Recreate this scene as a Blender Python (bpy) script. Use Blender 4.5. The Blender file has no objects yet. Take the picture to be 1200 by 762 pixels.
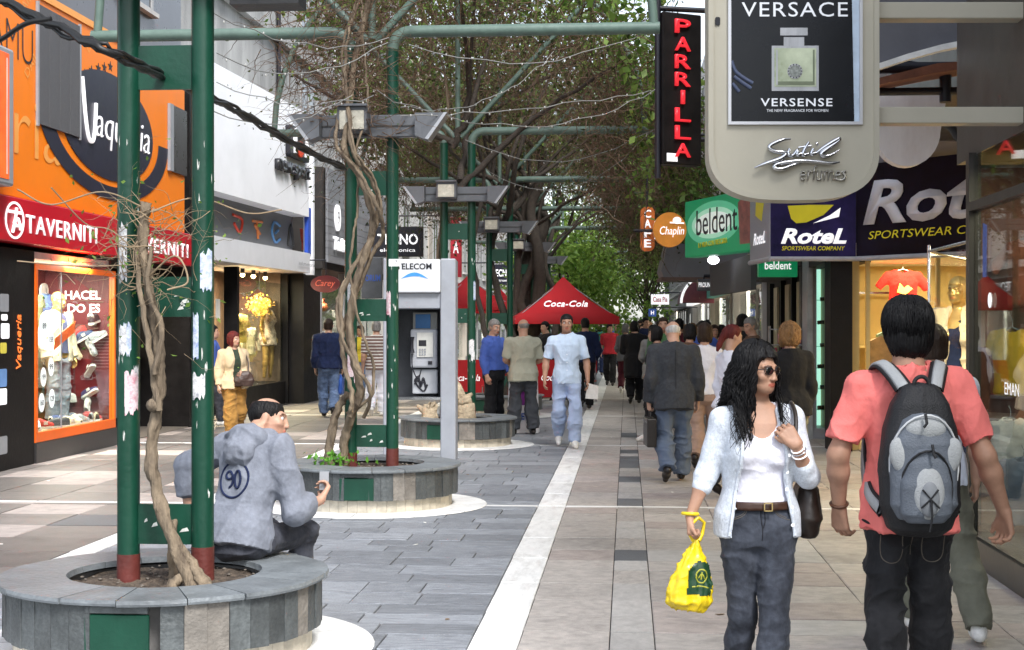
import bpy, bmesh, math, random
import numpy as np
from mathutils import Matrix, Vector
R = math.radians
rng = random.Random(7)
nrg = np.random.default_rng(11)
scene = bpy.context.scene
COL = scene.collection
# ------------------------------------------------------------------ camera, sky, sun, exposure
FPX, HZ = 1750.0, 383.0                 # focal length and horizon row in photo pixels (1200 wide)
K = FPX / 1270                          # depths below are written for a 1270-pixel lens
SY = 1.0                                # metres per unit of y (the shopfront chapters count along the street in bays of K metres)
PSI = math.atan(135 / FPX)              # the street's vanishing point lies right of the picture's middle
SN, CS = math.sin(PSI), math.cos(PSI)
CAMH = 1.61
cam_d = bpy.data.cameras.new('camera'); cam = bpy.data.objects.new('camera', cam_d); COL.objects.link(cam)
cam.location = (0, 0, CAMH); cam.rotation_euler = (R(90) + 2 / FPX, 0, PSI)
cam_d.sensor_width = 36; cam_d.lens = FPX / 1200 * 36; cam_d.clip_end = 2000; cam_d.clip_start = .05
scene.camera = cam
SUN_EL, SUN_AZ = R(50), R(150)          # overcast: soft light from high behind the camera
world = bpy.data.worlds.new('World'); scene.world = world; world.use_nodes = True
wn = world.node_tree; wn.nodes.clear()
sky = wn.nodes.new('ShaderNodeTexSky'); sky.sky_type = 'NISHITA'; sky.sun_disc = False
sky.sun_elevation = SUN_EL; sky.sun_rotation = SUN_AZ; sky.dust_density = 1.5; sky.air_density = 1.0; sky.ozone_density = 1.0
hs = wn.nodes.new('ShaderNodeHueSaturation'); hs.inputs['Saturation'].default_value = .45
bg = wn.nodes.new('ShaderNodeBackground'); bg.inputs['Strength'].default_value = .10
wo = wn.nodes.new('ShaderNodeOutputWorld')
wn.links.new(sky.outputs[0], hs.inputs['Color']); wn.links.new(hs.outputs[0], bg.inputs[0]); wn.links.new(bg.outputs[0], wo.inputs[0])
sd = bpy.data.lights.new('sun', 'SUN'); sun = bpy.data.objects.new('sun', sd); COL.objects.link(sun)
sd.energy = 1.5; sd.angle = R(18); sd.color = (1, .985, .965)
sun.rotation_euler = Vector((-math.sin(SUN_AZ) * math.cos(SUN_EL), -math.cos(SUN_AZ) * math.cos(SUN_EL), -math.sin(SUN_EL))).to_track_quat('-Z', 'Y').to_euler()
vs = scene.view_settings
vs.view_transform = 'Standard'; vs.look = 'None'; vs.exposure = 1.8; vs.gamma = 1; vs.use_curve_mapping = False
scene.cycles.max_bounces = 6; scene.cycles.transparent_max_bounces = 24
scene.cycles.use_denoising = True

# ------------------------------------------------------------------ photo pixel -> place
def at(px, py, d):                      # pixel at depth d (metres along the camera axis)
    d = d * K; u = (px - 600) / FPX; z = CAMH - (py - HZ) / FPX * d
    return Vector((-SN * d + CS * u * d, (CS * d + SN * u * d) / SY, z))
def gnd(px, py, z=0.0):                 # pixel on the ground
    return at(px, py, FPX * (CAMH - z) / (py - HZ) / K)
def onX(px, py, X):                     # pixel on the facade plane x = X
    u = (px - 600) / FPX
    return at(px, py, X / (-SN + CS * u) / K)
def onY(px, py, Y):                     # pixel on the cross plane y = Y
    u = (px - 600) / FPX
    return at(px, py, Y * SY / (CS + SN * u) / K)
def toward(u):                          # helper: unit vector
    v = Vector(u); v.normalize(); return v

# ------------------------------------------------------------------ things, parts
WM = {}
def thing(name, label, cat, loc=(0, 0, 0), rotz=0, group=None):
    o = bpy.data.objects.new(name, None); COL.objects.link(o)
    o.empty_display_size = .1
    loc = (loc[0], loc[1] * SY, loc[2])
    o.location = loc; o.rotation_euler = (0, 0, rotz)
    o['label'] = label; o['category'] = cat
    if group: o['group'] = group
    WM[o.name] = Matrix.Translation(Vector(loc)) @ Matrix.Rotation(rotz, 4, 'Z')
    return o
def tag(o, label, cat, group=None):
    o['label'] = label; o['category'] = cat
    if group: o['group'] = group
    return o
def kind(o, k): o['kind'] = k; return o
def link(name, me, mat, parent=None, world=True):
    o = bpy.data.objects.new(name, me); COL.objects.link(o)
    if mat is not None:
        me.materials.clear()
        for m in (mat if isinstance(mat, (list, tuple)) else [mat]): me.materials.append(m)
    if parent is not None:
        o.parent = parent
        if world: me.transform(WM[parent.name].inverted() @ Matrix.Diagonal((1, SY, 1, 1)))
        WM[o.name] = WM[parent.name]
    else:
        if world and SY != 1: me.transform(Matrix.Diagonal((1, SY, 1, 1)))
        WM[o.name] = Matrix.Identity(4)
    return o
def shared(name, me, parent, m):        # a piece that shares its mesh; m = world matrix
    o = bpy.data.objects.new(name, me); COL.objects.link(o); m = Matrix.Diagonal((1, SY, 1, 1)) @ m
    if parent is not None:
        o.parent = parent; m = WM[parent.name].inverted() @ m
    o.matrix_local = m
    WM[o.name] = m
    return o
def np_mesh(name, V, Fq, smooth=False):
    me = bpy.data.meshes.new(name)
    V = np.asarray(V, np.float32); Fq = np.asarray(Fq, np.int32)
    n, k = Fq.shape
    me.vertices.add(len(V)); me.vertices.foreach_set('co', V.ravel())
    me.loops.add(n * k); me.loops.foreach_set('vertex_index', Fq.ravel())
    me.polygons.add(n); me.polygons.foreach_set('loop_start', np.arange(0, n * k, k, dtype=np.int32))
    if smooth: me.polygons.foreach_set('use_smooth', np.ones(n, bool))
    me.update(calc_edges=True); me.validate()
    return me

class MB:
    def __init__(s): s.v = []; s.f = []; s.mi = []; s.m = 0; s.sm = []; s.smooth = False
    def _add(s, vs, fs):
        b = len(s.v); s.v += [tuple(x) for x in vs]
        for f in fs: s.f.append([b + i for i in f]); s.mi.append(s.m); s.sm.append(s.smooth)
    def box(s, a, b, bev=0):
        x0, x1 = sorted((a[0], b[0])); y0, y1 = sorted((a[1], b[1])); z0, z1 = sorted((a[2], b[2]))
        return s.obox(Vector(((x0 + x1) / 2, (y0 + y1) / 2, (z0 + z1) / 2)), (x1 - x0, y1 - y0, z1 - z0), bev=bev)
    def obox(s, c, d, ux=(1, 0, 0), uz=(0, 0, 1), bev=0):    # oriented box, centre, dims; bev chamfers all edges
        c = Vector(c); ux = toward(ux); uz = toward(uz); uy = uz.cross(ux); uy.normalize(); uz = ux.cross(uy)
        hx, hy, hz = d[0] / 2, d[1] / 2, d[2] / 2
        P = lambda x, y, z: c + ux * x + uy * y + uz * z
        if bev <= 0:
            vs = [P(x, y, z) for z in (-hz, hz) for y in (-hy, hy) for x in (-hx, hx)]
            s._add(vs, [(0, 2, 3, 1), (4, 5, 7, 6), (0, 1, 5, 4), (2, 6, 7, 3), (0, 4, 6, 2), (1, 3, 7, 5)]); return s
        b = min(bev, hx * .9, hy * .9, hz * .9)
        bm = bmesh.new(); bmesh.ops.create_cube(bm, size=1)
        for v in bm.verts: v.co = Vector((v.co.x * 2 * hx, v.co.y * 2 * hy, v.co.z * 2 * hz))
        bmesh.ops.bevel(bm, geom=list(bm.edges), offset=b, segments=1 if b < .012 else 2, affect='EDGES', profile=.5)
        bm.verts.ensure_lookup_table()
        s._add([P(*v.co) for v in bm.verts], [[v.index for v in f.verts] for f in bm.faces]); bm.free(); return s
    def tube(s, pts, r, n=8, caps=True):
        pts = [Vector(p) for p in pts]; rs = r if isinstance(r, (list, tuple)) else [r] * len(pts)
        vs = []; up = None
        for i, p in enumerate(pts):
            t = (pts[min(i + 1, len(pts) - 1)] - pts[max(i - 1, 0)])
            if t.length < 1e-9: t = Vector((0, 0, 1))
            t.normalize()
            if up is None: up = Vector((0, 0, 1)) if abs(t.z) < .9 else Vector((0, 1, 0))
            a = t.cross(up)
            if a.length < 1e-6: a = t.cross(Vector((1, 0, 0)))
            a.normalize(); up = a.cross(t); up.normalize()
            for k in range(n):
                q = 2 * math.pi * k / n
                vs.append(p + (a * math.cos(q) + up * math.sin(q)) * rs[i])
        fs = []
        for i in range(len(pts) - 1):
            for k in range(n):
                k2 = (k + 1) % n
                fs.append((i * n + k, i * n + k2, (i + 1) * n + k2, (i + 1) * n + k))
        old = s.smooth; s.smooth = True; s._add(vs, fs); s.smooth = old
        if caps:
            m = len(pts) - 1
            s._add([vs[k] for k in range(n)], [list(range(n - 1, -1, -1))]); s._add([vs[m * n + k] for k in range(n)], [list(range(n))])
        return s
    def lathe(s, c, prof, n=24, caps=False, a0=0, a1=2 * math.pi):     # prof: (r, z) pairs bottom to top
        c = Vector(c); full = abs(a1 - a0 - 2 * math.pi) < 1e-6; m = n if full else n + 1
        vs = []
        for (r, z) in prof:
            for k in range(m):
                q = a0 + (a1 - a0) * k / n
                vs.append(c + Vector((r * math.cos(q), r * math.sin(q), z)))
        fs = []
        for i in range(len(prof) - 1):
            for k in range(n):
                k2 = (k + 1) % m
                fs.append((i * m + k, i * m + k2, (i + 1) * m + k2, (i + 1) * m + k))
        s._add(vs, fs)
        if caps and full:
            s._add([vs[k] for k in range(m)], [list(range(m - 1, -1, -1))])
            s._add([vs[(len(prof) - 1) * m + k] for k in range(m)], [list(range(m))])
        return s
    def prism(s, pts, o, ux, uz, depth, back=0.0):      # 2-D outline (counter-clockwise seen from the front), front face at +back.. towards viewer
        o = Vector(o); ux = toward(ux); uz = toward(uz); n = ux.cross(uz); n.normalize()
        fr = [o + ux * x + uz * y + n * (back + depth) for x, y in pts]; bk = [o + ux * x + uz * y + n * back for x, y in pts]
        k = len(pts)
        s._add(fr + bk, [list(range(k)), list(range(2 * k - 1, k - 1, -1))] + [(i, k + i, k + (i + 1) % k, (i + 1) % k) for i in range(k)])
        return s
    def quad(s, a, b, c, d): s._add([a, b, c, d], [(0, 1, 2, 3)]); return s
    def ball(s, c, r, n=10, m=7, R3=None):
        c = Vector(c); r = r if isinstance(r, (tuple, list)) else (r, r, r); vs = []
        for i in range(m + 1):
            t = math.pi * i / m
            for k in range(n):
                q = 2 * math.pi * k / n
                p = Vector((r[0] * math.sin(t) * math.cos(q), r[1] * math.sin(t) * math.sin(q), -r[2] * math.cos(t)))
                if R3 is not None: p = R3 @ p
                vs.append(c + p)
        fs = [(i * n + k, i * n + (k + 1) % n, (i + 1) * n + (k + 1) % n, (i + 1) * n + k) for i in range(m) for k in range(n)]
        old = s.smooth; s.smooth = True; s._add(vs, fs); s.smooth = old
        return s
    def mesh(s, name):
        me = bpy.data.meshes.new(name); me.from_pydata(s.v, [], s.f)
        me.polygons.foreach_set('use_smooth', s.sm)
        if any(s.mi): me.polygons.foreach_set('material_index', s.mi)
        me.update(); return me
    def build(s, name, mat, parent=None, world=True): return link(name, s.mesh(name), mat, parent, world)

def rrect(w, h, r, n=5, x0=0, y0=0):
    pts = []
    for cx, cy, a in ((w - r, r, -90), (w - r, h - r, 0), (r, h - r, 90), (r, r, 180)):
        for i in range(n + 1):
            q = R(a + 90 * i / n); pts.append((x0 + cx + r * math.cos(q), y0 + cy + r * math.sin(q)))
    return pts
def disc(cx, cy, rx, ry=None, n=28): return [(cx + rx * math.cos(2 * math.pi * i / n), cy + (ry or rx) * math.sin(2 * math.pi * i / n)) for i in range(n)]
def spline(pts, n=6):                   # Catmull-Rom through points (tuples of any length)
    P = [np.array(p, float) for p in pts]; P = [2 * P[0] - P[1]] + P + [2 * P[-1] - P[-2]]; out = []
    for i in range(1, len(P) - 2):
        for j in range(n):
            t = j / n
            out.append(.5 * (2 * P[i] + (P[i + 1] - P[i - 1]) * t + (2 * P[i - 1] - 5 * P[i] + 4 * P[i + 1] - P[i + 2]) * t * t + (3 * P[i] - 3 * P[i + 1] + P[i + 2] - P[i - 1]) * t ** 3))
    out.append(P[-2]); return out

def text(parent, s, mat, o, ux, uz, h, w=None, ext=.004, shear=0, bold=0, name='lettering', center=False, space=1.0):
    cu = bpy.data.curves.new(name, 'FONT'); cu.body = s; cu.size = 1; cu.shear = shear; cu.offset = bold; cu.extrude = 0; cu.space_character = space
    cu.resolution_u = 3
    ob = bpy.data.objects.new('tmp', cu); COL.objects.link(ob)
    dg = bpy.context.evaluated_depsgraph_get(); dg.update()
    me = bpy.data.meshes.new_from_object(ob.evaluated_get(dg)); bpy.data.objects.remove(ob); bpy.data.curves.remove(cu)
    co = np.zeros(len(me.vertices) * 3, np.float32); me.vertices.foreach_get('co', co); co = co.reshape(-1, 3)
    lo, hi = co.min(0), co.max(0); sy = h / (hi[1] - lo[1]); sx = (w / (hi[0] - lo[0])) if w else sy
    ux = toward(ux); uz = toward(uz); n = ux.cross(uz); o = Vector(o)
    co -= lo; co[:, 0] *= sx; co[:, 1] *= sy
    if center: co[:, 0] -= sx * (hi[0] - lo[0]) / 2; co[:, 1] -= h / 2
    W = np.array(o)[None] + co[:, :1] * np.array(ux)[None] + co[:, 1:2] * np.array(uz)[None] + np.array(n)[None] * ext
    me.vertices.foreach_set('co', W.astype(np.float32).ravel()); me.update()
    if ext > .006:                      # give raised letters depth
        bm = bmesh.new(); bm.from_mesh(me)
        r = bmesh.ops.extrude_face_region(bm, geom=list(bm.faces))
        for v in [g for g in r['geom'] if isinstance(g, bmesh.types.BMVert)]: v.co -= n * (ext - .002)
        bmesh.ops.recalc_face_normals(bm, faces=list(bm.faces)); bm.to_mesh(me); bm.free()
    return link(name, me, mat, parent)
def stroke(parent, lines, mat, o, ux, uz, rad, name='lettering', flat=.5, n=6, smooth=5, lift=None):   # hand-drawn script lettering: lines of 2-D points (metres)
    o = Vector(o); ux = toward(ux); uz = toward(uz); nn = ux.cross(uz); mb = MB()
    for ln in lines:
        pts = spline(ln, smooth) if len(ln) > 2 else [np.array(p, float) for p in ln]
        P = [o + ux * p[0] + uz * p[1] + nn * (rad * .5 if lift is None else lift) for p in pts]
        rr = [rad * (p[2] if len(p) > 2 else 1) for p in pts]
        mb.tube(P, rr, n)
    return mb.build(name, mat, parent)

# ------------------------------------------------------------------ materials
MATS = {}
def M(name, col, rough=.6, var=.18, sc=5, bump=.12, bsc=45, metal=0, rnd=0.0, spec=.4, coat=0, col2=None, stretch=(1, 1, 1), bstretch=None, dirt=0, dirtcol=(.05, .045, .04), emit=0, spots=0, alpha=None, sheen=0, attr=None, fine=0):
    if name in MATS: return MATS[name]
    m = bpy.data.materials.new(name); m.use_nodes = True; nt = m.node_tree; N = nt.nodes; L = nt.links
    b = N['Principled BSDF']; b.inputs['Roughness'].default_value = rough; b.inputs['Metallic'].default_value = metal
    b.inputs['Specular IOR Level'].default_value = spec; b.inputs['Coat Weight'].default_value = coat
    if sheen: b.inputs['Sheen Weight'].default_value = sheen
    tc = N.new('ShaderNodeTexCoord'); oi = N.new('ShaderNodeObjectInfo')
    mu = N.new('ShaderNodeVectorMath'); mu.operation = 'SCALE'; mu.inputs[0].default_value = (37, 91, 53); L.new(oi.outputs['Random'], mu.inputs['Scale'])
    ad = N.new('ShaderNodeVectorMath'); L.new(tc.outputs['Object'], ad.inputs[0]); L.new(mu.outputs[0], ad.inputs[1])
    mp = N.new('ShaderNodeMapping'); mp.inputs['Scale'].default_value = stretch; L.new(ad.outputs[0], mp.inputs[0])
    nz = N.new('ShaderNodeTexNoise'); nz.inputs['Scale'].default_value = sc; nz.inputs['Detail'].default_value = 6; nz.inputs['Roughness'].default_value = .62
    L.new(mp.outputs[0], nz.inputs['Vector'])
    mr = N.new('ShaderNodeMapRange'); mr.inputs[1].default_value = .3; mr.inputs[2].default_value = .7; L.new(nz.outputs[0], mr.inputs[0])
    mx = N.new('ShaderNodeMix'); mx.data_type = 'RGBA'; L.new(mr.outputs[0], mx.inputs[0])
    c1 = [c * (1 - var) for c in col]; c2 = [min(1, c * (1 + var)) for c in (col2 or col)]
    mx.inputs[6].default_value = (*c1, 1); mx.inputs[7].default_value = (*c2, 1); out = mx.outputs[2]
    if attr:
        at_ = N.new('ShaderNodeAttribute'); at_.attribute_name = attr
        m2 = N.new('ShaderNodeMix'); m2.data_type = 'RGBA'; m2.blend_type = 'MULTIPLY'; m2.inputs[0].default_value = 1
        L.new(out, m2.inputs[6]); L.new(at_.outputs['Color'], m2.inputs[7]); out = m2.outputs[2]
    if dirt:
        n2 = N.new('ShaderNodeTexNoise'); n2.inputs['Scale'].default_value = sc * .45; n2.inputs['Detail'].default_value = 8; n2.inputs['Roughness'].default_value = .7; L.new(mp.outputs[0], n2.inputs['Vector'])
        r2 = N.new('ShaderNodeMapRange'); r2.inputs[1].default_value = .5; r2.inputs[2].default_value = .72; r2.inputs[4].default_value = dirt; L.new(n2.outputs[0], r2.inputs[0])
        m3 = N.new('ShaderNodeMix'); m3.data_type = 'RGBA'; L.new(r2.outputs[0], m3.inputs[0]); L.new(out, m3.inputs[6]); m3.inputs[7].default_value = (*dirtcol, 1); out = m3.outputs[2]
    if spots:
        vo = N.new('ShaderNodeTexVoronoi'); vo.inputs['Scale'].default_value = 5.5; L.new(ad.outputs[0], vo.inputs['Vector'])
        ss = N.new('ShaderNodeMapRange'); ss.inputs[1].default_value = .10; ss.inputs[2].default_value = .07; ss.inputs[4].default_value = spots; L.new(vo.outputs['Distance'], ss.inputs[0])
        sr = N.new('ShaderNodeSeparateColor'); L.new(vo.outputs['Color'], sr.inputs[0]); sg = N.new('ShaderNodeMath'); sg.operation = 'GREATER_THAN'; sg.inputs[1].default_value = .62; L.new(sr.outputs[0], sg.inputs[0]); sm_ = N.new('ShaderNodeMath'); sm_.operation = 'MULTIPLY'; L.new(ss.outputs[0], sm_.inputs[0]); L.new(sg.outputs[0], sm_.inputs[1])
        m6 = N.new('ShaderNodeMix'); m6.data_type = 'RGBA'; L.new(sm_.outputs[0], m6.inputs[0]); L.new(out, m6.inputs[6]); m6.inputs[7].default_value = (*dirtcol, 1); out = m6.outputs[2]
    if fine:
        n4 = N.new('ShaderNodeTexNoise'); n4.inputs['Scale'].default_value = bsc * 2; n4.inputs['Detail'].default_value = 2; L.new(tc.outputs['Object'], n4.inputs['Vector'])
        r4 = N.new('ShaderNodeMapRange'); r4.inputs[1].default_value = .3; r4.inputs[2].default_value = .7; r4.inputs[3].default_value = 1 - fine; r4.inputs[4].default_value = 1 + fine; L.new(n4.outputs[0], r4.inputs[0])
        m5 = N.new('ShaderNodeMix'); m5.data_type = 'RGBA'; m5.blend_type = 'MULTIPLY'; m5.inputs[0].default_value = 1; L.new(out, m5.inputs[6]); L.new(r4.outputs[0], m5.inputs[7]); out = m5.outputs[2]
    if rnd:
        hv = N.new('ShaderNodeHueSaturation'); r3 = N.new('ShaderNodeMapRange'); r3.inputs[3].default_value = 1 - rnd; r3.inputs[4].default_value = 1 + rnd
        L.new(oi.outputs['Random'], r3.inputs[0]); L.new(r3.outputs[0], hv.inputs['Value']); L.new(out, hv.inputs['Color']); out = hv.outputs[0]
    L.new(out, b.inputs['Base Color'])
    if emit: L.new(out, b.inputs['Emission Color']); b.inputs['Emission Strength'].default_value = emit
    rr = N.new('ShaderNodeMapRange'); rr.inputs[3].default_value = max(.02, rough - .12); rr.inputs[4].default_value = min(1, rough + .12); L.new(nz.outputs[0], rr.inputs[0]); L.new(rr.outputs[0], b.inputs['Roughness'])
    if bump:
        m4 = N.new('ShaderNodeMapping'); m4.inputs['Scale'].default_value = bstretch or (1, 1, 1); L.new(ad.outputs[0], m4.inputs[0])
        nb = N.new('ShaderNodeTexNoise'); nb.inputs['Scale'].default_value = bsc; nb.inputs['Detail'].default_value = 4; L.new(m4.outputs[0], nb.inputs['Vector'])
        bp = N.new('ShaderNodeBump'); bp.inputs['Strength'].default_value = bump; bp.inputs['Distance'].default_value = .02; L.new(nb.outputs[0], bp.inputs['Height']); L.new(bp.outputs[0], b.inputs['Normal'])
    MATS[name] = m; return m
def glass(name, tint=(.9, .95, .93), refl=1.0):
    if name in MATS: return MATS[name]
    m = bpy.data.materials.new(name); m.use_nodes = True; nt = m.node_tree; N = nt.nodes; L = nt.links; N.clear()
    o = N.new('ShaderNodeOutputMaterial'); t = N.new('ShaderNodeBsdfTransparent'); t.inputs[0].default_value = (*tint, 1)
    g = N.new('ShaderNodeBsdfGlossy'); g.inputs['Roughness'].default_value = .015; fr = N.new('ShaderNodeLayerWeight'); pw = N.new('ShaderNodeMath'); pw.operation = 'POWER'; pw.inputs[1].default_value = 5; L.new(fr.outputs['Facing'], pw.inputs[0])
    mm = N.new('ShaderNodeMath'); mm.operation = 'MULTIPLY_ADD'; mm.inputs[1].default_value = .9 * refl; mm.inputs[2].default_value = .035 * refl; L.new(pw.outputs[0], mm.inputs[0])
    x = N.new('ShaderNodeMixShader'); L.new(mm.outputs[0], x.inputs[0]); L.new(t.outputs[0], x.inputs[1]); L.new(g.outputs[0], x.inputs[2]); L.new(x.outputs[0], o.inputs[0])
    MATS[name] = m; return m
def leafmat(name, dark, light, trans=.35):
    if name in MATS: return MATS[name]
    m = bpy.data.materials.new(name); m.use_nodes = True; nt = m.node_tree; N = nt.nodes; L = nt.links; N.clear()
    o = N.new('ShaderNodeOutputMaterial'); a = N.new('ShaderNodeAttribute'); a.attribute_name = 'rnd'
    mx = N.new('ShaderNodeMix'); mx.data_type = 'RGBA'; L.new(a.outputs['Fac'], mx.inputs[0]); mx.inputs[6].default_value = (*dark, 1); mx.inputs[7].default_value = (*light, 1)
    d = N.new('ShaderNodeBsdfPrincipled'); d.inputs['Roughness'].default_value = .5; d.inputs['Specular IOR Level'].default_value = .3; L.new(mx.outputs[2], d.inputs['Base Color'])
    t = N.new('ShaderNodeBsdfTranslucent'); L.new(mx.outputs[2], t.inputs[0])
    x = N.new('ShaderNodeMixShader'); x.inputs[0].default_value = trans; L.new(d.outputs[0], x.inputs[1]); L.new(t.outputs[0], x.inputs[2]); L.new(x.outputs[0], o.inputs[0])
    MATS[name] = m; return m
def leaf_cloud(C, size, seed=0, droop=.3, jit=.5):      # many small folded leaves at the points C
    g = np.random.default_rng(seed); n = len(C)
    d = g.normal(size=(n, 3)); d[:, 2] -= droop; d /= np.linalg.norm(d, axis=1)[:, None]
    e = g.normal(size=(n, 3)); e -= d * (e * d).sum(1)[:, None]; e /= np.linalg.norm(e, axis=1)[:, None]
    f = np.cross(d, e); s = size * (1 + jit * (g.random(n) - .5) * 2)[:, None]
    C = np.asarray(C)
    V = np.stack([C, C + d * s * .45 + e * s * .28 + f * s * .08, C + d * s, C + d * s * .45 - e * s * .28 + f * s * .08], 1).reshape(-1, 3)
    Q = np.arange(4 * n).reshape(n, 4)
    me = np_mesh('leaves', V, Q)
    a = me.attributes.new('rnd', 'FLOAT', 'POINT'); a.data.foreach_set('value', np.repeat(g.random(n), 4).astype(np.float32))
    return me
# ------------------------------------------------------------------ ground and paving
m_bed = M('mortar', (.045, .044, .043), .9, .3, 12, .3, 60)
m_slate = M('slate_paving', (.215, .23, .258), .48, .26, 4, .5, 26, rnd=.24, spots=.45, stretch=(1, 3, 1), dirt=.35, dirtcol=(.085, .085, .085), col2=(.25, .265, .29), fine=.12)
m_slab = M('stone_slab', (.38, .35, .325), .6, .2, 7, .25, 70, rnd=.14, dirt=.6, spots=.5, dirtcol=(.19, .18, .17), fine=.2)
m_slabp = M('pink_stone_slab', (.385, .335, .31), .58, .2, 6, .25, 60, rnd=.12, dirt=.6, spots=.5, dirtcol=(.19, .175, .165), fine=.18)
m_slabd = M('dark_stone_slab', (.12, .125, .135), .55, .2, 6, .3, 60, rnd=.1, fine=.15)
m_slabl = M('light_stone_slab', (.4, .385, .37), .6, .15, 6, .25, 60, rnd=.1, dirt=.4, dirtcol=(.2, .19, .18), fine=.15)
m_white = M('white_marble_strip', (.74, .74, .73), .5, .1, 5, .1, 60, rnd=.08, dirt=.6, spots=.55, dirtcol=(.34, .325, .3), fine=.1)
m_walk = M('brown_sidewalk_slab', (.165, .148, .138), .5, .24, 5, .25, 60, rnd=.2, dirt=.65, spots=.6, dirtcol=(.085, .075, .07), fine=.15)
g = MB(); g.quad((-400, -60, -.05), (400, -60, -.05), (400, 900, -.05), (-400, 900, -.05))
kind(g.build('ground', m_bed), 'structure')
def slab_mesh(name, mat, seed=0, bev=.012, h=.03):
    mb = MB(); q = random.Random(seed)
    j = lambda a: a + q.uniform(-.012, .012)
    lo = [(-.5, -.5), (.5, -.5), (.5, .5), (-.5, .5)]; tp = [(j(x * (1 - bev * 2)), j(y * (1 - bev * 3))) for x, y in lo]
    v = [(x, y, -h) for x, y in lo] + [(x * 1.0, y * 1.0, -.004) for x, y in lo] + [(x, y, q.uniform(-.0008, .0008)) for x, y in tp]
    mb._add(v, [(0, 1, 5, 4), (1, 2, 6, 5), (2, 3, 7, 6), (3, 0, 4, 7), (4, 5, 9, 8), (5, 6, 10, 9), (6, 7, 11, 10), (7, 4, 8, 11), (8, 9, 10, 11)])
    me = mb.mesh(name); me.materials.append(mat); return me
def pavement(name): return kind(thing(name, '', ''), 'structure')
def pave(name, x0, x1, y0, y1):
    mb = MB(); mb.box((x0, y0, -.045), (x1, y1, -.012)); o = mb.build(name, m_bed); kind(o, 'structure'); return o
FRAMES = [7.34, 13.4, 20.3] + [27.0 + 6.7 * i for i in range(12)]
PX = -2.31
XW0, XW1 = -.80, -.55                   # long white strip
XL0, XL1 = -3.98, -3.78                 # its partner on the left
def lay(parent, name, meshes, cells, far, limit=300, gap=.006):
    """cells: (x0,x1,y0,y1,mesh). The nearest ones are single pieces, the rest one far part."""
    cells = sorted(cells, key=lambda c: c[2])
    for c in cells[:limit]:
        m = Matrix.Translation(((c[0] + c[1]) / 2, (c[2] + c[3]) / 2, rng.uniform(-.0025, .002))) @ Matrix.Rotation(rng.uniform(-.0035, .0035), 4, 'X') @ Matrix.Rotation(rng.uniform(-.0035, .0035), 4, 'Y') @ Matrix.Diagonal((c[1] - c[0] - gap, c[3] - c[2] - gap, 1, 1))
        shared(name, meshes[c[4]], parent, m)
    rest = cells[limit:]
    if rest:
        mats = [me.materials[0] for me in meshes]; mb = MB()
        for c in rest:
            mb.m = c[4]; mb.box((c[0] + .004, c[2] + .004, -.03), (c[1] - .004, c[3] - .004, rng.uniform(-.003, .001)))
        kind(mb.build(far, mats, parent), 'stuff')
def crosscut(y0, y1):
    return any(y1 > f - .06 and y0 < f + .06 for f in FRAMES)
# slate carriageway
p = pave('slate_paving', XL1, XW0, 2.5, 108)
sl = [slab_mesh('slate', m_slate, i, .008) for i in range(3)]
cells = []; y = 5.2
while y < 106:
    near = y < 24.5
    dy = rng.choice((.28, .33, .36, .4)) if near else .8
    for f in FRAMES:
        if y < f - .06 < y + dy + .05: dy = f - .06 - y
        elif f - .06 <= y < f + .06: y = f + .06
    if dy < .1: y += dy; continue
    x = XL1
    while x < XW0 - .02:
        w = rng.uniform(.3, .55) if near else 1.0
        if XW0 - (x + w) < .25: w = XW0 - x
        cx, cy = x + w / 2, y + dy / 2
        hit = any(math.hypot(max(abs(cx - PX) - w / 2, 0), max(abs(cy - f) - dy / 2, 0)) < .01 for f in FRAMES[:3]) and False
        under = any(math.hypot(abs(cx - PX) + w / 2, abs(cy - f) + dy / 2) < .98 for f in FRAMES)
        if not under: cells.append((x, x + w, y, y + dy, rng.randrange(3)))
        x += w
    y += dy
lay(p, 'slate', sl, cells, 'far_slate', gap=.008)
# right pavement
p = pave('right_pavement', XW1, 6.0, 2.5, 120)
ms = [slab_mesh('slab', m_slab, 1, .006), slab_mesh('slab', m_slabp, 2, .006), slab_mesh('slab', m_slabd, 3, .006), slab_mesh('slab', m_slabl, 4, .006)]
cells = []
cols = [XW1, -.09, .14, .72, 1.36, 2.0, 2.64, 3.3, 4.6, 6.0]; y = 5.4; row = 0
while y < 106:
    near = y < 36; dy = (rng.choice((.42, .5, .58)) if near else 1.1)
    for f in FRAMES:
        if y < f - .055 < y + dy + .08: dy = f - .055 - y
        elif f - .055 <= y < f + .055: y = f + .055
    if dy < .06: y += dy; continue
    for i in range(len(cols) - 1):
        if i == 1:
            k = 2 if rng.random() < .3 else (3 if rng.random() < .6 else 0)
            cells.append((cols[i], cols[i + 1], y, y + dy, k))
        elif i >= 5 and y > 11.5 and near and i > 6: cells.append((cols[i], cols[i + 1], y, y + dy, 0))
        else: cells.append((cols[i], cols[i + 1], y, y + dy, rng.choice((0, 0, 1, 1, 3)) if i else rng.choice((0, 0, 1))))
    y += dy; row += 1
lay(p, 'slab', ms, cells, 'far_slabs')
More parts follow.
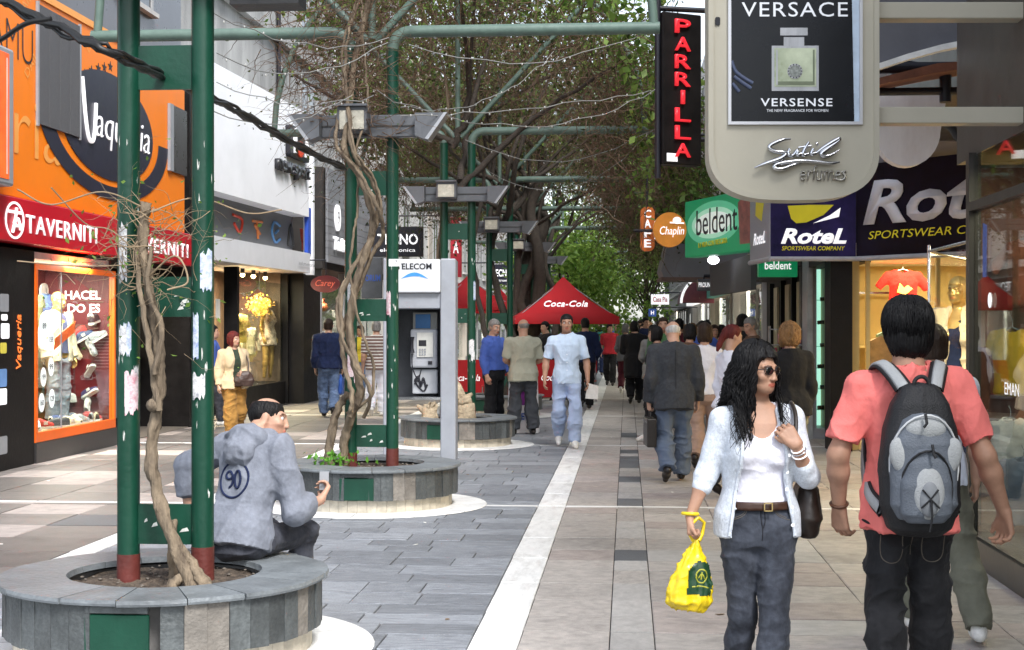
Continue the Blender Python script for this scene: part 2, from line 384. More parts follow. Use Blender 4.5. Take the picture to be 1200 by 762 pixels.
# left pavement
p = pave('left_pavement', -7.4, XL0, 2.5, 120)
mw = [slab_mesh('slab', m_walk, 5, .005), slab_mesh('slab', m_slabp, 6, .005), slab_mesh('slab', m_slabd, 7, .005)]
cells = []; y = 9.0
while y < 106:
    dy = .7 if y < 44 else 2.0
    for f in FRAMES:
        if y < f - .055 < y + dy + .08: dy = f - .055 - y
        elif f - .055 <= y < f + .055: y = f + .055
    if dy < .06: y += dy; continue
    xs = [-7.4, -6.75, -6.1, -5.4, -4.7, XL0]
    for i in range(5): cells.append((xs[i], xs[i + 1], y, y + dy, rng.choice((0, 0, 0, 1)) if not (11.1 < y < 11.8 and i == 4) else 2))
    y += dy
lay(p, 'slab', mw, cells, 'far_slabs')
# white marble strips: two along the street, one across at every frame
p = pave('marble_strip', XW0 - .001, XW1 + .001, 2.5, 108)
mm = [slab_mesh('marble', m_white, 8 + i, .004) for i in range(2)]
cells = [(XW0, XW1, 4.4 + i * 1.0, 4.4 + (i + 1) * 1.0, i % 2) for i in range(100)]
lay(p, 'marble', mm, cells, 'far_marble')
p = pave('marble_strip', XL0, XL1, 2.5, 108)
cells = [(XL0, XL1, 4.4 + i * 1.0, 4.4 + (i + 1) * 1.0, i % 2) for i in range(100)]
lay(p, 'marble', mm, cells, 'far_marble', 60)
for fy in FRAMES[1:7]:
    cr = MB(); cr.box((-6.9, fy - .05, -.04), (2.9, fy + .05, -.015)); cr = kind(cr.build('cross_strip', m_bed), 'structure')
    for a, b, n in ((-6.9, XL0, 4), (XL1, XW0, 4), (XW1, 2.9, 5)):
        for i in range(n):
            x0, x1 = a + (b - a) * i / n, a + (b - a) * (i + 1) / n
            if XL1 <= x0 < XW0 and abs((x0 + x1) / 2 - PX) < .75: continue
            shared('marble', mm[i % 2], cr, Matrix.Translation(((x0 + x1) / 2, fy, .0)) @ Matrix.Diagonal((x1 - x0 - .004, .104, 1, 1)))
# small litter on the paving
m_paper = M('litter_paper', (.75, .74, .7), .8, .1, 20)
m_butt = M('litter_brown', (.25, .17, .1), .9, .3, 20)
for i in range(26):
    x, y = rng.uniform(-6.5, 2.0), rng.uniform(7.5, 22)
    if math.hypot(x - PX, min(abs(y - f) for f in FRAMES)) < 1.1: continue
    mb = MB(); a = rng.uniform(0, 6.28); s = rng.uniform(.012, .03)
    mb.prism([(-s, -s * .5), (s, -s * .6), (s * .8, s * .5), (0, s * .7), (-s * .9, s * .4)], (x, y, .003), (math.cos(a), math.sin(a), 0), (-math.sin(a), math.cos(a), .15), .002)
    tag(mb.build('litter_scrap', m_paper if i % 3 else m_butt), ('small pale scrap of paper lying on the paving' if i % 3 else 'small brown scrap of litter lying on the paving'), 'litter', 'pale litter scraps on the paving' if i % 3 else 'brown litter scraps on the paving')

# ------------------------------------------------------------------ round planters
m_rim = M('planter_rim_slate', (.15, .165, .175), .45, .25, 6, .35, 30, rnd=.12, dirt=.3, dirtcol=(.1, .1, .1), fine=.1)
m_clad = M('planter_cladding_slate', (.068, .075, .076), .5, .35, 7, .5, 28, rnd=.35, stretch=(1, 1, .4), dirt=.35, dirtcol=(.06, .06, .06), fine=.15)
m_cladb = M('planter_bare_stone', (.19, .172, .15), .75, .3, 9, .5, 40, rnd=.15, dirt=.4, dirtcol=(.14, .12, .1))
m_cream = M('planter_base_tile', (.52, .47, .38), .6, .2, 9, .2, 50, rnd=.14, dirt=.5, dirtcol=(.22, .19, .15))
m_soil = M('planter_soil', (.055, .04, .03), .95, .5, 22, 1.0, 60, col2=(.09, .068, .05))
m_green = M('green_paint', (.004, .046, .026), .38, .22, 6, .1, 30, dirt=.25, dirtcol=(.005, .03, .02), stretch=(1, 1, .35))
m_greenp = M('pale_green_paint', (.10, .15, .125), .45, .2, 6, .1, 30, dirt=.35, dirtcol=(.06, .12, .09))
m_red = M('red_oxide_paint', (.11, .024, .019), .5, .25, 9, .2, 40, dirt=.4, dirtcol=(.06, .02, .018))
m_conc = M('planter_core', (.14, .135, .13), .9, .2, 8)
m_pebble = M('pebble', (.2, .17, .14), .8, .3, 20, rnd=.4)
def planter(cy, label, door_a, detail=1):
    t = thing('round_planter', label, 'planter', (PX, cy, 0), 0, 'round stone planters down the middle of the street')
    c = Vector((PX, cy, 0))
    MB().lathe(c, [(.66, .0), (.66, .40), (.50, .40), (.49, .30)], 40).build('core', m_conc, t)
    n = 46; w = 2 * math.pi / n
    # white marble ring on the ground
    mb = MB(); mb.lathe((0, 0, 0), [(.60, .004), (.60, .012), (1.0, .012), (1.005, .004)], 5, a0=0, a1=2 * math.pi / 12 - .006)
    me = mb.mesh('ring_stone'); me.materials.append(m_white)
    for i in range(12): shared('ring_stone', me, t, Matrix.Translation(c) @ Matrix.Rotation(i * math.pi / 6, 4, 'Z'))
    mb = MB(); mb.box((.672, -.0395, .012), (.70, .0395, .135)); me = mb.mesh('base_tile'); me.materials.append(m_cream)
    for i in range(54): shared('base_tile', me, t, Matrix.Translation(c + Vector((0, 0, rng.uniform(-.002, .002)))) @ Matrix.Rotation(i * 2 * math.pi / 54, 4, 'Z'))
    ms_ = []
    for q in range(3):
        mb = MB(); jj = lambda a: rng.uniform(-a, a)
        x0 = .678; hw = .76 * math.sin(w / 2) - .002
        lo = [(x0, -hw * .95, .138), (x0, hw * .95, .138), (x0, hw * .95, .418), (x0, -hw * .95, .418)]
        hi = [(.748 + jj(.003), -hw, .14 + jj(.004)), (.748 + jj(.003), hw, .14 + jj(.004)), (.748 + jj(.003), hw, .416 + jj(.002)), (.748 + jj(.003), -hw, .416 + jj(.002))]
        mb._add(lo + hi, [(0, 3, 2, 1), (4, 5, 6, 7), (0, 1, 5, 4), (1, 2, 6, 5), (2, 3, 7, 6), (3, 0, 4, 7)])
        me = mb.mesh('cladding_slate'); me.materials.append(m_clad); ms_.append(me)
    mbare = ms_[0].copy(); mbare.materials.clear(); mbare.materials.append(m_cladb)
    for i in range(n):
        a = i * w; da = (a - door_a + math.pi) % (2 * math.pi) - math.pi
        if abs(da) < .2: continue
        bare = .40 < da < .62 or rng.random() < .02
        shared('cladding_slate', mbare if bare else ms_[i % 3], t, Matrix.Translation(c + Vector((math.cos(a), math.sin(a), 0)) * rng.uniform(-.006, .004)) @ Matrix.Rotation(a, 4, 'Z'))
    # green service door with a slate header
    ux = Vector((-math.sin(door_a), math.cos(door_a), 0)); nrm = Vector((math.cos(door_a), math.sin(door_a), 0))
    d = MB(); d.obox(c + nrm * .728 + Vector((0, 0, .255)), (.286, .02, .225), ux, bev=.004); d = d.build('service_door', m_green, t)
    d = MB(); d.obox(c + nrm * .727 + Vector((0, 0, .395)), (.28, .03, .04), ux, bev=.004); d.build('door_header', m_clad, t)
    # rim slabs
    nr = 15; k = 0; a = 0
    while a < 2 * math.pi - .05:
        wa = rng.uniform(.33, .52)
        if 2 * math.pi - a - wa < .25: wa = 2 * math.pi - a
        mb = MB(); dz = rng.uniform(-.003, .003); ro = .775 + rng.uniform(-.006, .006)
        mb.lathe(c, [(.46, .419 + dz), (ro, .419 + dz), (ro + .004, .432 + dz), (ro, .452 + dz), (.46, .455 + dz), (.455, .42 + dz)], 5, a0=a + .004, a1=a + wa - .004)
        for q in (0, 5):
            vs = [mb.v[i * 6 + q] for i in range(6)]; mb._add(vs, [(0, 1, 2, 3, 4, 5) if q else (5, 4, 3, 2, 1, 0)])
        mb.build('rim_slab', m_rim, t); a += wa
    # soil with relief
    mb = MB(); vs = [c + Vector((0, 0, .40))]; fs = []; rr = 10; sg = 36
    for i in range(1, rr + 1):
        for k in range(sg):
            q = 2 * math.pi * k / sg; r = .485 * i / rr
            vs.append(c + Vector((r * math.cos(q), r * math.sin(q), .40 + rng.uniform(-.012, .016) - .02 * (i / rr) ** 3)))
    for k in range(sg): fs.append((0, 1 + k, 1 + (k + 1) % sg))
    for i in range(rr - 1):
        for k in range(sg): fs.append((1 + i * sg + k, 1 + (i + 1) * sg + k, 1 + (i + 1) * sg + (k + 1) % sg, 1 + i * sg + (k + 1) % sg))
    mb._add(vs, fs); mb.build('soil', m_soil, t)
    mb = MB()
    for k in range(60):
        q, r = rng.uniform(0, 6.28), .46 * math.sqrt(rng.random()); s = rng.uniform(.004, .014)
        mb.ball(c + Vector((r * math.cos(q), r * math.sin(q), .405)), (s, s * .8, s * .6), 5, 3)
    kind(mb.build('pebbles', m_pebble, t), 'stuff')
    t.scale = (1.04, 1.04, .845)
    return t
planter(FRAMES[0], 'round slate planter with a man sitting on its rim', R(-89))
planter(FRAMES[1], 'round slate planter with weeds, in front of the payphone', R(-90))
planter(FRAMES[2], 'round slate planter behind the payphone with thick gnarled stumps', R(-104))
for i in (3, 4, 5): planter(FRAMES[i], ('round planter under the dense vine, beside the red parasols', 'round planter holding the thickest dark vine trunk', 'round planter beyond the red parasols')[i - 3], R(-110))

# ------------------------------------------------------------------ pergola frames
m_steelg = M('lamp_grey_metal', (.10, .105, .115), .45, .15, 6, .06, 40, dirt=.3, dirtcol=(.05, .05, .05))
m_lampglass = M('lamp_lens', (.42, .4, .33), .25, .25, 14, .3, 90)
m_sheet = [M('poster_white', (.6, .6, .6), .8, .3, 60, .2, dirt=.95, dirtcol=(.04, .05, .1)), M('poster_blue', (.5, .55, .65), .8, .3, 40, .2, dirt=.9, dirtcol=(.05, .14, .42)), M('poster_pink', (.62, .5, .52), .8, .25, 60, .2, dirt=.9, dirtcol=(.5, .05, .12))]
ZB = 4.28
def patch(mb, c, r, a0, a1, z0, z1, seed=0):      # torn paper wrapped on a round post
    q = random.Random(seed); n = 8; top = []; bot = []
    for i in range(n + 1):
        a = a0 + (a1 - a0) * i / n
        p = Vector((c[0] + r * math.cos(a), c[1] + r * math.sin(a), 0))
        top.append(p + Vector((0, 0, z1 + q.uniform(-.02, .02)))); bot.append(p + Vector((0, 0, z0 + q.uniform(-.02, .02))))
    for i in range(n): mb.quad(bot[i], bot[i + 1], top[i + 1], top[i])
def frame(i, cy, label):
    t = thing('pergola_frame', label, 'pergola', (PX, cy, .4), 0, 'green pergola frames along the street')
    c = Vector((PX, cy, 0)); near = i < 3; nn = 16 if near else 8
    mg = m_greenp if i > 6 else m_green
    er = .16
    for s in (-1, 1):
        px = PX + s * .19
        MB().tube([(px, cy, .32), (px, cy, 1.5), (px, cy, 2.6), (px, cy, ZB - er)], .056, nn).build('post', m_green, t)
        MB().tube([(px, cy, .32), (px, cy, .49 + .02 * s)], .058, nn).build('painted_base', m_red, t)
        el = [(px + s * (er - er * math.cos(q)), cy, ZB - er + er * math.sin(q)) for q in (0, .4, .8, 1.2, math.pi / 2)]
        MB().tube(el + [(PX + s * 1.4, cy, ZB), (PX + s * 2.6, cy, ZB)], .055, nn).build('beam', m_greenp, t)
    for z0, z1 in ((.52, .72), (1.66, 1.86), (2.80, 3.02)):
        MB().box((PX - .142, cy - .012, z0), (PX + .142, cy + .012, z1)).build('cross_plate', m_green, t)
    if i < 8:
        ar = [(PX + 2.55 * math.cos(q), cy, ZB + 2.55 * math.sin(q)) for q in [math.pi * k / 20 for k in range(21)]]
        MB().tube(ar, .042, 8).build('arch', m_greenp, t)
        for q in (45, 90, 135):
            MB().tube([(PX + .06 * math.cos(R(q)), cy + .0, ZB - .12 + .06 * math.sin(R(q))), (PX + 2.55 * math.cos(R(q)), cy, ZB + 2.55 * math.sin(R(q)))], .036, 8).build('strut', m_greenp, t)
    if near:
        for k in range(9 if i == 0 else 7):
            s = rng.choice((-1, 1)); px = PX + s * .19; mb = MB(); z = rng.uniform(1.0, 2.0); a = rng.uniform(-2.6, -.6)
            patch(mb, (px, cy), .0575 + .0006 * k, a, a + rng.uniform(.5, 1.5), z, z + rng.uniform(.06, .3), k + i * 20)
            mb.build('torn_poster', rng.choice(m_sheet), t)
        mb = MB()
        for k in range(26):
            s = rng.choice((-1, 1)); px = PX + s * .19; z = rng.uniform(.7, 2.6); a = rng.uniform(-2.8, -.3); h = rng.uniform(.008, .03)
            patch(mb, (px, cy), .0572, a, a + rng.uniform(.06, .25), z, z + h, k)
        kind(mb.build('chipped_paint', M('chip', (.55, .56, .52), .8, .2, 30), t), 'stuff')
        mb = MB()
        for k in range(9):
            z = rng.choice((.55, 1.69, 2.84)) + rng.uniform(0, .1); x = rng.uniform(-.12, .09); w, h = rng.uniform(.01, .05), rng.uniform(.006, .03)
            mb.prism([(0, 0), (w, h * .3), (w * .8, h), (w * .3, h * .7)], (PX + x, cy - .0125, z), (1, 0, 0), (0, 0, 1), .0015)
        kind(mb.build('chipped_paint', M('chip', (.55, .56, .52)), t), 'stuff')
    # street-light arm on the frame
    if i < 9:
        l = thing('street_light', ('grey street light fixture above the seated man' if i == 0 else 'grey winged street light on the frame beside the payphone' if i == 1 else 'grey winged street light on the frame behind the payphone' if i == 2 else 'grey winged street light further along under the vine canopy'), 'street light', (PX, cy, 3.28), 0, 'grey street lights on the pergola')
        z0, z1 = 3.30, 3.52
        b = MB(); b.obox((PX, cy - .10, 3.41), (.86, .09, .2), bev=.008); b.build('housing', m_steelg, l)
        b = MB(); b.obox((PX, cy - .148, 3.41), (.85, .008, .012)); b.build('seam', m_bed, l)
        for s in (-1, 1):
            w = MB(); x = PX + s * .43
            pr = [(0, -.1), (.27 * s, .1), (0, .1)] if s > 0 else [(0, -.1), (0, .1), (.27 * s, .1)]
            w.prism([(0, -.1), (.1 * s, -.14), (.28 * s, .1), (0, .1)][::s], (x, cy - .055, 3.41), (1, 0, 0), (0, 0, 1), .20)
            w.build('wing', m_steelg, l)
            w = MB(); w.prism([(.09 * s, -.13), (.12 * s, -.14), (.29 * s, .1), (.26 * s, .1)][::s], (x, cy - .05, 3.41), (1, 0, 0), (0, 0, 1), .215); w.build('wing_edge', M('lamp_edge', (.3, .31, .33), .4), l)
        h = MB(); h.obox((PX - .12, cy - .24, 3.46), (.27, .2, .24), bev=.015); h = h.build('lamp_head', m_steelg, l)
        g2 = MB(); g2.obox((PX - .12, cy - .345, 3.44), (.22, .012, .17), bev=.004); g2.build('lens', m_lampglass, h)
        g2 = MB(); g2.obox((PX - .12, cy - .36, 3.57), (.28, .04, .02)); g2.build('visor', m_steelg, h)
        if i == 0:
            MB().box((PX + .38, cy - .2, 3.18), (PX + .72, cy - .02, 3.27)).build('ballast_box', M('black_metal', (.012, .012, .013), .5), l)
FL = ['green pergola frame of the planter where the man sits', 'green pergola frame standing before the payphone', 'green pergola frame just behind the payphone', 'green pergola frame at the two chatting men', 'green pergola frame beside the red parasols', 'green pergola frame past the thick dark trunk']
for i, cy in enumerate(FRAMES):
    frame(i, cy, FL[i] if i < 6 else 'pale green pergola frame far down the street')
for o in (o for o in bpy.data.objects if o.name.startswith('pergola_frame')):
    if o['label'].startswith('pale green'): o['group'] = 'far pale green pergola frames'
# ------------------------------------------------------------------ vines, trees, wires
m_bark = M('vine_bark', (.10, .072, .05), .85, .35, 14, .9, 50, stretch=(1, 1, .25), bstretch=(1, 1, .2), col2=(.2, .155, .105))
m_barkd = M('vine_bark_dark', (.05, .04, .032), .9, .3, 14, .8, 50)
m_twig = M('twig', (.12, .075, .048), .85, .3, 20, 0, rnd=.1)
m_twigp = M('pale_twig', (.27, .2, .125), .8, .2, 20, 0)
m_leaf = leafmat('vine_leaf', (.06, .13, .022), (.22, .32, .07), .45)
m_leafd = leafmat('vine_leaf_shaded', (.025, .042, .012), (.085, .10, .03), .25)  # darker copy of the vine leaf; shade inside the canopy is put into its colour
m_leafb = leafmat('tree_leaf_bright', (.09, .19, .03), (.24, .36, .07), .45)
def twigs(starts, dirs, nseg, seg, r0, wander, grav, seed):
    """many thin random-walk twigs (three-sided tubes) as one mesh"""
    g = np.random.default_rng(seed); n = len(starts); P = np.array(starts, float); D = np.array(dirs, float); D /= np.linalg.norm(D, axis=1)[:, None]
    rings = []; rad = r0 * (.5 + g.random(n))
    for k in range(nseg + 1):
        a = np.cross(D, np.array([.31, .57, .76])); a /= np.linalg.norm(a, axis=1)[:, None]; b = np.cross(D, a); rr = (rad * (1 - .8 * k / nseg))[:, None]
        rings.append(np.stack([P + rr * (a * math.cos(q) + b * math.sin(q)) for q in (0, 2.094, 4.189)], 1))
        P = P + D * seg * (.6 + .8 * g.random((n, 1))); D = D + g.normal(size=(n, 3)) * wander; D[:, 2] -= grav; D /= np.linalg.norm(D, axis=1)[:, None]
    V = np.stack(rings, 1).reshape(-1, 3); base = (np.arange(n) * (nseg + 1) * 3)[:, None, None]; k = (np.arange(nseg) * 3)[None, :, None]
    Q = []
    for j in range(3):
        j2 = (j + 1) % 3
        Q.append(np.concatenate([base + k + j, base + k + j2, base + k + 3 + j2, base + k + 3 + j], 2).reshape(-1, 4))
    return np_mesh('twigs', V, np.concatenate(Q)), P
def bark(P, rs, n=14, seed=0):          # a limb with grooves running along it
    mb = MB(); mb.tube(P, rs, n); m = len(P); V = np.array(mb.v[:m * n]); C = np.array([tuple(p) for p in P]); g = np.random.default_rng(seed); ph = g.random(8) * 6.28
    for i in range(m):
        q = 2 * np.pi * np.arange(n) / n + i * .22; k = 1 + .13 * np.sin(3 * q + ph[0]) + .09 * np.sin(5 * q + ph[1] + i * .3) + .05 * g.normal(size=n); V[i * n:(i + 1) * n] = C[i] + (V[i * n:(i + 1) * n] - C[i]) * k[:, None]
    mb.v[:m * n] = [tuple(v) for v in V]; return mb
def wiggle(pts, amp, seed, n=6):
    q = random.Random(seed); P = spline([tuple(p) for p in pts], n)
    return [Vector(p[:3]) + Vector((q.uniform(-amp, amp), q.uniform(-amp, amp), q.uniform(-amp, amp))) for p in P]
# --- bare vine in the first planter (its stem leans between the two posts)
F0, F1, F2 = FRAMES[0], FRAMES[1], FRAMES[2]
v = thing('climbing_vine', 'bare twisted brown vine stem between two green posts beside the seated man', 'vine', (PX - .02, F0 - .1, .34))
base = [(236, 705, 5.240), (228, 690, 5.263), (205, 640, 5.307), (186, 585, 5.330), (177, 530, 5.352), (184, 480, 5.352), (188, 430, 5.352), (180, 370, 5.352), (170, 310, 5.352), (168, 270, 5.352), (172, 238, 5.352)]
pts = [at(*b) for b in base]
P = wiggle(pts, .004, 3, 8); n = len(P); rs = [.037 - .014 * (i / n) ** .6 + .003 * math.sin(i * .9) + (.035 * max(0, 1 - i / 9) ** 2) for i in range(n)]
bark(P, rs, 18, 1).build('stem', m_bark, v)
for k, (pl, r) in enumerate((([(208, 700, 5.408), (203, 670, 5.419), (203, 630, 5.397), (207, 600, 5.464)], .022), ([(245, 695, 5.240), (224, 660, 5.296), (204, 632, 5.330)], .028), ([(186, 480, 5.319), (176, 420, 5.319), (166, 350, 5.330), (160, 300, 5.352), (166, 262, 5.374)], .014), ([(180, 440, 5.296), (190, 390, 5.307), (174, 340, 5.307), (178, 290, 5.330)], .013), ([(196, 700, 5.240), (206, 682, 5.285), (222, 668, 5.285)], .026))):
    P = wiggle([at(*b) for b in pl], .006, 20 + k, 6); nn = len(P)
    bark(P, [r * (1.2 - .5 * i / nn) for i in range(nn)], 12, k).build('side_stem', m_bark, v)
MB().ball(at(181, 475, 5.330), (.042, .04, .036), 9, 6).build('knot', m_bark, v)
st, di = [], []
for k in range(70):
    p = at(rng.uniform(160, 182), rng.uniform(238, 350), 5.352); st.append(p); q = rng.uniform(0, 6.28); di.append((math.cos(q) * 1.1, .5 * math.sin(q), rng.uniform(-.5, .8)))
me, ends = twigs(st, di, 8, .045, .003, .4, .03, 4); kind(link('twigs', me, m_twigp, v), 'stuff')
me, ends2 = twigs(ends[:60], np.random.default_rng(5).normal(size=(60, 3)), 5, .05, .002, .3, .05, 6); kind(link('twigs', me, m_twigp, v), 'stuff')
kind(link('young_leaves', leaf_cloud(np.concatenate([ends + nrg.normal(size=ends.shape) * .05, ends2]), .028, 3), m_leafb, v), 'stuff')
for pl, r in (([(172, 245, 5.352), (120, 225, 5.296), (60, 240, 5.240), (20, 222, 5.185)], .007), ([(170, 310, 5.352), (90, 312, 5.240), (20, 306, 5.185)], .006), ([(168, 330, 5.352), (205, 300, 5.263), (220, 330, 5.240), (196, 340, 5.240)], .008), ([(172, 250, 5.352), (230, 232, 5.464), (290, 250, 5.575), (330, 246, 5.686)], .007), ([(165, 300, 5.352), (130, 270, 5.352), (100, 262, 5.352), (60, 220, 5.240)], .006)):
    MB().tube([Vector(p) for p in spline([tuple(at(*b)) for b in pl], 8)], r * .6, 6).build('shoot', m_twigp, v)

# --- twisted vine of the second planter, climbing into the canopy
v = thing('climbing_vine', 'several twisted brown vine stems climbing the posts beside the payphone', 'vine', (PX, F1, .34))
main = [(402, 548, 9.737), (404, 520, 9.737), (410, 490, 9.685), (422, 462, 9.632), (416, 425, 9.632), (410, 390, 9.632), (413, 350, 9.632), (424, 310, 9.632), (436, 275, 9.632), (434, 240, 9.580), (420, 205, 9.580), (404, 175, 9.528), (410, 130, 9.632), (414, 80, 9.737), (425, 30, 9.737), (440, -30, 9.737)]
specs = [(main, .036)]
for k in range(4):
    q = random.Random(k + 50); ph = q.uniform(0, 6.28)
    specs.append(([(a + (13 + 4 * (k % 3)) * math.sin(i * .8 + ph), b + q.uniform(-6, 6), d + .07 * math.cos(i * .8 + ph)) for i, (a, b, d) in enumerate(main[(2 if k < 3 else 5):])], q.uniform(.012, .02)))
specs.append(([(385, 548, 9.737), (388, 510, 9.737), (396, 480, 9.716), (408, 460, 9.685)], .04))
for k, (pl, r) in enumerate(specs):
    P = wiggle([at(*b) for b in pl], .008, 70 + k, 7); nn = len(P)
    bark(P, [r * (1.15 - .5 * i / nn) * (1 + .05 * math.sin(i)) for i in range(nn)], 12, k).build('stem', m_bark, v)
st, di = [], []
for k in range(520):
    q = rng.random(); p = at(rng.gauss(418, 24), rng.uniform(-70, 175), rng.uniform(9.528, 10.051)); st.append(p); w = rng.uniform(0, 6.28); di.append((math.cos(w), .6 * math.sin(w), rng.uniform(-.6, .5)))
me, ends = twigs(st, di, 8, .09, .004, .3, .04, 8); kind(link('twigs', me, m_twig, v), 'stuff')
kind(link('young_leaves', leaf_cloud(ends[:140], .03, 9), m_leafb, v), 'stuff')
w = thing('weed_tuft', 'small bright green weeds growing on the planter soil by the vine', 'weed', at(390, 543, 9.789))
c = at(390, 543, 9.632); kind(link('leaves', leaf_cloud(np.array(c)[None] + nrg.normal(size=(90, 3)) * np.array([.11, .05, .03]) + np.array([0, 0, .03]), .05, 12, droop=-.6), leafmat('weed_leaf', (.06, .2, .02), (.16, .4, .05)), w), 'stuff')
# --- stumps in the third planter
for lab, pl, r in (('thick gnarled pale stump in the planter behind the payphone', [(545, 492, 14.630), (545, 478, 14.630), (538, 466, 14.682), (532, 452, 14.734)], .13), ('short knobbly stump in the planter seen through the payphone', [(503, 492, 14.734), (503, 482, 14.734), (506, 474, 14.734)], .11)):
    P = wiggle([at(*b) for b in pl], .03, 9, 5); nn = len(P); t = thing('vine_stump', lab, 'stump', tuple(P[0]))
    MB().tube(P, [r * (1.1 - .45 * i / nn + .12 * math.sin(i * 2.1)) for i in range(nn)], 9).build('trunk', M('stump_bark', (.36, .29, .2), .85, .35, 14, 1, 40), t)
    for k in range(4):
        q = rng.uniform(0, 6.28); b = P[nn // 2]; MB().tube([b, b + Vector((.1 * math.cos(q), .1 * math.sin(q), .05)), b + Vector((.17 * math.cos(q), .17 * math.sin(q), .1))], [.05, .045, .02], 7).build('knot', M('stump_bark', (0, 0, 0)), t)

# --- canopy over the arches: one vine per bay, each with stems, twigs and leaves
def clear_sign(P):                      # nothing grows in front of the green light box
    return P[~((P[:, 0] > .35) & (P[:, 1] < 25.5) & (P[:, 2] < 4.9))]
def shell_points(n, y0, y1, g, right=0.0, rmin=2.35, rmax=3.05, a0=-12, a1=192, hang=.25):
    q = np.radians(g.uniform(a0, a1, n * 3)); r = g.uniform(rmin, rmax, n * 3); y = g.uniform(y0, y1, n * 3)
    nz = np.sin(q * 5.3 + y * 1.9) + np.sin(q * 11.1 - y * 3.1 + 1) * .7 + np.sin(y * 4.7 + q * 2) * .6
    keep = g.random(n * 3) < np.clip(.38 + .42 * nz, .02, 1); q, r, y = q[keep][:n], r[keep][:n], y[keep][:n]
    x = PX + r * np.cos(q); z = ZB + r * np.sin(q) * (.95) - hang * np.abs(g.normal(size=len(q)))
    x = np.where(np.cos(q) > .3, x + right * g.random(len(q)) * np.cos(q), x)
    return np.stack([x, y, z], 1)
lab = {2: 'leafy green vine spreading over the arch behind the payphone', 3: 'dense green and brown vine over the arch above the chatting men', 4: 'thick dark vine with heavy trunk above the red parasols', 5: 'vine tangle hanging over the pavement beside the cafe sign', 6: 'thin vine over the farther arches'}
for i in range(2, 7):
    g = np.random.default_rng(100 + i); y0, y1 = FRAMES[i] - (2.2 if i == 2 else 3.2), FRAMES[i] + 3.3
    v = thing('canopy_vine', lab[i], 'vine', (PX, FRAMES[i], .34))
    tr = {2: [.03], 3: [.07, .05], 4: [.22, .16, .12, .09], 5: [.12, .09], 6: [.08]}[i]
    for k, r in enumerate(tr):
        q = random.Random(i * 9 + k); x = PX + q.uniform(-.3, .35); y = FRAMES[i] + q.uniform(-.3, .2)
        pl = [(x, y, .31), (x + q.uniform(-.15, .15), y, 1.2), (x + q.uniform(-.25, .25), y + .1, 2.2), (x + q.uniform(-.3, .3), y, 3.2), (x + q.uniform(-.6, .6), y + .1, 4.2), (x + q.uniform(-1.2, 1.2), y + q.uniform(-.5, .5), 5.3), (x + q.uniform(-2, 2), y + q.uniform(-1, 1), 6.3)]
        P = wiggle(pl, .02, i * 7 + k, 5); nn = len(P); MB().tube(P, [r * (1.2 - .8 * j / nn) for j in range(nn)], 9).build('stem', m_barkd if i > 2 else m_bark, v)
    for k in range({2: 5, 3: 9, 4: 12, 5: 9, 6: 5}[i]):     # limbs fanning out under the arch
        q = random.Random(i * 31 + k); a = R(q.uniform(10, 170)); pl = [(PX + q.uniform(-.2, .2), FRAMES[i], 3.2 + q.uniform(0, 1)), (PX + 1.1 * math.cos(a), FRAMES[i] + q.uniform(-.8, .8), 4.2 + .6 * math.sin(a)), (PX + 2.5 * math.cos(a), FRAMES[i] + q.uniform(-1.8, 1.8), ZB + 2.2 * math.sin(a))]
        P = wiggle(pl, .03, k + i, 6); nn = len(P); MB().tube(P, [.045 * (1.2 - .9 * j / nn) for j in range(nn)], 6).build('limb', m_barkd, v)
    right = {2: .3, 3: 1.1, 4: 1.6, 5: 1.6, 6: .6}[i]
    nt = {2: 2200, 3: 3200, 4: 3000, 5: 2000, 6: 600}[i]
    a1_ = 140 if i == 2 else 158; S = shell_points(nt, y0, y1, g, right, 1.75, 2.9, hang=.35, a1=a1_ + 12); S = clear_sign(S); D = g.normal(size=S.shape); D[:, 2] -= .4
    me, ends = twigs(S, D, 8, .12, .0065, .35, .08, i); kind(link('twigs', me, m_twig, v), 'stuff')
    nl = {2: 6500, 3: 10500, 4: 9000, 5: 8500, 6: 5000}[i]
    L1 = shell_points(nl, y0, y1, g, right, 2.3, 3.2, a1=a1_); kind(link('crown', leaf_cloud(clear_sign(L1), 0.12 if i < 4 else .14, i), m_leaf, v), 'stuff')
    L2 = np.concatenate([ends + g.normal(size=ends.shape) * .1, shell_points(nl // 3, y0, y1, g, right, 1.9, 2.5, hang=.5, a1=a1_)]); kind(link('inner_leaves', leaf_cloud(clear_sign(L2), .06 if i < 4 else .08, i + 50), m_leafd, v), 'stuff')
    if i in (3, 4, 5):                  # heavy beard hanging over the right pavement
        n = 3800; B = np.stack([g.normal(.55, .6, n), g.uniform(y0, y1, n), 0 * g.random(n)], 1); B[:, 2] = 5.6 - np.abs(g.normal(size=n)) * .75 - .25 * np.abs(B[:, 0] - .5); B[:, 2] = np.maximum(B[:, 2], 3.75 + .2 * np.abs(B[:, 0] - .8) + .25 * g.random(n))
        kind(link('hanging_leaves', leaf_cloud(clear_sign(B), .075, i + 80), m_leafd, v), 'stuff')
        sb = clear_sign(B[g.integers(0, n, 1500)]); D = g.normal(size=sb.shape); D[:, 2] -= .8; me, _ = twigs(sb, D, 6, .1, .005, .3, .15, i + 90); kind(link('hanging_twigs', me, m_twig, v), 'stuff')

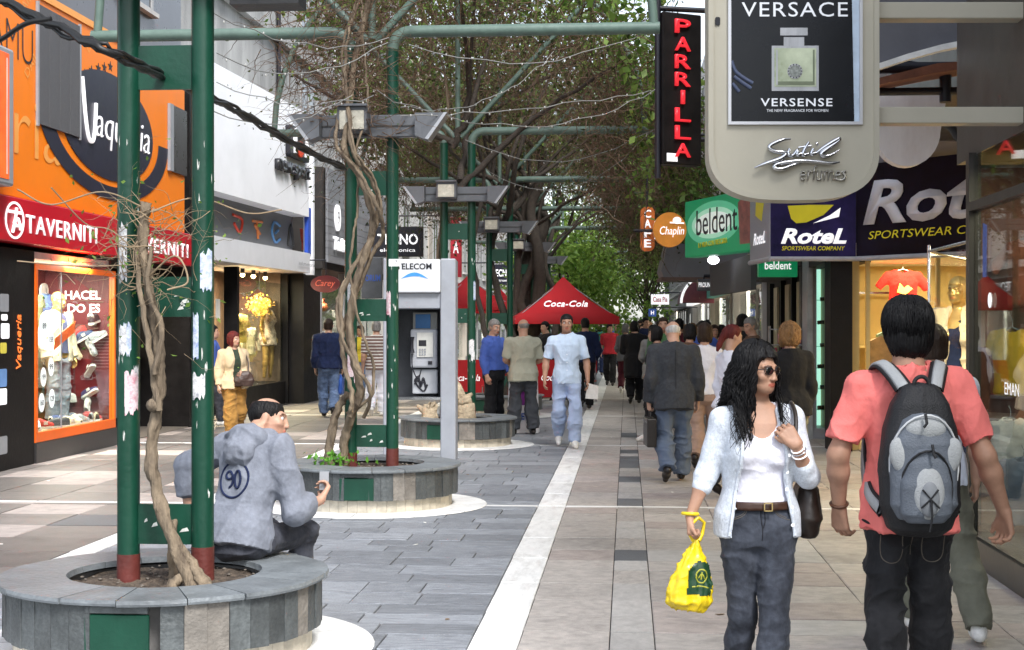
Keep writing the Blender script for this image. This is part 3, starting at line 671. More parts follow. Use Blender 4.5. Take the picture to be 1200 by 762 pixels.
# --- street trees farther along
def tree(label, x, y, h, cr, seed, n=5200, mat=m_leafb, size=.16, low=.25, cat='tree'):
    g = np.random.default_rng(seed); q = random.Random(seed); t = thing('street_tree', label, 'tree', (x, y, 0), 0, 'street trees in the distance')
    P = wiggle([(x, y, -.02), (x + .1, y, h * .25), (x - .1, y, h * .5), (x + .1, y, h * .8)], .03, seed); nn = len(P)
    MB().tube(P, [.14 * (1.2 - .9 * i / nn) for i in range(nn)], 8).build('trunk', m_barkd, t)
    cl = []; lm = MB()
    for k in range(16):
        a = q.uniform(0, 6.28); r = cr * q.uniform(.3, .95); c = Vector((x + r * math.cos(a), y + r * math.sin(a), h * q.uniform(low, 1.0)))
        cl.append((c, cr * q.uniform(.25, .45))); b = Vector((x, y, max(.5, c.z * .6))); lm.tube([b, b.lerp(c, .5) + Vector((0, 0, .15)), c], [.05, .03, .01], 5)
    lm.build('limbs', m_barkd, t)
    pts = np.concatenate([np.array(c)[None] + g.normal(size=(n // 16, 3)) * s * np.array([.55, .55, .5]) for c, s in cl])
    kind(link('crown', leaf_cloud(pts, size, seed), mat, t), 'stuff')
tree('bright green tree low under the far pergola beams', -1.9, 45, 4.1, 1.7, 1, low=.3)
tree('bright green tree behind the red parasols', -2.3, 54, 5.2, 2.0, 2, low=.3)
tree('light green tree beside the far right shops', .9, 67, 5.6, 1.8, 3, low=.35)
tree('tall green tree closing the view down the street', -1.2, 85, 8.5, 3.2, 4, 7000, size=.2, low=.35)
tree('tall green tree at the far left of the street end', -4.2, 96, 9, 3.2, 5, 6000, size=.22, low=.3)
tree('far green tree above the distant crowd', 1.9, 104, 8.5, 3.0, 6, 6000, size=.22, low=.35)

# --- black cable bundle and strings of small lights
m_black = M('black_rubber', (.012, .012, .012), .5, .2, 10, 0)
m_wire = M('pale_wire', (.2, .2, .19), .6, .1, 10, 0)
m_bulb = M('clear_bulb', (.4, .4, .38), .25, .1, 10, 0)
cb = thing('cable_bundle', 'black bundle of cables slung from the frame over the orange sign', 'cable', at(130, 62, 4.75))
for k in range(4):
    o = Vector((0, .02 * k, .02 * math.sin(k * 2)))
    P = [Vector(p) + o for p in spline([tuple(at(*b)) for b in ((-60, -35, 5.6), (0, 0, 5.3), (70, 33, 5.0), (130, 62, 4.75), (200, 95, 5.6), (255, 118, 6.4), (320, 155, 7.7), (370, 182, 8.6), (404, 196, 9.25))], 7)]
    q = random.Random(k); MB().tube([p + Vector((q.uniform(-.012, .012), 0, q.uniform(-.012, .012))) for p in P], .011 if k else .017, 6).build('cable', m_black, cb)
MB().tube([Vector(p) for p in spline([tuple(at(*b)) for b in ((-30, 60, 5.2), (0, 47, 5.1), (30, 28, 5.0), (60, 22, 4.98))], 6)], .012, 6).build('cable', m_black, cb)
def string(label, a, b, sag, seed, sp=.22):
    a, b = Vector(a), Vector(b); q = random.Random(seed); t = thing('string_lights', label, 'string lights', tuple(a), 0, 'strings of tiny lights between the frames')
    n = max(10, int((b - a).length / .25)); P = [a.lerp(b, i / n) + Vector((q.uniform(-.015, .015), 0, -sag * 4 * (i / n) * (1 - i / n) + q.uniform(-.02, .02))) for i in range(n + 1)]
    MB().tube(P, .0045, 4).build('wire', m_wire, t); mb = MB(); L_ = (b - a).length; k = int(L_ / sp)
    for i in range(k):
        f = (i + .5) / k * n; j = int(f); p = P[j].lerp(P[j + 1], f - j); mb.ball(p + Vector((0, 0, q.uniform(-.03, .01))), (.008, .008, .012), 5, 3)
    kind(mb.build('bulbs', m_bulb, t), 'stuff')
sl_ = 'thin string of tiny unlit bulbs slung between the green frames'
string(sl_, at(255, 98, 9.5), at(440, 112, 9.3), .12, 1); string(sl_, at(440, 108, 9.4), at(768, 105, 12), .35, 2); string(sl_, at(470, 136, 9.4), at(762, 106, 11), .05, 3)
string(sl_, at(480, 50, 9.6), at(770, 30, 9.7), .25, 4); string(sl_, at(545, 165, 14.2), at(768, 150, 14.2), .35, 5); string(sl_, at(560, 190, 16), at(765, 152, 14.3), .6, 6)
string(sl_, at(250, 128, 8.5), at(410, 110, 9.4), .18, 7); string(sl_, at(255, 65, 8), at(455, 48, 9.4), .2, 8); string(sl_, at(470, 125, 9.5), at(650, 60, 13), .25, 9); string(sl_, at(250, 15, 8), at(455, 45, 9.4), .15, 10)
# ------------------------------------------------------------------ left side of the street
XF = -6.95; SY = K
E, UP = Vector((0, 1, 0)), Vector((0, 0, 1))          # reading direction on the left facades
def yX(px, X=XF): return onX(px, HZ, X).y
m_orange = M('orange_board', (.88, .215, .006), .45, .05, 2, .05, 20, dirt=.08, dirtcol=(.5, .13, .02))
m_orangel = M('orange_pale_print', (.85, .36, .08), .5, .05, 4, 0)
m_blackp = M('black_print', (.014, .014, .02), .45, .15, 6, 0)
m_navy = M('navy_black_print', (.022, .022, .04), .4, .15, 6, 0)
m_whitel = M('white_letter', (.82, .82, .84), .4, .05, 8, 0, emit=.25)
m_redf = M('red_fascia', (.52, .008, .022), .35, .1, 3, .04, 20)
m_dark = M('dark_interior', (.03, .026, .024), .7, .3, 5, .1)
m_blackw = M('black_wall', (.010, .009, .009), .5, .3, 6, .1, 30, spec=.15)
m_screen = M('grey_screen', (.10, .10, .105), .6, .15, 30, .5, 140)
m_grey = M('grey_metal', (.28, .29, .31), .4, .1, 4, .03)
m_conc2 = M('stained_concrete', (.33, .33, .32), .85, .22, 2.2, .35, 22, stretch=(1, 1, .22), dirt=.75, dirtcol=(.13, .13, .13))
m_plaster = M('pale_plaster', (.5, .49, .47), .85, .14, 2, .2, 25, stretch=(1, 1, .3), dirt=.5, dirtcol=(.26, .25, .24))
m_plaster2 = M('warm_plaster', (.42, .38, .33), .85, .14, 2, .2, 25, stretch=(1, 1, .3), dirt=.5, dirtcol=(.2, .18, .16))
m_winglass = M('window_pane', (.03, .035, .04), .08, .3, 3, 0, spec=.7)
m_frame = M('window_frame', (.35, .35, .35), .5)
gl = glass('shop_glass')
m_tileint = M('shop_back_wall', (.35, .3, .25), .7, .15, 3)
def lamp(parent_loc, e, col, size, name='shop_or_fill_lamp', label='lit shop lamp inside', down=True, rot=None):
    ld = bpy.data.lights.new(name, 'AREA'); ld.energy = e * 4; ld.color = col; ld.size = size
    o = bpy.data.objects.new(name, ld); COL.objects.link(o); o.location = (parent_loc[0], parent_loc[1] * SY, parent_loc[2])
    if rot: o.rotation_euler = rot
    return o
def window_grid(t, X, s, ys, zs, w, h, mat_f=m_frame, sill=True):
    """openings on a facade x = X whose outside is towards s; every window is a part with pane, frame and sill"""
    for y in ys:
        for z in zs:
            f = MB(); e = .05
            for a, b in (((-w / 2, 0), (-w / 2 + e, h)), ((w / 2 - e, 0), (w / 2, h)), ((-w / 2 + e, h - e), (w / 2 - e, h)), ((-w / 2 + e, 0), (w / 2 - e, e)), ((-.02, e), (.02, h - e))):
                f.box((X - s * .04, y + a[0], z + a[1]), (X + s * .035, y + b[0], z + b[1]))
            f = f.build('window', mat_f, t)
            MB().box((X - s * .06, y - w / 2 + .01, z + .01), (X + s * .012, y + w / 2 - .01, z + h - .01)).build('pane', m_winglass, f)
            if sill: MB().box((X, y - w / 2 - .06, z - .07), (X + s * .1, y + w / 2 + .06, z - .003)).build('sill', m_plaster, f)
# ---- building with the orange board
A = thing('shop_building', 'corner shop building carrying the orange board and red fascia', 'building', (XF, 13, 0))
MB().box((-12, 9.0, 5.6), (-7.25, 17.3, 13)).build('upper_wall', M('dark_cladding', (.10, .105, .12), .3, .2, 3, .05), A)
MB().box((-12, 9.0, 2.56), (-7.06, 17.3, 5.6)).build('wall', m_dark, A)
MB().box((-12, 17.0, 0), (-6.98, 17.42, 6.0)).build('party_wall', m_blackw, A)
MB().box((-12, 9.0, 0), (-6.97, 11.0, 2.55)).build('wall', m_blackw, A)
MB().box((-12, 9.0, 0), (-10.6, 17.3, 2.56)).build('wall', m_dark, A)
MB().box((-10.6, 9.0, -.02), (-7.0, 17.3, .012)).build('shop_floor', M('shop_floor', (.16, .14, .12), .4), A)
window_grid(A, -7.25, 1, [10.5, 12.2, 13.9, 15.6], [6.4, 9.2], 1.2, 1.7)
MB().box((XF - .02, 11.0, 0), (XF + .012, yX(39), 2.5)).build('black_panel', m_blackw, A)
b = thing('orange_sign_board', 'big orange shop board with black disc and white script', 'sign', (XF, 13, 3.1))
MB().box((-7.05, 9.3, 3.09), (XF, 16.72, 5.58)).build('board', m_orange, b)
MB().box((XF + .001, yX(-20), 5.5), (XF + .02, 16.72, 5.585)).build('top_edge', m_orangel, b)
MB().prism(disc(0, 0, 1.30, .72, 48), (XF, 14.26, 4.3), E, UP, .012).build('black_disc', m_navy, b)
arc = [(1.82 * math.cos(q), .98 * math.sin(q)) for q in [R(176 + 184 * k / 30) for k in range(31)]] + [(1.5 * math.cos(q), .80 * math.sin(q)) for q in [R(360 - 184 * k / 30) for k in range(31)]]
mb = MB(); o_ = Vector((XF + .006, 14.26, 4.3))
for k in range(30):
    a_ = [arc[k], arc[k + 1], arc[61 - k - 1], arc[61 - k]]; mb.prism([a_[0], a_[1], a_[2], a_[3]], o_, E, UP, .006)
mb.build('black_arc', m_navy, b)
stroke(b, [[(0, .62), (.03, .45), (.08, .15), (.16, -.12), (.27, -.16), (.33, .0), (.36, .35)]], m_whitel, (XF + .014, 13.46, 4.18), E, UP, .026)
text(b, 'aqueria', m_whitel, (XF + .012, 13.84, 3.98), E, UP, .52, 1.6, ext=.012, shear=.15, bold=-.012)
text(b, 'ria', m_orangel, (XF + .002, yX(16), 3.58), E, UP, .66, yX(71) - yX(16), ext=.005, bold=-.005)
text(b, 'AMU', m_blackp, (XF + .002, yX(-12), 4.66), E, UP, .42, yX(38) - yX(-12), ext=.005, bold=-.02)
for k, (px, py) in enumerate(((91, 93), (99, 87), (107, 83), (115, 80), (122, 79), (129, 78), (71, 142))):
    c = onX(px, py, XF); st_ = [(.07 * (1 if j % 2 == 0 else .42) * math.cos(R(90 + 36 * j)), .07 * (1 if j % 2 == 0 else .42) * math.sin(R(90 + 36 * j))) for j in range(10)]
    MB().prism(st_, c, E, UP, .006).build('star', m_blackp, b)
for px, py in ((32, 92), (24, 22), (104, 62)):
    c = onX(px, py, XF); text(b, 'DAILY', m_orangel, c, Vector((0, .6, .8)), Vector((0, -.8, .6)), .1, .5, ext=.004)
p0 = onX(43, 31, XF); p1 = onX(91, 54, XF)
s_ = thing('vent_screen', 'dark grey mesh screen fixed on the orange board', 'vent', (XF, p0.y, 4))
MB().box((XF + .003, p0.y, 4.01), (XF + .03, p1.y, 5.42)).build('mesh_panel', m_screen, s_)
for y0, y1 in ((p0.y - .03, p0.y), (p1.y, p1.y + .03)): MB().box((XF + .003, y0, 3.98), (XF + .035, y1, 5.45)).build('frame_bar', m_grey, s_)
for k in (1, 2, 3): MB().box((XF + .03, p0.y + (p1.y - p0.y) * k / 4 - .01, 4.01), (XF + .034, p0.y + (p1.y - p0.y) * k / 4 + .01, 5.42)).build('rib', m_screen, s_)
w_ = thing('upper_window', 'dark upper window beside the orange board behind the right green post', 'window', (XF, 16.2, 3.9))
MB().box((XF + .004, yX(196), 3.98), (XF + .05, yX(200), 5.0)).build('frame_bar', m_grey, w_); MB().box((XF + .004, yX(200), 3.98), (XF + .03, 16.75, 5.0)).build('pane', M('dull_pane', (.05, .045, .05), .3), w_)
# red lightbox at the edge
l = thing('light_box_sign', 'red and orange light box sign with grey rim on the orange board', 'sign', (XF, 11.4, 3.2))
MB().box((XF, 10.9, 3.13), (XF + .3, yX(17, XF + .3), 4.62), bev=.03).build('case', m_grey, l)
MB().box((XF + .3, 10.95, 3.2), (XF + .306, yX(15, XF + .3) - .08, 4.55)).build('face', M('lit_red_face', (.75, .06, .015), .4, .1, 3, 0, col2=(.8, .12, .02), emit=.25), l)
MB().box((XF + .306, yX(15, XF + .3) - .13, 3.25), (XF + .309, yX(15, XF + .3) - .11, 4.5)).build('trim_line', M('pink_line', (.85, .5, .45)), l)
# red fascia
f = thing('red_fascia_sign', 'red shop fascia with white lettering under the orange board', 'sign', (XF, 13, 2.55))
MB().box((XF - .2, 9.3, 2.56), (XF + .12, 16.74, 3.06), bev=.01).build('board', m_redf, f)
XT = XF + .12; ty0, ty1 = yX(30, XT), yX(113, XT)
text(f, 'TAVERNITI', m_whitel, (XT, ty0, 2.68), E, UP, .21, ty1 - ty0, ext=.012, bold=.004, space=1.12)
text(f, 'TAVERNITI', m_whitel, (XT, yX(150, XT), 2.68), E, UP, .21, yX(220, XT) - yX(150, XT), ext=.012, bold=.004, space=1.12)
cy = yX(17, XT); mb = MB()
for k in range(24):
    q, q2 = 2 * math.pi * k / 24, 2 * math.pi * (k + 1) / 24
    mb.prism([(.19 * math.cos(q), .21 * math.sin(q)), (.19 * math.cos(q2), .21 * math.sin(q2)), (.165 * math.cos(q2), .185 * math.sin(q2)), (.165 * math.cos(q), .185 * math.sin(q))][::1], (XT, cy, 2.8), E, UP, .008)
mb.build('emblem_ring', m_whitel, f)
stroke(f, [[(-.13, .09), (.0, .09), (.13, .09)], [(.02, .14), (-.01, .0), (-.06, -.14)], [(.1, -.04), (.03, -.06), (-.03, -.03), (.05, .02), (.1, -.1)]], m_whitel, (XT + .004, cy, 2.8), E, UP, .018, 'emblem_mark')
# stickers and neon script on the black panel
for k, (px, py, w, h, m) in enumerate(((5, 355, .17, .2, m_grey), (5, 372, .12, .07, m_whitel), (6, 388, .16, .17, m_whitel), (4, 408, .12, .12, M('sticker_yellow', (.7, .6, .08))), (3, 443, .16, .2, M('sticker_blue', (.15, .3, .6))), (3, 465, .16, .18, m_whitel), (3, 522, .18, .2, m_grey))):
    c = onX(px, py, XF + .012); mb = MB(); mb.prism(rrect(w, h, .02, 3, -w / 2, -h / 2), c, E, UP, .003); t = tag(mb.build('sticker', m), ('pale grey square sticker on the black shop wall', 'small white strip sticker on the black shop wall', 'round cornered white sticker on the black shop wall', 'yellow sticker on the black shop wall', 'blue sticker on the black shop wall', 'white square sticker below the blue one on the black wall', 'grey sticker low on the black shop wall')[k], 'sticker')
n_ = thing('neon_script', 'dim orange script lettering running up the black shop wall', 'sign', onX(23, 440, XF + .02))
text(n_, 'Vaqueria', M('neon_orange', (.75, .16, .03), .4, 0, 5, 0, emit=.35), onX(26, 432, XF + .014), Vector((0, 0, 1)), Vector((0, -1, 0)), .13, .62, ext=.008, shear=.2)
# display window
W = thing('display_window', 'orange framed shop window full of shoes and clothes', 'shop window', (XF, 13.1, 0))
wy0, wy1 = yX(40), yX(134); fm = M('orange_frame', (.8, .13, .01), .35, .08, 4, .03)
MB().box((-7.9, wy0, 0), (XF + .03, wy1 + .02, .24)).build('base', M('black_granite', (.035, .033, .033), .35, .3, 30, .1, 60), W)
for a, b2 in (((wy0, .245), (wy0 + .05, 2.36)), ((wy1 - .04, .245), (wy1, 2.36)), ((wy0 + .05, 2.29), (wy1 - .04, 2.36)), ((wy0 + .05, .245), (wy1 - .04, .36))):
    MB().box((XF - .05, a[0], a[1]), (XF + .02, b2[0], b2[1])).build('frame_bar', fm, W)
MB().box((XF - .02, wy0 + .05, .36), (XF - .014, wy1 - .04, 2.29)).build('pane', gl, W)
MB().box((XF - .012, wy0 + .62, .36), (XF - .006, wy0 + .64, 2.29)).build('mullion', m_grey, W)
MB().box((-7.9, wy0, .25), (XF - .06, wy1 - .04, .31)).build('display_floor', M('display_floor', (.3, .22, .14), .6), W)
MB().box((-8.0, wy0, .3), (-7.9, wy1, 2.5)).build('back_panel', M('maroon_panel', (.10, .012, .016), .5), W)
MB().box((-7.9, wy0 - .04, .3), (XF - .06, wy0, 2.5)).build('side_panel', m_blackw, W)
MB().box((-7.9, wy1 - .03, .3), (XF - .06, wy1 + .02, 2.5)).build('side_panel', M('maroon_panel', (0, 0, 0)), W); MB().box((-7.9, wy0, 2.42), (XF - .06, wy1 - .04, 2.5)).build('ceiling_panel', M('white_panel', (.7, .7, .68)), W)
text(W, 'HACEL', m_whitel, (-7.62, wy1 - .034, 1.98), (1, 0, 0), UP, .12, .5, ext=.004, bold=.02); text(W, 'DO ES', m_whitel, (-7.58, wy1 - .034, 1.80), (1, 0, 0), UP, .12, .45, ext=.004, bold=.02)
lamp((-7.3, (wy0 + wy1) / 2, 2.40), 20, (1, .93, .8), .9)
def sneaker(label, c, rz, mat, s=1.0, tilt=0, roll=0):
    t = thing('sneaker', label, 'shoe', tuple(c), rz, 'shoes in the orange framed window')
    ol = [(-.135, -.03), (-.10, -.042), (.0, -.036), (.08, -.046), (.12, -.03), (.135, 0), (.12, .035), (.08, .046), (0, .036), (-.10, .042), (-.135, .03)]
    T_ = Matrix.Rotation(tilt, 4, 'Y') @ Matrix.Rotation(roll, 4, 'X') @ Matrix.Scale(s, 4)
    so = MB(); so.prism(ol, (0, 0, 0), (1, 0, 0), (0, 1, 0), .03); so = so.mesh('sole'); so.transform(T_)
    up = MB(); up.smooth = True; rings = [(-.13, .03, .085), (-.09, .038, .10), (-.04, .036, .10), (.02, .038, .075), (.07, .043, .055), (.11, .036, .045), (.13, .015, .032)]
    vs = []
    for x, w, h in rings: vs += [(x, w * math.cos(q), .028 + h * math.sin(q)) for q in [math.pi * k / 6 for k in range(7)]]
    up._add(vs, [(i * 7 + k, i * 7 + k + 1, (i + 1) * 7 + k + 1, (i + 1) * 7 + k) for i in range(6) for k in range(6)]); up = up.mesh('upper'); up.transform(T_)
    link('sole', so, M('sole_white', (.7, .69, .65), .6), t, world=False); link('upper', up, mat, t, world=False)
    st2 = MB(); st2.box((-.02, -.044, .05), (.03, -.036, .09)); st2 = st2.mesh('side_stripe'); st2.transform(T_); link('side_stripe', st2, M('sole_white', (0, 0, 0)), t, world=False)
shc = [('white', (.72, .71, .68)), ('black', (.03, .03, .035)), ('beige', (.6, .5, .34)), ('grey', (.3, .31, .33)), ('navy', (.04, .06, .15)), ('red', (.45, .03, .03))]
for k in range(40):
    y = wy0 + .25 + (wy1 - wy0 - .4) * rng.random(); z = rng.choice((.345, .345, .62, .85, 1.08, 1.3, 1.52)) if k > 13 else .345
    x = rng.uniform(-7.45, -7.08) if z < .4 else rng.uniform(-7.8, -7.05); c_, m_ = shc[k % 6]
    if z > .4: y = wy1 - .1; z = rng.uniform(.5, 1.7)
    sneaker('%s sneaker %s in the orange framed window' % (c_, 'lying on the floor' if z < .4 else 'hung on the back'), (x, y, z), rng.uniform(0, 6.28), M('shoe_' + c_, m_, .6, .2, 20), 1.0, 0 if z < .4 else rng.uniform(-.9, .9), 0 if z < .4 else rng.uniform(-.5, .5))
for k, (py_, px_) in enumerate(((382, 53), (398, 61), (442, 52), (467, 62), (430, 61), (472, 50))):
    c = onX(px_, py_, XF - .005); t = thing('price_tag', 'white oval price tag stuck inside the orange framed window', 'price tag', c, 0, 'oval price tags on the window')
    MB().prism(disc(0, 0, .065, .115, 20), c, E, UP, .002, -.012).build('card', m_whitel, t); text(t, ('89', '159', '199', '129', '99', '160')[k], m_blackp, c, E, UP, .07, .085, ext=-.008, center=True, bold=.02)
for k, (y_, z_, c_, w_, h_) in enumerate(((.2, 1.2, (.75, .5, .05), .2, 1.0), (.42, 1.65, (.5, .03, .03), .22, .55), (.75, 1.75, (.7, .65, .5), .24, .5), (1.75, 1.1, (.6, .58, .55), .2, 1.1), (1.62, .45, (.05, .25, .35), .22, .55))):
    mb = MB(); mb.prism(rrect(w_, h_, .1, 5), (-7.86, wy0 + y_, z_), E, UP, .02); t = thing('display_board', ('yellow', 'red', 'cream', 'grey', 'teal')[k] + ' skateboard deck standing in the orange framed window', 'skateboard', (-7.86, wy0 + y_, z_), 0)
    me_ = mb.mesh('deck'); link('deck', me_, M('deck%d' % k, c_, .35, .3, 12), t); mb = MB(); mb.prism(disc(w_ / 2, h_ * .6, .05), (-7.84, wy0 + y_, z_), E, UP, .004); mb.build('decal', m_blackp, t)
b_ = MB(); b_.prism([(0, 0), (.5, .22), (.52, .36), (.02, .15)], (XF - .1, wy0 + .62, 1.32), E, UP, .006); tag(b_.build('promo_banner', M('orange_neon_card', (.9, .13, .02), .5, .1, 6, 0)), 'slanted orange banner across the jacket in the shop window', 'banner')
# entrance goods
o_ = thing('notice_board', 'grey leaning board standing in the shop entrance', 'board', (-7.3, 15.0, 0)); mb = MB(); mb.obox((-7.35, 15.0, 1.0), (.04, .62, 1.4), (1, 0, .06), (-.06, 0, 1)); mb.build('panel', M('board_grey', (.12, .125, .13), .5), o_)
for dy in (-.26, .26): MB().tube([(-7.38, 15.05 + dy, 0), (-7.36, 15.05 + dy, .4)], .02, 6).build('leg', m_blackp, o_)
stroke(o_, [[(0, 0), (.1, .3), (.18, .02), (.3, .33), (.36, .05)], [(-.05, .1), (.4, .2)]], m_blackp, (-7.32, 14.85, 1.1), E, UP, .008)
t = thing('goods_box', 'red box with a round mark on the entrance shelf', 'box', (-8.0, 16.2, .6)); MB().box((-8.2, 16.0, .68), (-7.8, 16.7, .98), bev=.01).build('case', M('red_card', (.35, .015, .015)), t); MB().prism(disc(0, 0, .07), (-7.8, 16.35, .83), E, UP, .004).build('mark', m_whitel, t)
t = thing('wooden_shelf', 'low wooden shelf in the shop entrance', 'shelf', (-8.0, 16.3, 0)); MB().box((-8.3, 15.9, .6), (-7.75, 16.9, .67)).build('top', M('wood', (.3, .18, .07), .5, .3, 5, .2, stretch=(1, .2, 1)), t); MB().box((-8.3, 15.92, 0), (-7.8, 15.98, .6)).build('side', M('wood', (0, 0, 0)), t); MB().box((-8.3, 16.8, 0), (-7.8, 16.86, .6)).build('side', M('wood', (0, 0, 0)), t)
lamp((-8.6, 15.6, 2.5), 8, (1, .85, .6), 1.0)

# ---- white sport shop
Bn = thing('shop_building', 'white fronted sport shop with raised sign and lit window', 'building', (XF, 20, 0))
m_wh = M('white_metal_panel', (.86, .87, .90), .5, .04, 1.5, .03, 20, dirt=.15, dirtcol=(.5, .52, .56)); m_gb = M('grey_band', (.17, .175, .185), .55, .1, 3)
def skew(mb, y0, x0, y1, x1, z0, z1, dep):      # box whose street face runs from (x0,y0) to (x1,y1)
    mb._add([(x0, y0, z0), (x1, y1, z0), (x1 - dep, y1, z0), (x0 - dep, y0, z0), (x0, y0, z1), (x1, y1, z1), (x1 - dep, y1, z1), (x0 - dep, y0, z1)], [(0, 3, 2, 1), (4, 5, 6, 7), (0, 1, 5, 4), (1, 2, 6, 5), (2, 3, 7, 6), (3, 0, 4, 7)]); return mb
ya, yb = 17.45, yX(362, -6.62); dirB = toward((-6.62 + 6.95, yb - ya, 0))
def XB(y, off=0): return -6.95 + .33 * (y - ya) / (yb - ya) + off
skew(MB(), ya, -6.95, yb, -6.62, 3.9, 6.05, .9).build('white_box', m_wh, Bn)
skew(MB(), ya, -7.3, yb, -6.97, 3.12, 3.9, .9).build('grey_band', m_gb, Bn)
skew(MB(), ya, -6.93, yb, -6.6, 2.73, 3.14, 1.6).build('canopy', M('pale_canopy', (.68, .69, .72), .5, .05, 3), Bn)
skew(MB(), yb + .02, -6.64, yb + .22, -6.63, 3.14, 4.1, .08).build('blue_strip', M('blue_panel', (.02, .07, .4)), Bn)
skew(MB(), yb + .2, -6.6, yb + .3, -6.59, 2.7, 5.2, .2).build('white_edge', m_wh, Bn)
n0 = yX(324, -6.7); 
text(Bn, 'new sport', M('dark_metal_letter', (.03, .03, .035), .3), (XB(n0, .01), n0, 4.55), dirB, UP, .34, yX(359, -6.62) - n0, ext=.10, bold=.03, name='raised_lettering')
q_ = yX(336, -6.68); mb = MB(); mb.prism(rrect(1.05, .62, .05, 3), (XB(q_), q_, 4.98), dirB, UP, .1); mb = mb.build('logo_plate', m_blackp, Bn)
stroke(Bn, [[(.2, .08), (.2, .5), (.5, .58), (.8, .5), (.8, .08)]], m_wh, (XB(q_, .1), q_, 4.98), dirB, UP, .05, 'logo_mark'); MB().prism(disc(.5, .2, .16, .16), (XB(q_, .1), q_, 4.98), dirB, UP, .03).build('logo_dot', M('logo_red', (.7, .06, .02)), Bn)
icols = [(.6, .05, .02), (.65, .2, .06), (.12, .3, .6), (.06, .06, .06), (.55, .08, .05)]
for k, px in enumerate((281, 300, 319, 333, 345)):
    y = yX(px, -7.1); c = Vector((XB(y, -.35), y, 3.5)); w = 1.0 if k < 3 else .7
    ln = [[[(-.2, .15), (.2, .1), (.1, -.15), (-.15, 0)]], [[(-.2, .12), (.25, .14)], [(0, .14), (.05, -.2)], [(-.1, .05), (.15, -.1)]], [[(.2, .15), (-.1, .2), (-.22, 0), (-.05, -.2), (.2, -.12)], [(.1, .05), (-.05, -.02)]], [[(-.2, -.2), (0, .22), (.2, -.2), (-.2, -.2)]], [[(-.15, .2), (0, -.1), (.15, .2)], [(0, .2), (0, -.25)]]][k]
    stroke(Bn, [[(a * w, b2) for a, b2 in l_] for l_ in ln], M('icon%d' % k, icols[k], .5), c, dirB, UP, .026, 'sport_icon', smooth=3)
text(Bn, 'indumentaria', m_gb, (XB(22.0, .02), 21.6, 2.86), dirB, UP, .08, .9, ext=.004)
MB().box((-12, 17.45, 0), (-9.3, 24, 3.1)).build('back_wall', m_dark, Bn)
MB().box((-9.3, 17.45, -.02), (-7.0, 24, .012)).build('shop_floor', m_dark, Bn)
MB().box((-7.6, 17.45, 0), (-7.2, 18.6, 2.73)).build('side_pier', m_blackw, Bn)
wa_, wb_ = yX(270, -7.2), yX(340, -7.0)
MB().box((-8.4, wa_, 0), (-7.1, wb_, .48)).build('window_base', m_blackw, Bn)
for y in (wa_ - .06, wb_): MB().box((-7.3, y, 0), (-7.05, y + .1, 2.7)).build('frame_bar', m_blackw, Bn)
MB().box((-7.16, wa_ + .04, .48), (-7.15, wb_, 2.5)).build('pane', gl, Bn)
MB().box((-8.5, wa_, .48), (-8.4, wb_, 2.73)).build('display_back', M('display_back', (.12, .085, .06), .6, .4, 4), Bn); MB().box((-8.4, wb_ - .03, .48), (-7.2, wb_, 2.73)).build('side_panel', M('display_back', (0, 0, 0)), Bn)
MB().box((-7.25, wb_ + .12, 0), (-6.75, 23.6, 2.72)).build('end_pier', m_blackw, Bn)
for k, y in enumerate((wa_ + .4, wa_ + .9, wa_ + 1.5, wa_ + 2.2, wa_ + 2.9)):
    t = thing('spot_lamp', 'small warm spot lamp under the sport shop canopy', 'lamp', (-7.3, y, 2.6), 0, 'spot lamps over the sport shop window'); MB().tube([(-7.3, y, 2.72), (-7.3, y, 2.62)], .04, 8).build('body', m_blackp, t); MB().ball((-7.3, y, 2.6), .045, 8, 5).build('bulb', M('warm_bulb', (1, .75, .35), .4, 0, 5, 0, emit=9), t)
lamp((-7.7, (wa_ + wb_) / 2, 2.6), 40, (1, .82, .55), 1.0)
t = thing('feather_lamp', 'fluffy yellow orange lamp glowing in the sport shop window', 'lamp', (-7.7, yX(302, -7.7), 2.0)); c = Vector((-7.4, yX(304, -7.4), 2.05))
kind(link('feathers', leaf_cloud(np.array(c)[None] + nrg.normal(size=(900, 3)) * .085, .06, 77, droop=.8), M('feather_yellow', (.85, .45, .08), .7, .3, 5, 0, emit=.45), t), 'stuff'); MB().tube([c, c + Vector((0, 0, .7))], .01, 5).build('cord', m_blackp, t)
# price labels on pier
t = tag(MB().box((-7.19, yX(252, -7.2), 1.75), (-7.185, yX(257, -7.2), 2.1)).build('paper_notice', m_paper), 'white paper notice on the pier beside the sport shop', 'notice')
# ---- slatted grey shop
Cn = thing('shop_building', 'shop with dark grey slatted front above an oval sign', 'building', (-6.6, 26, 0))
MB().box((-12, 24.0, 0), (-9.2, 30, 3.0)).build('back_wall', m_tileint, Cn); MB().box((-12, 23.65, 2.9), (-6.72, 30, 5.15)).build('wall', m_dark, Cn)
MB().box((-12, 29.6, 0), (-6.7, 30, 2.9)).build('end_pier', m_plaster, Cn)
m_sl = M('grey_slat', (.2, .205, .22), .55, .15, 4, .1, 30, rnd=.12)
mb = MB(); mb.box((-.03, -2.95, 0), (.03, 2.95, .155)); sme = mb.mesh('slat'); sme.materials.append(m_sl)
for k in range(13): shared('slat', sme, Cn, Matrix.Translation((-6.66, 26.75, 3.05 + k * .162)))
text(Cn, 'Tuki', m_whitel, (-6.62, yX(391, -6.6), 3.35), E, UP, .3, 1.0, ext=.05, shear=.2, bold=.02); MB().prism(disc(0, 0, .2, .3), (-6.63, yX(396, -6.6), 4.1), E, UP, .05).build('round_emblem', m_whitel, Cn); text(Cn, '9', m_blackp, (-6.58, yX(396, -6.6), 4.1), E, UP, .3, .15, ext=.004, center=True)
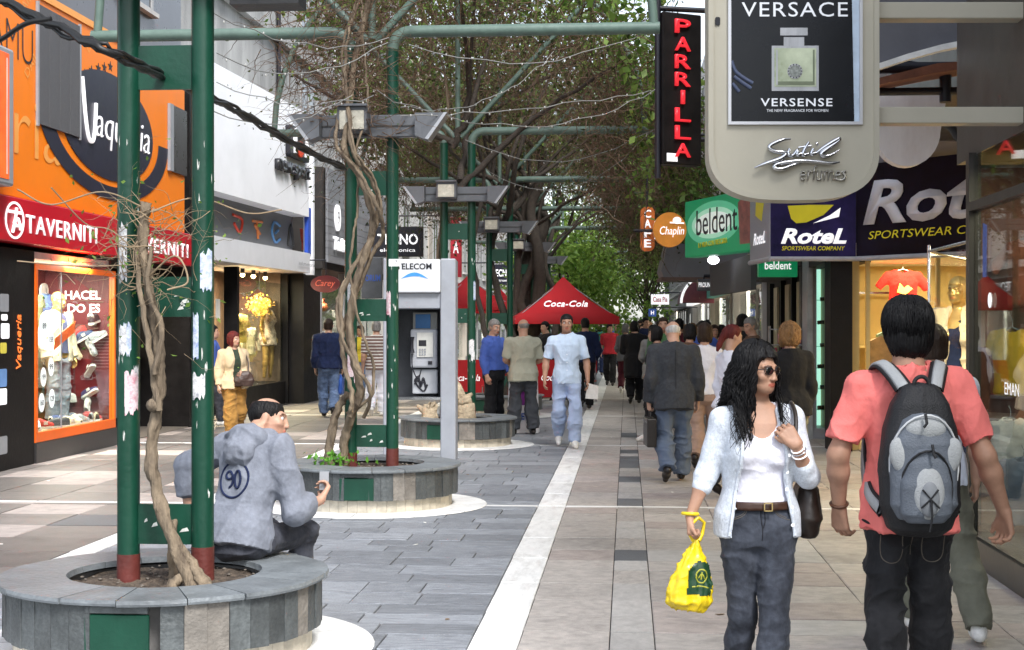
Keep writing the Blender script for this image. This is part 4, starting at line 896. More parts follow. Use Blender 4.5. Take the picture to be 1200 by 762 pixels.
for y in (24.0, 26.0, 28.2): MB().box((-7.0, y, 0), (-6.85, y + .1, 2.9)).build('frame_bar', m_frame, Cn)
MB().box((-6.93, 24.1, .35), (-6.92, 29.5, 2.6)).build('pane', gl, Cn); MB().box((-8.5, 24.1, 0), (-6.9, 29.5, .35)).build('window_base', m_dark, Cn)
lamp((-7.8, 26.5, 2.8), 20, (1, .9, .75), 1.2)
for k in range(18):
    y, z = rng.uniform(24.3, 29), rng.choice((.6, 1.1, 1.6, 2.0)); mb = MB(); c_ = rng.choice([(.4, .03, .03), (.5, .12, .05), (.35, .3, .2), (.5, .45, .35)]); mb.ball((-7.6, y, z + .1), (.12, .16, .11), 8, 5); mb.tube([(-7.6, y - .09, z + .18), (-7.6, y - .05, z + .3), (-7.6, y + .05, z + .3), (-7.6, y + .09, z + .18)], .012, 5)
    tag(mb.build('display_bag', M('bag%d' % (k % 4), c_, .5)), 'small handbag displayed in the window below the slatted front', 'handbag', 'bags in the slatted shop window')
so = thing('oval_sign', 'dark red oval shop sign hanging before the slatted shop', 'sign', at(382, 343, 22.6)); o_ = at(382, 333, 22.6)
MB().prism(disc(0, 0, .31, .18, 28), o_, (1, 0, 0), UP, .05).build('plate', M('maroon_sign', (.09, .012, .014), .35), so); text(so, 'Carey', M('gold_red_letter', (.55, .1, .06), .5), o_, (1, 0, 0), UP, .17, .42, ext=.055, center=True, shear=.3); MB().tube([o_ + Vector((0, 0, .18)), o_ + Vector((0, 0, .5)), o_ + Vector((-.75, .0, .5))], .015, 6).build('bracket', m_blackp, so)
# ---- concrete block rising behind
KB = thing('concrete_building', 'tall stained grey concrete building behind the white shop', 'building', (-7.8, 27, 0))
MB().box((-14, 17.4, 5.16), (-7.75, 38, 17)).build('wall', m_conc2, KB)
for z in (7.9, 10.7, 13.5): MB().box((-7.75, 17.4, z), (-7.6, 38, z + .22)).build('ledge', m_conc2, KB)
window_grid(KB, -7.75, 1, [26, 29, 32, 35], [6.0, 8.7, 11.5], 1.2, 1.5)
for y in (19.2, 23.6): MB().tube([(-7.68, y, 5.2), (-7.68, y, 16)], .05, 6).build('drain_pipe', m_blackp, KB)
# ---- farther left fronts
def far_building(x, s, y0, y1, h, mat, label, fasc, text_, tm, seed, shop=(.2, .17, .14)):
    q = random.Random(seed); t = thing('shop_building', label, 'building', (x, (y0 + y1) / 2, 0)); xb = x - s * 6
    MB().box((xb, y0, 3.1), (x, y1, h)).build('wall', mat, t)
    MB().box((xb, y0, 0), (x - s * 1.5, y1, 3.1)).build('shop_back', M('shopback%d' % (seed % 4), shop, .6, .4, 3), t)
    for y in (y0 + .02, y1 - .32): MB().box((x - s * 1.5, y, 0), (x - s * .02, y + .3, 3.1)).build('pier', mat, t)
    MB().box((x, y0 + .1, 2.55), (x + s * .25, y1 - .1, 3.1)).build('fascia', fasc, t)
    if text_: text(t, text_, tm, (x + s * .25, (y0 + y1) / 2, 2.82), (0, s, 0), UP, .3, None, ext=.006, center=True, bold=.01)
    n = max(2, int((y1 - y0) / 2.2))
    for k in range(n):
        a = y0 + .4 + (y1 - y0 - .8) * k / n
        if k: MB().box((x - s * .25, a - .04, 0), (x - s * .15, a + .04, 2.55)).build('mullion', m_frame, t)
        MB().box((x - s * .2, a + .05, .3), (x - s * .19, a + (y1 - y0 - .8) / n - .05, 2.5)).build('shop_pane', gl, t)
    window_grid(t, x, s, [y0 + (k + .5) * (y1 - y0) / n for k in range(n)], [z for z in (3.9, 6.6, 9.3) if z + 2 < h], 1.0, 1.6)
    for z in (3.5, 6.3, 9.0):
        if z + 1 < h: MB().box((x, y0, z - .12), (x + s * .12, y1, z)).build('string_course', m_plaster, t)
    lamp((x - s * .9, (y0 + y1) / 2, 2.9), 40, (1, .9, .75), 1.5)
    return t
fb = far_building
fb(-6.95, 1, 30, 37.6, 9, m_plaster, 'pale building with black technology shop sign', m_blackp, 'TECNO', m_whitel, 1)
fb(-6.9, 1, 37.6, 47, 11, m_plaster2, 'warm plaster building past the red parasols', m_redf, 'MODA', m_whitel, 2)
fb(-6.95, 1, 47, 58, 12, m_conc2, 'grey building far down the left side', m_gb, None, m_whitel, 3)
fb(-6.9, 1, 58, 84, 13, m_plaster, 'farthest pale building on the left side', m_frame, None, m_whitel, 4)
def blade(label, px0, px1, py0, py1, d, face, txt, tm, h, w, arm=None, sub=None):
    a, b2 = at(px0, py1, d), at(px1, py0, d); t = thing('projecting_sign', label, 'sign', tuple((a + b2) / 2)); ux = toward((b2.x - a.x, b2.y - a.y, 0)); W_ = (Vector((b2.x, b2.y, 0)) - Vector((a.x, a.y, 0))).length; H_ = b2.z - a.z
    c = (a + b2) / 2; mb = MB(); mb.obox(c, (W_, .12, H_), ux, bev=.01); mb.build('case', face, t)
    n = ux.cross(UP); text(t, txt, tm, c + n * .06 + UP * (H_ * .08 if sub else 0), ux, UP, H_ * h, W_ * w, ext=.006, center=True, bold=.02)
    if sub: text(t, sub, tm, c + n * .06 - UP * H_ * .28, ux, UP, H_ * .12, W_ * .7, ext=.006, center=True)
    if arm: MB().tube([c + UP * (H_ / 2 + .0), c + UP * (H_ / 2 + .06), c + Vector((arm, 0, H_ / 2 + .06))], .025, 6).build('arm', m_blackp, t)
    return t
blade('black projecting sign with white lettering above the payphone', 437, 496, 266, 301, 27.5, m_blackp, 'TECNO', m_whitel, .36, .8, -1.2, 'electronica')
blade('smaller black sign with white lettering beside the parasols', 574, 602, 310, 334, 38, m_navy, 'TECNO', m_whitel, .35, .8, -4.9, 'electronica')
blade('blue and white shop sign behind the payphone', 424, 448, 302, 350, 26, m_steelg, 'FORUM', M('sign_blue', (.05, .12, .45)), .16, .85, -1.4)
blade('tall narrow blue and red sign on the far left fronts', 528, 541, 255, 325, 33, M('sign_red2', (.5, .03, .05)), 'A', m_whitel, .2, .5, -3.0)
# ------------------------------------------------------------------ right side of the street
XR = 2.36
Wd = Vector((0, -1, 0)); ER = Vector((1, 0, 0))
m_beige = M('beige_metal', (.46, .43, .345), .42, .06, 2, .04, 25, dirt=.15, dirtcol=(.33, .3, .24))
m_chrome = M('brushed_chrome', (.62, .63, .66), .22, .08, 8, .02, metal=1)
# ---- perfume shop lightbox hung from two beams
DS = 6.5
s_ = thing('hanging_light_box', 'beige perfume shop light box with rounded bottom and poster', 'sign', at(930, 235, DS)); sc_ = DS * K / FPX
ux = ER; o0 = at(830, 235, DS); sx = at(1030, 235, DS) - o0; ux = toward((sx.x, sx.y, 0)); SW = sx.length; Hh = (235 + 60) * sc_
def lx(px): return (px - 830) * sc_
def lz(py): return (235 - py) * sc_
ol = [(0, lz(-60)), (0, lz(178))] + [(SW / 2 - math.copysign(SW / 2 * abs(math.cos(q)) ** .62, math.cos(q)), lz(178) * (1 - math.sin(q) ** .9)) for q in [math.pi * k / 24 for k in range(1, 24)]] + [(SW, lz(178)), (SW, lz(-60))]
MB().prism(ol, o0, ux, UP, .16, -.16).build('case', m_beige, s_)
mb = MB(); ct = SW / 2
for i in range(len(ol) - 1):
    a, b2 = ol[i], ol[i + 1]; sh = lambda p: (ct + (p[0] - ct) * .94, p[1] + (.028 if p[1] < lz(178) else 0))
    mb.prism([a, b2, sh(b2), sh(a)], o0, ux, UP, .012)
mb.build('rim', m_beige, s_)
fr = MB(); x0, x1, z0, z1 = lx(853), lx(1010), lz(143), lz(-60); e = .018
for a, b2 in (((x0, z0), (x0 + e, z1)), ((x1 - e, z0), (x1, z1)), ((x0, z0 - e), (x1, z0))):
    fr.prism([a, (b2[0], a[1]), b2, (a[0], b2[1])], o0, ux, UP, .016)
fr.build('poster_frame', M('alu', (.55, .55, .57), .35, .05, 5, 0, metal=.6), s_)
m_post = M('poster_black', (.005, .006, .009), .25, .4, 3, 0, spec=.25)
po = MB(); po.prism([(x0 + e, z0), (x1 - e - .03, z0), (x1 - e - .05, z1), (x0 + e, z1)], o0, ux, UP, .006); po = po.build('poster', m_post, s_)
bk = MB(); bk.prism([(x1 - e - .05, z0), (x1 - e, z0), (x1 - e, z1), (x1 - e - .05, z1)], o0, ux, UP, .004); bk.build('poster_backing', M('pale_backing', (.5, .6, .72), .3), s_)
n_ = ux.cross(UP); P_ = lambda px, py: o0 + ux * lx(px) + UP * lz(py) + n_ * .004
m_ptxt = M('poster_lettering', (.62, .64, .68), .4, .05, 5, 0, emit=.12)
text(po, 'VERSACE', m_ptxt, P_(869, 20), ux, UP, 17 * sc_, 124 * sc_, ext=.004, space=1.1)
text(po, 'VERSENSE', m_ptxt, P_(891, 125), ux, UP, 9.5 * sc_, 84 * sc_, ext=.004, bold=.012, space=1.15)
text(po, 'THE NEW FRAGRANCE FOR WOMEN', m_ptxt, P_(898, 131.5), ux, UP, 3.2 * sc_, 72 * sc_, ext=.004)
m_juice = M('perfume_print', (.36, .42, .27), .3, .25, 4, 0, col2=(.5, .55, .4)); m_sil = M('silver_print', (.42, .43, .45), .3, .2, 5, 0, stretch=(3, 1, .3))
bx_ = lambda pts, m, n2, lift: MB().prism(pts, P_(0, 0) - ux * lx(0) - UP * lz(0), ux, UP, .0015, lift).build(n2, m, po)
RZ = lambda a, b2, c, d: [(lx(a), lz(d)), (lx(c), lz(d)), (lx(c), lz(b2)), (lx(a), lz(b2))]
bx_(RZ(904, 54, 959, 107), m_sil, 'bottle_print', .0032); bx_(RZ(907, 57, 956, 102), m_juice, 'bottle_print', .005)
bx_(RZ(909, 59, 911, 100), m_sil, 'edge_print', .0067); bx_(RZ(952, 59, 954, 100), M('juice_dark', (.16, .19, .12), .4, .2, 6, 0), 'edge_print', .0067); bx_(RZ(911, 96, 952, 100), M('juice_dark', (0, 0, 0)), 'edge_print', .0069); bx_(RZ(914, 33, 946, 42), m_sil, 'cap_print', .0032); bx_(RZ(918, 44, 942, 55), m_sil, 'cap_print', .0034); bx_(RZ(918, 42.2, 942, 43.6), m_blackp, 'cap_print', .0036)
bx_(disc(lx(931), lz(84), .045, .045), m_sil, 'medallion_print', .0068); bx_(disc(lx(931), lz(84), .035, .035), M('silver_print_dark', (.24, .26, .24), .4, .5, 60, 0), 'medallion_print', .0085)
for k in range(14):
    a = R(k * 360 / 14); c = (lx(931) + .04 * math.cos(a), lz(84) + .04 * math.sin(a)); bx_(disc(c[0], c[1], .004, .004, 6), m_blackp, 'medallion_print', .0086)
stroke(po, [[(lx(857), lz(72)), (lx(862), lz(84)), (lx(872), lz(92)), (lx(882), lz(98))], [(lx(860), lz(90)), (lx(868), lz(96)), (lx(880), lz(104))], [(lx(858), lz(98)), (lx(866), lz(108))]], M('reflex_print', (.08, .1, .17), .4), P_(830, 235), ux, UP, .012, 'swirl_print', lift=.001)
# chrome script
S2 = lambda L_: [[(lx(820 + x / 3.173), lz(y / 3.175)) + ((r,) if r else ()) for x, y, r in l_] for l_ in L_]
sut = S2([[(335, 520, .4), (300, 525, .9), (255, 548, 1.1), (275, 566, 1.1), (318, 572, 1.1), (298, 592, 1.2), (240, 612, 1), (200, 627, .3)],
          [(330, 556, .8), (326, 578, 1), (342, 582, .9), (360, 560, .8), (358, 580, 1), (376, 574, .8)], [(402, 532, .7), (385, 560, 1), (380, 580, 1), (400, 576, .8)], [(362, 552, .5), (410, 546, .8)],
          [(418, 556, .8), (410, 576, 1), (428, 572, .8)], [(428, 540, 1.1), (434, 537, 1)], [(424, 577, .6), (450, 556, .9), (492, 530, 1.1), (516, 519, 1.0), (506, 532, .9), (470, 557, 1.1), (447, 576, 1.1), (462, 585, 1), (490, 577, .8), (514, 560, .3)],
          [(516, 606, .4), (480, 610, .9), (410, 603, 1), (350, 603, 1.1), (290, 612, 1), (272, 626, 1.1), (300, 632, 1.1), (340, 618, .8), (380, 606, .4)]])
stroke(s_, sut, m_chrome, o0 + n_ * .02, ux, UP, .0125, 'chrome_script', n=8)
text(s_, 'erfumes', M('dark_chrome', (.4, .38, .34), .3, .1, 5, 0, metal=.8), o0 + ux * lx(937) + UP * lz(212) + n_ * .0, ux, UP, 18 * sc_, 54 * sc_, ext=.018, shear=.12, bold=-.01, name='chrome_lettering')
stroke(s_, S2([[(495, 665, .6), (525, 672, 1), (538, 658, 1), (528, 640, .7), (515, 652, .5)]]), M('dark_chrome', (0, 0, 0)), o0 + n_ * .01, ux, UP, .007, 'chrome_script')
for z_ in (lz(143.5), lz(20)):
    b_ = MB(); a = o0 + ux * SW; h_ = .10; b_.obox(a + ux * .5 + UP * (z_ + h_ / 2) - n_ * .08, (1.0, .10, h_), ux, bev=.005); b_.build('beam', m_beige, s_)
MB().prism(rrect(.03, .05, .01), P_(838, 30), ux, UP, .002).build('catch', m_blackp, s_)
# ---- near shop with the glass front
m_olive = M('dark_olive_panel', (.055, .05, .042), .4, .2, 3, .05); m_frm = M('dark_bronze_frame', (.03, .026, .022), .35, .15, 5, .03)
G = thing('shop_building', 'near shop with dark glazed front on the right pavement', 'building', (XR, 6, 0))
MB().box((XR + .02, 2.0, 2.78), (XR + 4, 8.0, 3.9)).build('upper_panel', m_olive, G); MB().box((XR + .5, 2.0, 3.9), (XR + 4, 8.0, 9)).build('upper_wall', m_conc2, G)
MB().box((XR + .02, 2.0, 0), (XR + 2.0, 7.6, .26)).build('base', m_frm, G)
MB().box((XR - .02, 2.0, 0), (XR + .02, 7.62, .18)).build('kick_plate', m_olive, G)
for y in (3.4, 7.56): MB().box((XR - .03, y, .18), (XR + .05, y + .07, 2.8)).build('frame_bar', m_frm, G)
MB().box((XR - .03, 2.0, 2.40), (XR + .05, 7.56, 2.46)).build('frame_bar', m_frm, G)
MB().box((XR, 2.0, .19), (XR + .012, 7.56, 2.4)).build('pane', glass('front_glass', (.8, .84, .8), 1.0), G); MB().box((XR, 2.0, 2.46), (XR + .012, 7.56, 2.78)).build('pane', glass('front_glass'), G)
MB().box((XR + 1.9, 2.0, .26), (XR + 2.0, 7.6, 2.78)).build('display_back', M('red_brown_wall', (.15, .05, .03), .6, .3, 4), G); MB().box((XR + .03, 7.6, .2), (XR + 1.9, 7.64, 2.7)).build('side_panel', M('red_brown_wall', (0, 0, 0)), G)
t = tag(MB().prism(disc(0, 0, .035, .05), onX(1160, 352, XR - .003), Wd, UP, .002).build('window_sticker', m_whitel), 'small oval white sticker on the dark glass front', 'sticker')
t = thing('window_lettering', 'white lettering stuck on the dark glazed shop front', 'lettering', onX(1190, 460, XR - .004))
for k, (tx, py) in enumerate((('EMAN', 462),)): text(t, tx, m_whitel, onX(1178, py, XR - .002), Wd, UP, .075, .25, ext=.004, bold=.0)
t = tag(MB().prism([(-.02, 0), (.05, .0), (.06, .34), (-.015, .36)], onX(1153, 325, XR - .003), Wd, UP, .002).build('window_sticker', M('sticker_blue2', (.06, .12, .4), .5, .4, 30)), 'tall blue sticker at the edge of the dark glass front', 'sticker')
lamp((XR + .6, 6.6, 2.7), 5, (1, .85, .6), .8)
# mannequin bay of the sport shop
V_ = thing('display_bay', 'warmly lit glazed bay holding the gold mannequin', 'shop window', (XR + .4, 9, 0))
MB()._add; mb = MB(); mb.prism([(0, 0), (1.9, 0), (1.9, 2.6), (.75, 2.3), (.0, .95)], (XR + .02, 7.7, 0), (1, 0, 0), (0, 1, 0), .34); mb.build('plinth', M('warm_plinth', (.3, .24, .16), .5), V_)
MB().box((XR, 7.66, .34), (XR + .01, 8.66, 2.2)).build('pane', glass('bay_glass', (.97, .98, .97), .2), V_)
mb = MB(); mb.obox((XR + .38, 9.33, 1.27), (1.56, .01, 1.86), (.49, .87, 0)); mb.build('pane', glass('bay_glass'), V_)
for y, x in ((8.66, XR), (10.0, XR + .77)): MB().tube([(x, y, 0), (x, y, 2.25)], .012, 6).build('corner_bar', m_chrome, V_)
MB().tube([(XR, 7.66, 2.2), (XR, 8.66, 2.2), (XR + .77, 10.0, 2.2)], .012, 6).build('top_rail', m_chrome, V_)
# ---- sportswear shop (lit interior, angled fascia)
m_warm = M('warm_shop_wall', (.62, .47, .2), .6, .1, 2, .03); Rt = thing('shop_building', 'sportswear shop with warm yellow lit interior and angled blue fascia', 'building', (3.5, 14.5, 0))
MB().box((2.95, 16.6, 0), (7, 16.8, 2.7)).build('back_wall', m_warm, Rt); MB().box((2.9, 14.3, 2.52), (7, 16.8, 2.7)).build('ceiling', M('white_panel', (0, 0, 0)), Rt)
MB().box((5.6, 8.0, 0), (5.8, 16.6, 2.7)).build('side_wall', m_warm, Rt); MB().box((3.0, 8.2, -.01), (5.6, 16.6, .014)).build('shop_floor', M('tan_floor', (.3, .24, .17), .4), Rt)
MB().box((2.86, 14.35, 0), (3.02, 16.6, 2.52)).build('side_wall', m_warm, Rt)
MB().box((2.62, 14.2, 0), (2.9, 14.6, 2.52)).build('pier', m_blackw, Rt)
for x in (3.1, 4.0): MB().box((x, 14.32, 0), (x + .05, 14.38, 2.5)).build('frame_bar', m_warm, Rt)
MB().box((3.02, 16.45, 2.1), (4.3, 16.47, 2.13)).build('rail', m_chrome, Rt); MB().box((3.05, 16.2, 1.3), (4.2, 16.58, 1.33)).build('shelf', m_warm, Rt)
lamp((4.2, 15.4, 2.48), 11, (1, .84, .5), 1.2); lamp((3.9, 10.3, 2.33), 12, (1, .82, .5), 1.5)
for k, (px, py, c_, hh) in enumerate(((1040, 405, (.2, .3, .26), .3), (1030, 430, (.3, .22, .15), .7), (1098, 440, (.4, .05, .04), .9), (1088, 420, (.3, .2, .12), 1.0))):
    c = at(px, py, 15.0); mb = MB(); mb.prism([(-.14, -hh / 2), (.14, -hh / 2), (.16, hh / 2), (0, hh / 2 + .08), (-.16, hh / 2)], c, ER, UP, .12); tag(mb.build('folded_stock', M('stock%d' % k, c_, .8, .3, 9)), ('green', 'brown', 'dark red', 'tan')[k] + ' clothes stock on the rail of the lit shop', 'garment')
# angled fascia with lettering
pA0, pA1, pB1 = at(903, 302, 13.9), at(1003, 302, 13.9), at(1165, 295, 12.7)
F_ = thing('angled_fascia_sign', 'dark blue sportswear fascia with yellow emblem and slanted silver letters', 'sign', pA1)
m_nav = M('navy_fascia', (.005, .005, .035), .4, .5, 2.5, .03, col2=(.018, .012, .075), spec=.2); m_nav2 = M('black_fascia', (.004, .004, .006), .45, .4, 2, .03, col2=(.006, .005, .016), spec=.15)
za, zb = 2.5, 3.68
def panel(a, b2, m, nm='panel', dep=.2):
    u_ = toward((b2.x - a.x, b2.y - a.y, 0)); L_ = (Vector((b2.x - a.x, b2.y - a.y, 0))).length; mb = MB(); mb.prism([(0, 0), (L_, 0), (L_, zb - za), (0, zb - za)], Vector((a.x, a.y, za)), u_, UP, .03, -.03); mb.build(nm, m, F_); return u_, L_, u_.cross(UP)
uA, LA, nA = panel(pA0, pA1, m_nav); uB, LB, nB = panel(pA1 + Vector((.006, 0, 0)), pB1, m_nav2)
pS = pA0 + Vector((-.16, .9, 0)); uS, LS, nS = panel(pS, pA0 + Vector((-.01, 0, 0)), M('pale_side_panel', (.3, .31, .36), .35, .1, 3))
for a, b2 in ((pS, pA0), (pA0, pA1), (pA1, pB1)): MB().tube([Vector((a.x, a.y, za - .02)), Vector((b2.x, b2.y, za - .02))], .035, 6).build('trim', M('grey_trim', (.4, .4, .42), .4), F_)
m_rot = M('silver_letter', (.6, .6, .64), .3, .1, 4, 0); m_yel = M('yellow_print', (.8, .72, .03), .4, .08, 4, 0)
zp = Vector((0, 0, za))
QA = lambda a, b2: Vector((pA0.x, pA0.y, za)) + uA * (a * LA) + UP * (b2 * 1.18)
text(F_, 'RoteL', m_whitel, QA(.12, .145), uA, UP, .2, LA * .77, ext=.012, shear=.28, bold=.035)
text(F_, 'SPORTSWEAR COMPANY', m_yel, QA(.13, .075), uA, UP, .055, LA * .74, ext=.006, bold=.015, shear=.2)
gA = lambda L_: [(x * LA, y * 1.18) for x, y in L_]
oA = Vector((pA0.x, pA0.y, za))
MB().prism(gA([(.22, .78), (.80, .92), (.78, .99), (.22, .90)]), oA, uA, UP, .006).build('emblem', m_yel, F_)
MB().prism(gA([(.2, .62), (.45, .66), (.8, .72), (.62, .82), (.22, .74)]), oA, uA, UP, .006).build('emblem', m_yel, F_)
MB().prism(gA([(.24, .42), (.30, .37), (.42, .38), (.62, .46), (.74, .57), (.45, .57), (.2, .56)]), oA, uA, UP, .006).build('emblem', m_yel, F_)
MB().prism(gA([(.5, .37), (.8, .44), (.82, .54), (.7, .46)]), oA, uA, UP, .006).build('emblem', m_whitel, F_)
oB = Vector((pA1.x, pA1.y, za))
text(F_, 'RoteL', m_rot, oB + uB * (LB * .06) + UP * .40, uB, UP, .56, LB * 1.32, ext=.014, shear=.22, bold=.03)
text(F_, 'SPORTSWEAR C', m_yel, oB + uB * (LB * .1) + UP * .22, uB, UP, .1, LB * .72, ext=.006, shear=.2)
gS = Vector((pS.x, pS.y, za)); MB().prism([(LS * .3, .6), (LS * .6, .5), (LS * .75, .8), (LS * .55, 1.05), (LS * .35, .9)], gS, uS, UP, .006).build('emblem', m_yel, F_); text(F_, 'RoteL', m_whitel, gS + uS * (LS * .2) + UP * .2, uS, UP, .16, LS * .6, ext=.006, shear=.3, bold=.02)
MB().box((2.6, 14.5, 2.46), (3.2, 17, 3.9)).build('back_box', m_dark, F_)
# ---- structures above
U = thing('shop_building', 'grey building mass above the sportswear shop', 'building', (4, 15, 2.7)); MB().box((2.95, 14.75, 2.72), (9, 24, 10)).build('wall', m_plaster, U)
MB().box((3.3, 12.71, 3.74), (9, 14.7, 10)).build('wall', M('mauve_grey_panel', (.25, .235, .24), .6, .1, 2), U)
MB().box((3.0, 8.05, 3.75), (9, 12.7, 10)).build('wall', m_olive, U)
window_grid(U, 2.95, -1, [17, 19.5, 22], [4.3, 7], 1.1, 1.6)
t = thing('rounded_white_panel', 'white rounded panel hanging above the navy fascia', 'panel', at(1060, 195, 9.6)); o_ = at(1060, 196, 9.6); mb = MB(); mb.prism([(-.30, .62)] + [(.28 * math.cos(q) if q > 0 else .28, .30 + .31 * math.sin(q)) for q in [R(180 + 180 * k / 16) for k in range(17)]] + [(.34, .62)], o_, ER, UP, .12); mb.build('plate', M('white_dirty_panel', (.68, .66, .66), .6, .06, 3, .05, dirt=.5, dirtcol=(.4, .33, .3), stretch=(1, 1, .3)), t)
MB().tube([o_ + Vector((-.1, 0, .6)), o_ + Vector((-.1, .0, .95)), o_ + Vector((.9, .6, .95))], .02, 6).build('bracket', m_blackp, t)
aw = thing('grey_awning', 'dark grey panel with curved white edge above the light box beams', 'awning', at(1110, 80, 8.4))
D2 = 8.4; o_ = at(1030, 80, D2); k_ = D2 * K / FPX; A2 = lambda px, py: ((px - 1030) * k_, (80 - py) * k_)
cur = [A2(1010, 82), A2(1030, 76), A2(1060, 66), A2(1100, 55), A2(1140, 47), A2(1178, 41)]
MB().prism(cur + [A2(1178, -40), A2(1010, -40)], o_, ux, UP, .04, .0).build('panel', M('slate_grey_panel', (.10, .10, .115), .5, .15, 3, .05), aw)
mb = MB()
for i in range(len(cur) - 1): a, b2 = cur[i], cur[i + 1]; mb.prism([(a[0], a[1] - .045), (b2[0], b2[1] - .045), b2, a], o_, ux, UP, .08)
mb.prism([A2(1176, 48), A2(1184, 48), A2(1184, -40), A2(1176, -40)], o_, ux, UP, .08); mb.build('white_edge', M('white_panel', (0, 0, 0)), aw)
MB().prism([A2(1010, 92), A2(1060, 78), A2(1130, 64), A2(1170, 58), A2(1190, 56), A2(1190, 48), A2(1130, 52), A2(1050, 72), A2(1010, 84)], o_, ux, UP, .3, -.9).build('soffit', M('rust_soffit', (.18, .07, .04), .7, .4, 4), aw)
rk = thing('support_rack', 'black steel rack behind the light box beams', 'rack', at(1100, 80, 9.2))
for py, h_ in ((80, .07), (108, .05)):
    a, b2 = at(1015, py, 9.2), at(1215 if py < 100 else 1180, py - 2, 9.2); MB().tube([a, b2], h_ * .7, 6).build('bar', m_blackp, rk)
MB().tube([at(1138, 88, 9.2), at(1138, 50, 9.2)], .05, 6).build('bar', m_blackp, rk); MB().tube([at(1108, 120, 9.2), at(1108, 84, 9.2)], .05, 6).build('bar', m_blackp, rk)
MB().tube([at(1150, 52, 9.2), at(1172, 80, 9.2)], .01, 5).build('bar', m_blackp, rk)
MB().prism([(0, 0), (1.4, .75), (1.4, 1.0), (.25, .1)], at(1115, 124, 10.5), ux, UP, .1).build('white_slat', M('white_panel', (0, 0, 0)), rk)
hc = thing('loose_cable', 'thick black cable drooping under the light box beam', 'cable', at(1120, 150, 8.2)); MB().tube([Vector(p) for p in spline([tuple(at(*b2)) for b2 in ((1100, 140, 8.2), (1115, 150, 8.2), (1122, 160, 8.2), (1132, 167, 8.2), (1150, 172, 8.3), (1180, 170, 8.4))], 5)], .03, 7).build('cable', m_black, hc)
# ---- neon grill sign
pg = thing('neon_sign', 'tall black sign with red neon vertical lettering', 'sign', at(798, 195, 12)); a = at(773, 193, 12); ug = toward((CS, SN + .35, 0)); gw, gh = .475, 1.68
MB().obox(a + ug * gw / 2 + UP * gh / 2, (gw, .16, gh), ug, bev=.01).build('case', m_blackw, pg); m_neon = M('red_neon', (.6, .02, .03), .3, 0, 5, 0, emit=.3); ng = ug.cross(UP)
for k, ch in enumerate('PARRILLA'): text(pg, ch, m_neon, a + ug * gw / 2 + UP * (gh - .15 - k * .196) + ng * .08, ug, UP, .15, .045 if ch == 'I' else .19, ext=.03, center=True, bold=.01)
MB().prism([(.05, .03), (.18, .03), (.18, .12), (.05, .12)], a + ng * .08, ug, UP, .003).build('maker_label', m_whitel, pg); MB().tube([a + Vector((-.02, 0, -.15)), a + Vector((-.02, 0, gh + .3))], .035, 8).build('pole', m_blackp, pg); MB().tube([a + UP * (gh + .05), a + Vector((2.6, .6, gh + .05))], .03, 6).build('arm', m_blackp, pg); MB().tube([a + UP * .3 + ng * -.08, a + Vector((2.6, .6, .3))], .03, 6).build('arm', m_blackp, pg)
# ---- gum sign and neighbours
bd = thing('gum_light_box', 'slanted green gum advertising light box with pale glow', 'sign', (1.3, 16, 2.7)); b0, b1 = Vector((.89, 16.9, 2.68)), Vector((1.79, 15.15, 2.68)); ub = toward(b1 - b0); Lb = (b1 - b0).length; nb_ = ub.cross(UP); Hb = .86
m_gum = M('gum_green', (.0, .24, .09), .35, .1, 2, 0, emit=.12)
MB().obox((b0 + b1) / 2 + UP * Hb / 2 - nb_ * .12, (Lb, .24, Hb), ub, bev=.015).build('case', m_gum, bd)
for k, (rx_, rz_, col) in enumerate(((.62, .24, (.1, .5, .28)), (.5, .17, (.4, .75, .55)), (.42, .12, (.8, .92, .85)))): MB().prism(disc(.82, .47, rx_ * 1.2, rz_ * 1.35, 36), b0, ub, UP, .002 + k * .002).build('glow_print', M('gum_glow%d' % k, col, .4, .05, 5, 0, emit=.12), bd)
text(bd, 'beldent', m_blackp, b0 + ub * .36 + UP * .31, ub, UP, .38, 1.12, ext=.01, bold=.0); text(bd, 'LA VIDA CON FRESCURA', m_yel, b0 + ub * .42 + UP * .12, toward(ub + UP * .03), UP, .08, .8, ext=.01, bold=.01)
MB().prism([(1.55, .1), (1.8, .1), (1.88, .7), (1.72, .8), (1.5, .7)], b0, ub, UP, .006).build('figure_print', M('pink_brown_print', (.3, .1, .08), .4, .4, 8, 0), bd)
MB().tube([b1 + UP * .5, Vector((3.0, 15.3, 3.2))], .03, 6).build('arm', m_blackp, bd)
t = thing('round_lamp', 'white lit lamp under the slanted green light box', 'lamp', at(836, 306, 17)); c = at(836, 305, 17); MB().ball(c, (.09, .08, .065), 12, 8).build('shade', M('lit_shade', (.9, .88, .95), .4, 0, 4, 0, emit=3), t); MB().tube([c, c + UP * .35], .02, 5).build('stem', m_blackp, t)
b2_ = thing('gum_light_box', 'small green gum light box beneath the navy fascia', 'sign', at(912, 322, 14.7)); a, b = at(889, 325, 14.7), at(933, 303, 14.7); MB().obox((a + b) / 2, ((b - a).length * .93, .1, .25), (CS, SN, 0), bev=.01).build('case', m_gum, b2_); text(b2_, 'beldent', m_whitel, (a + b) / 2 + Vector((0, -.055, .03)), (CS, SN, 0), UP, .11, .36, ext=.006, center=True, bold=.015)
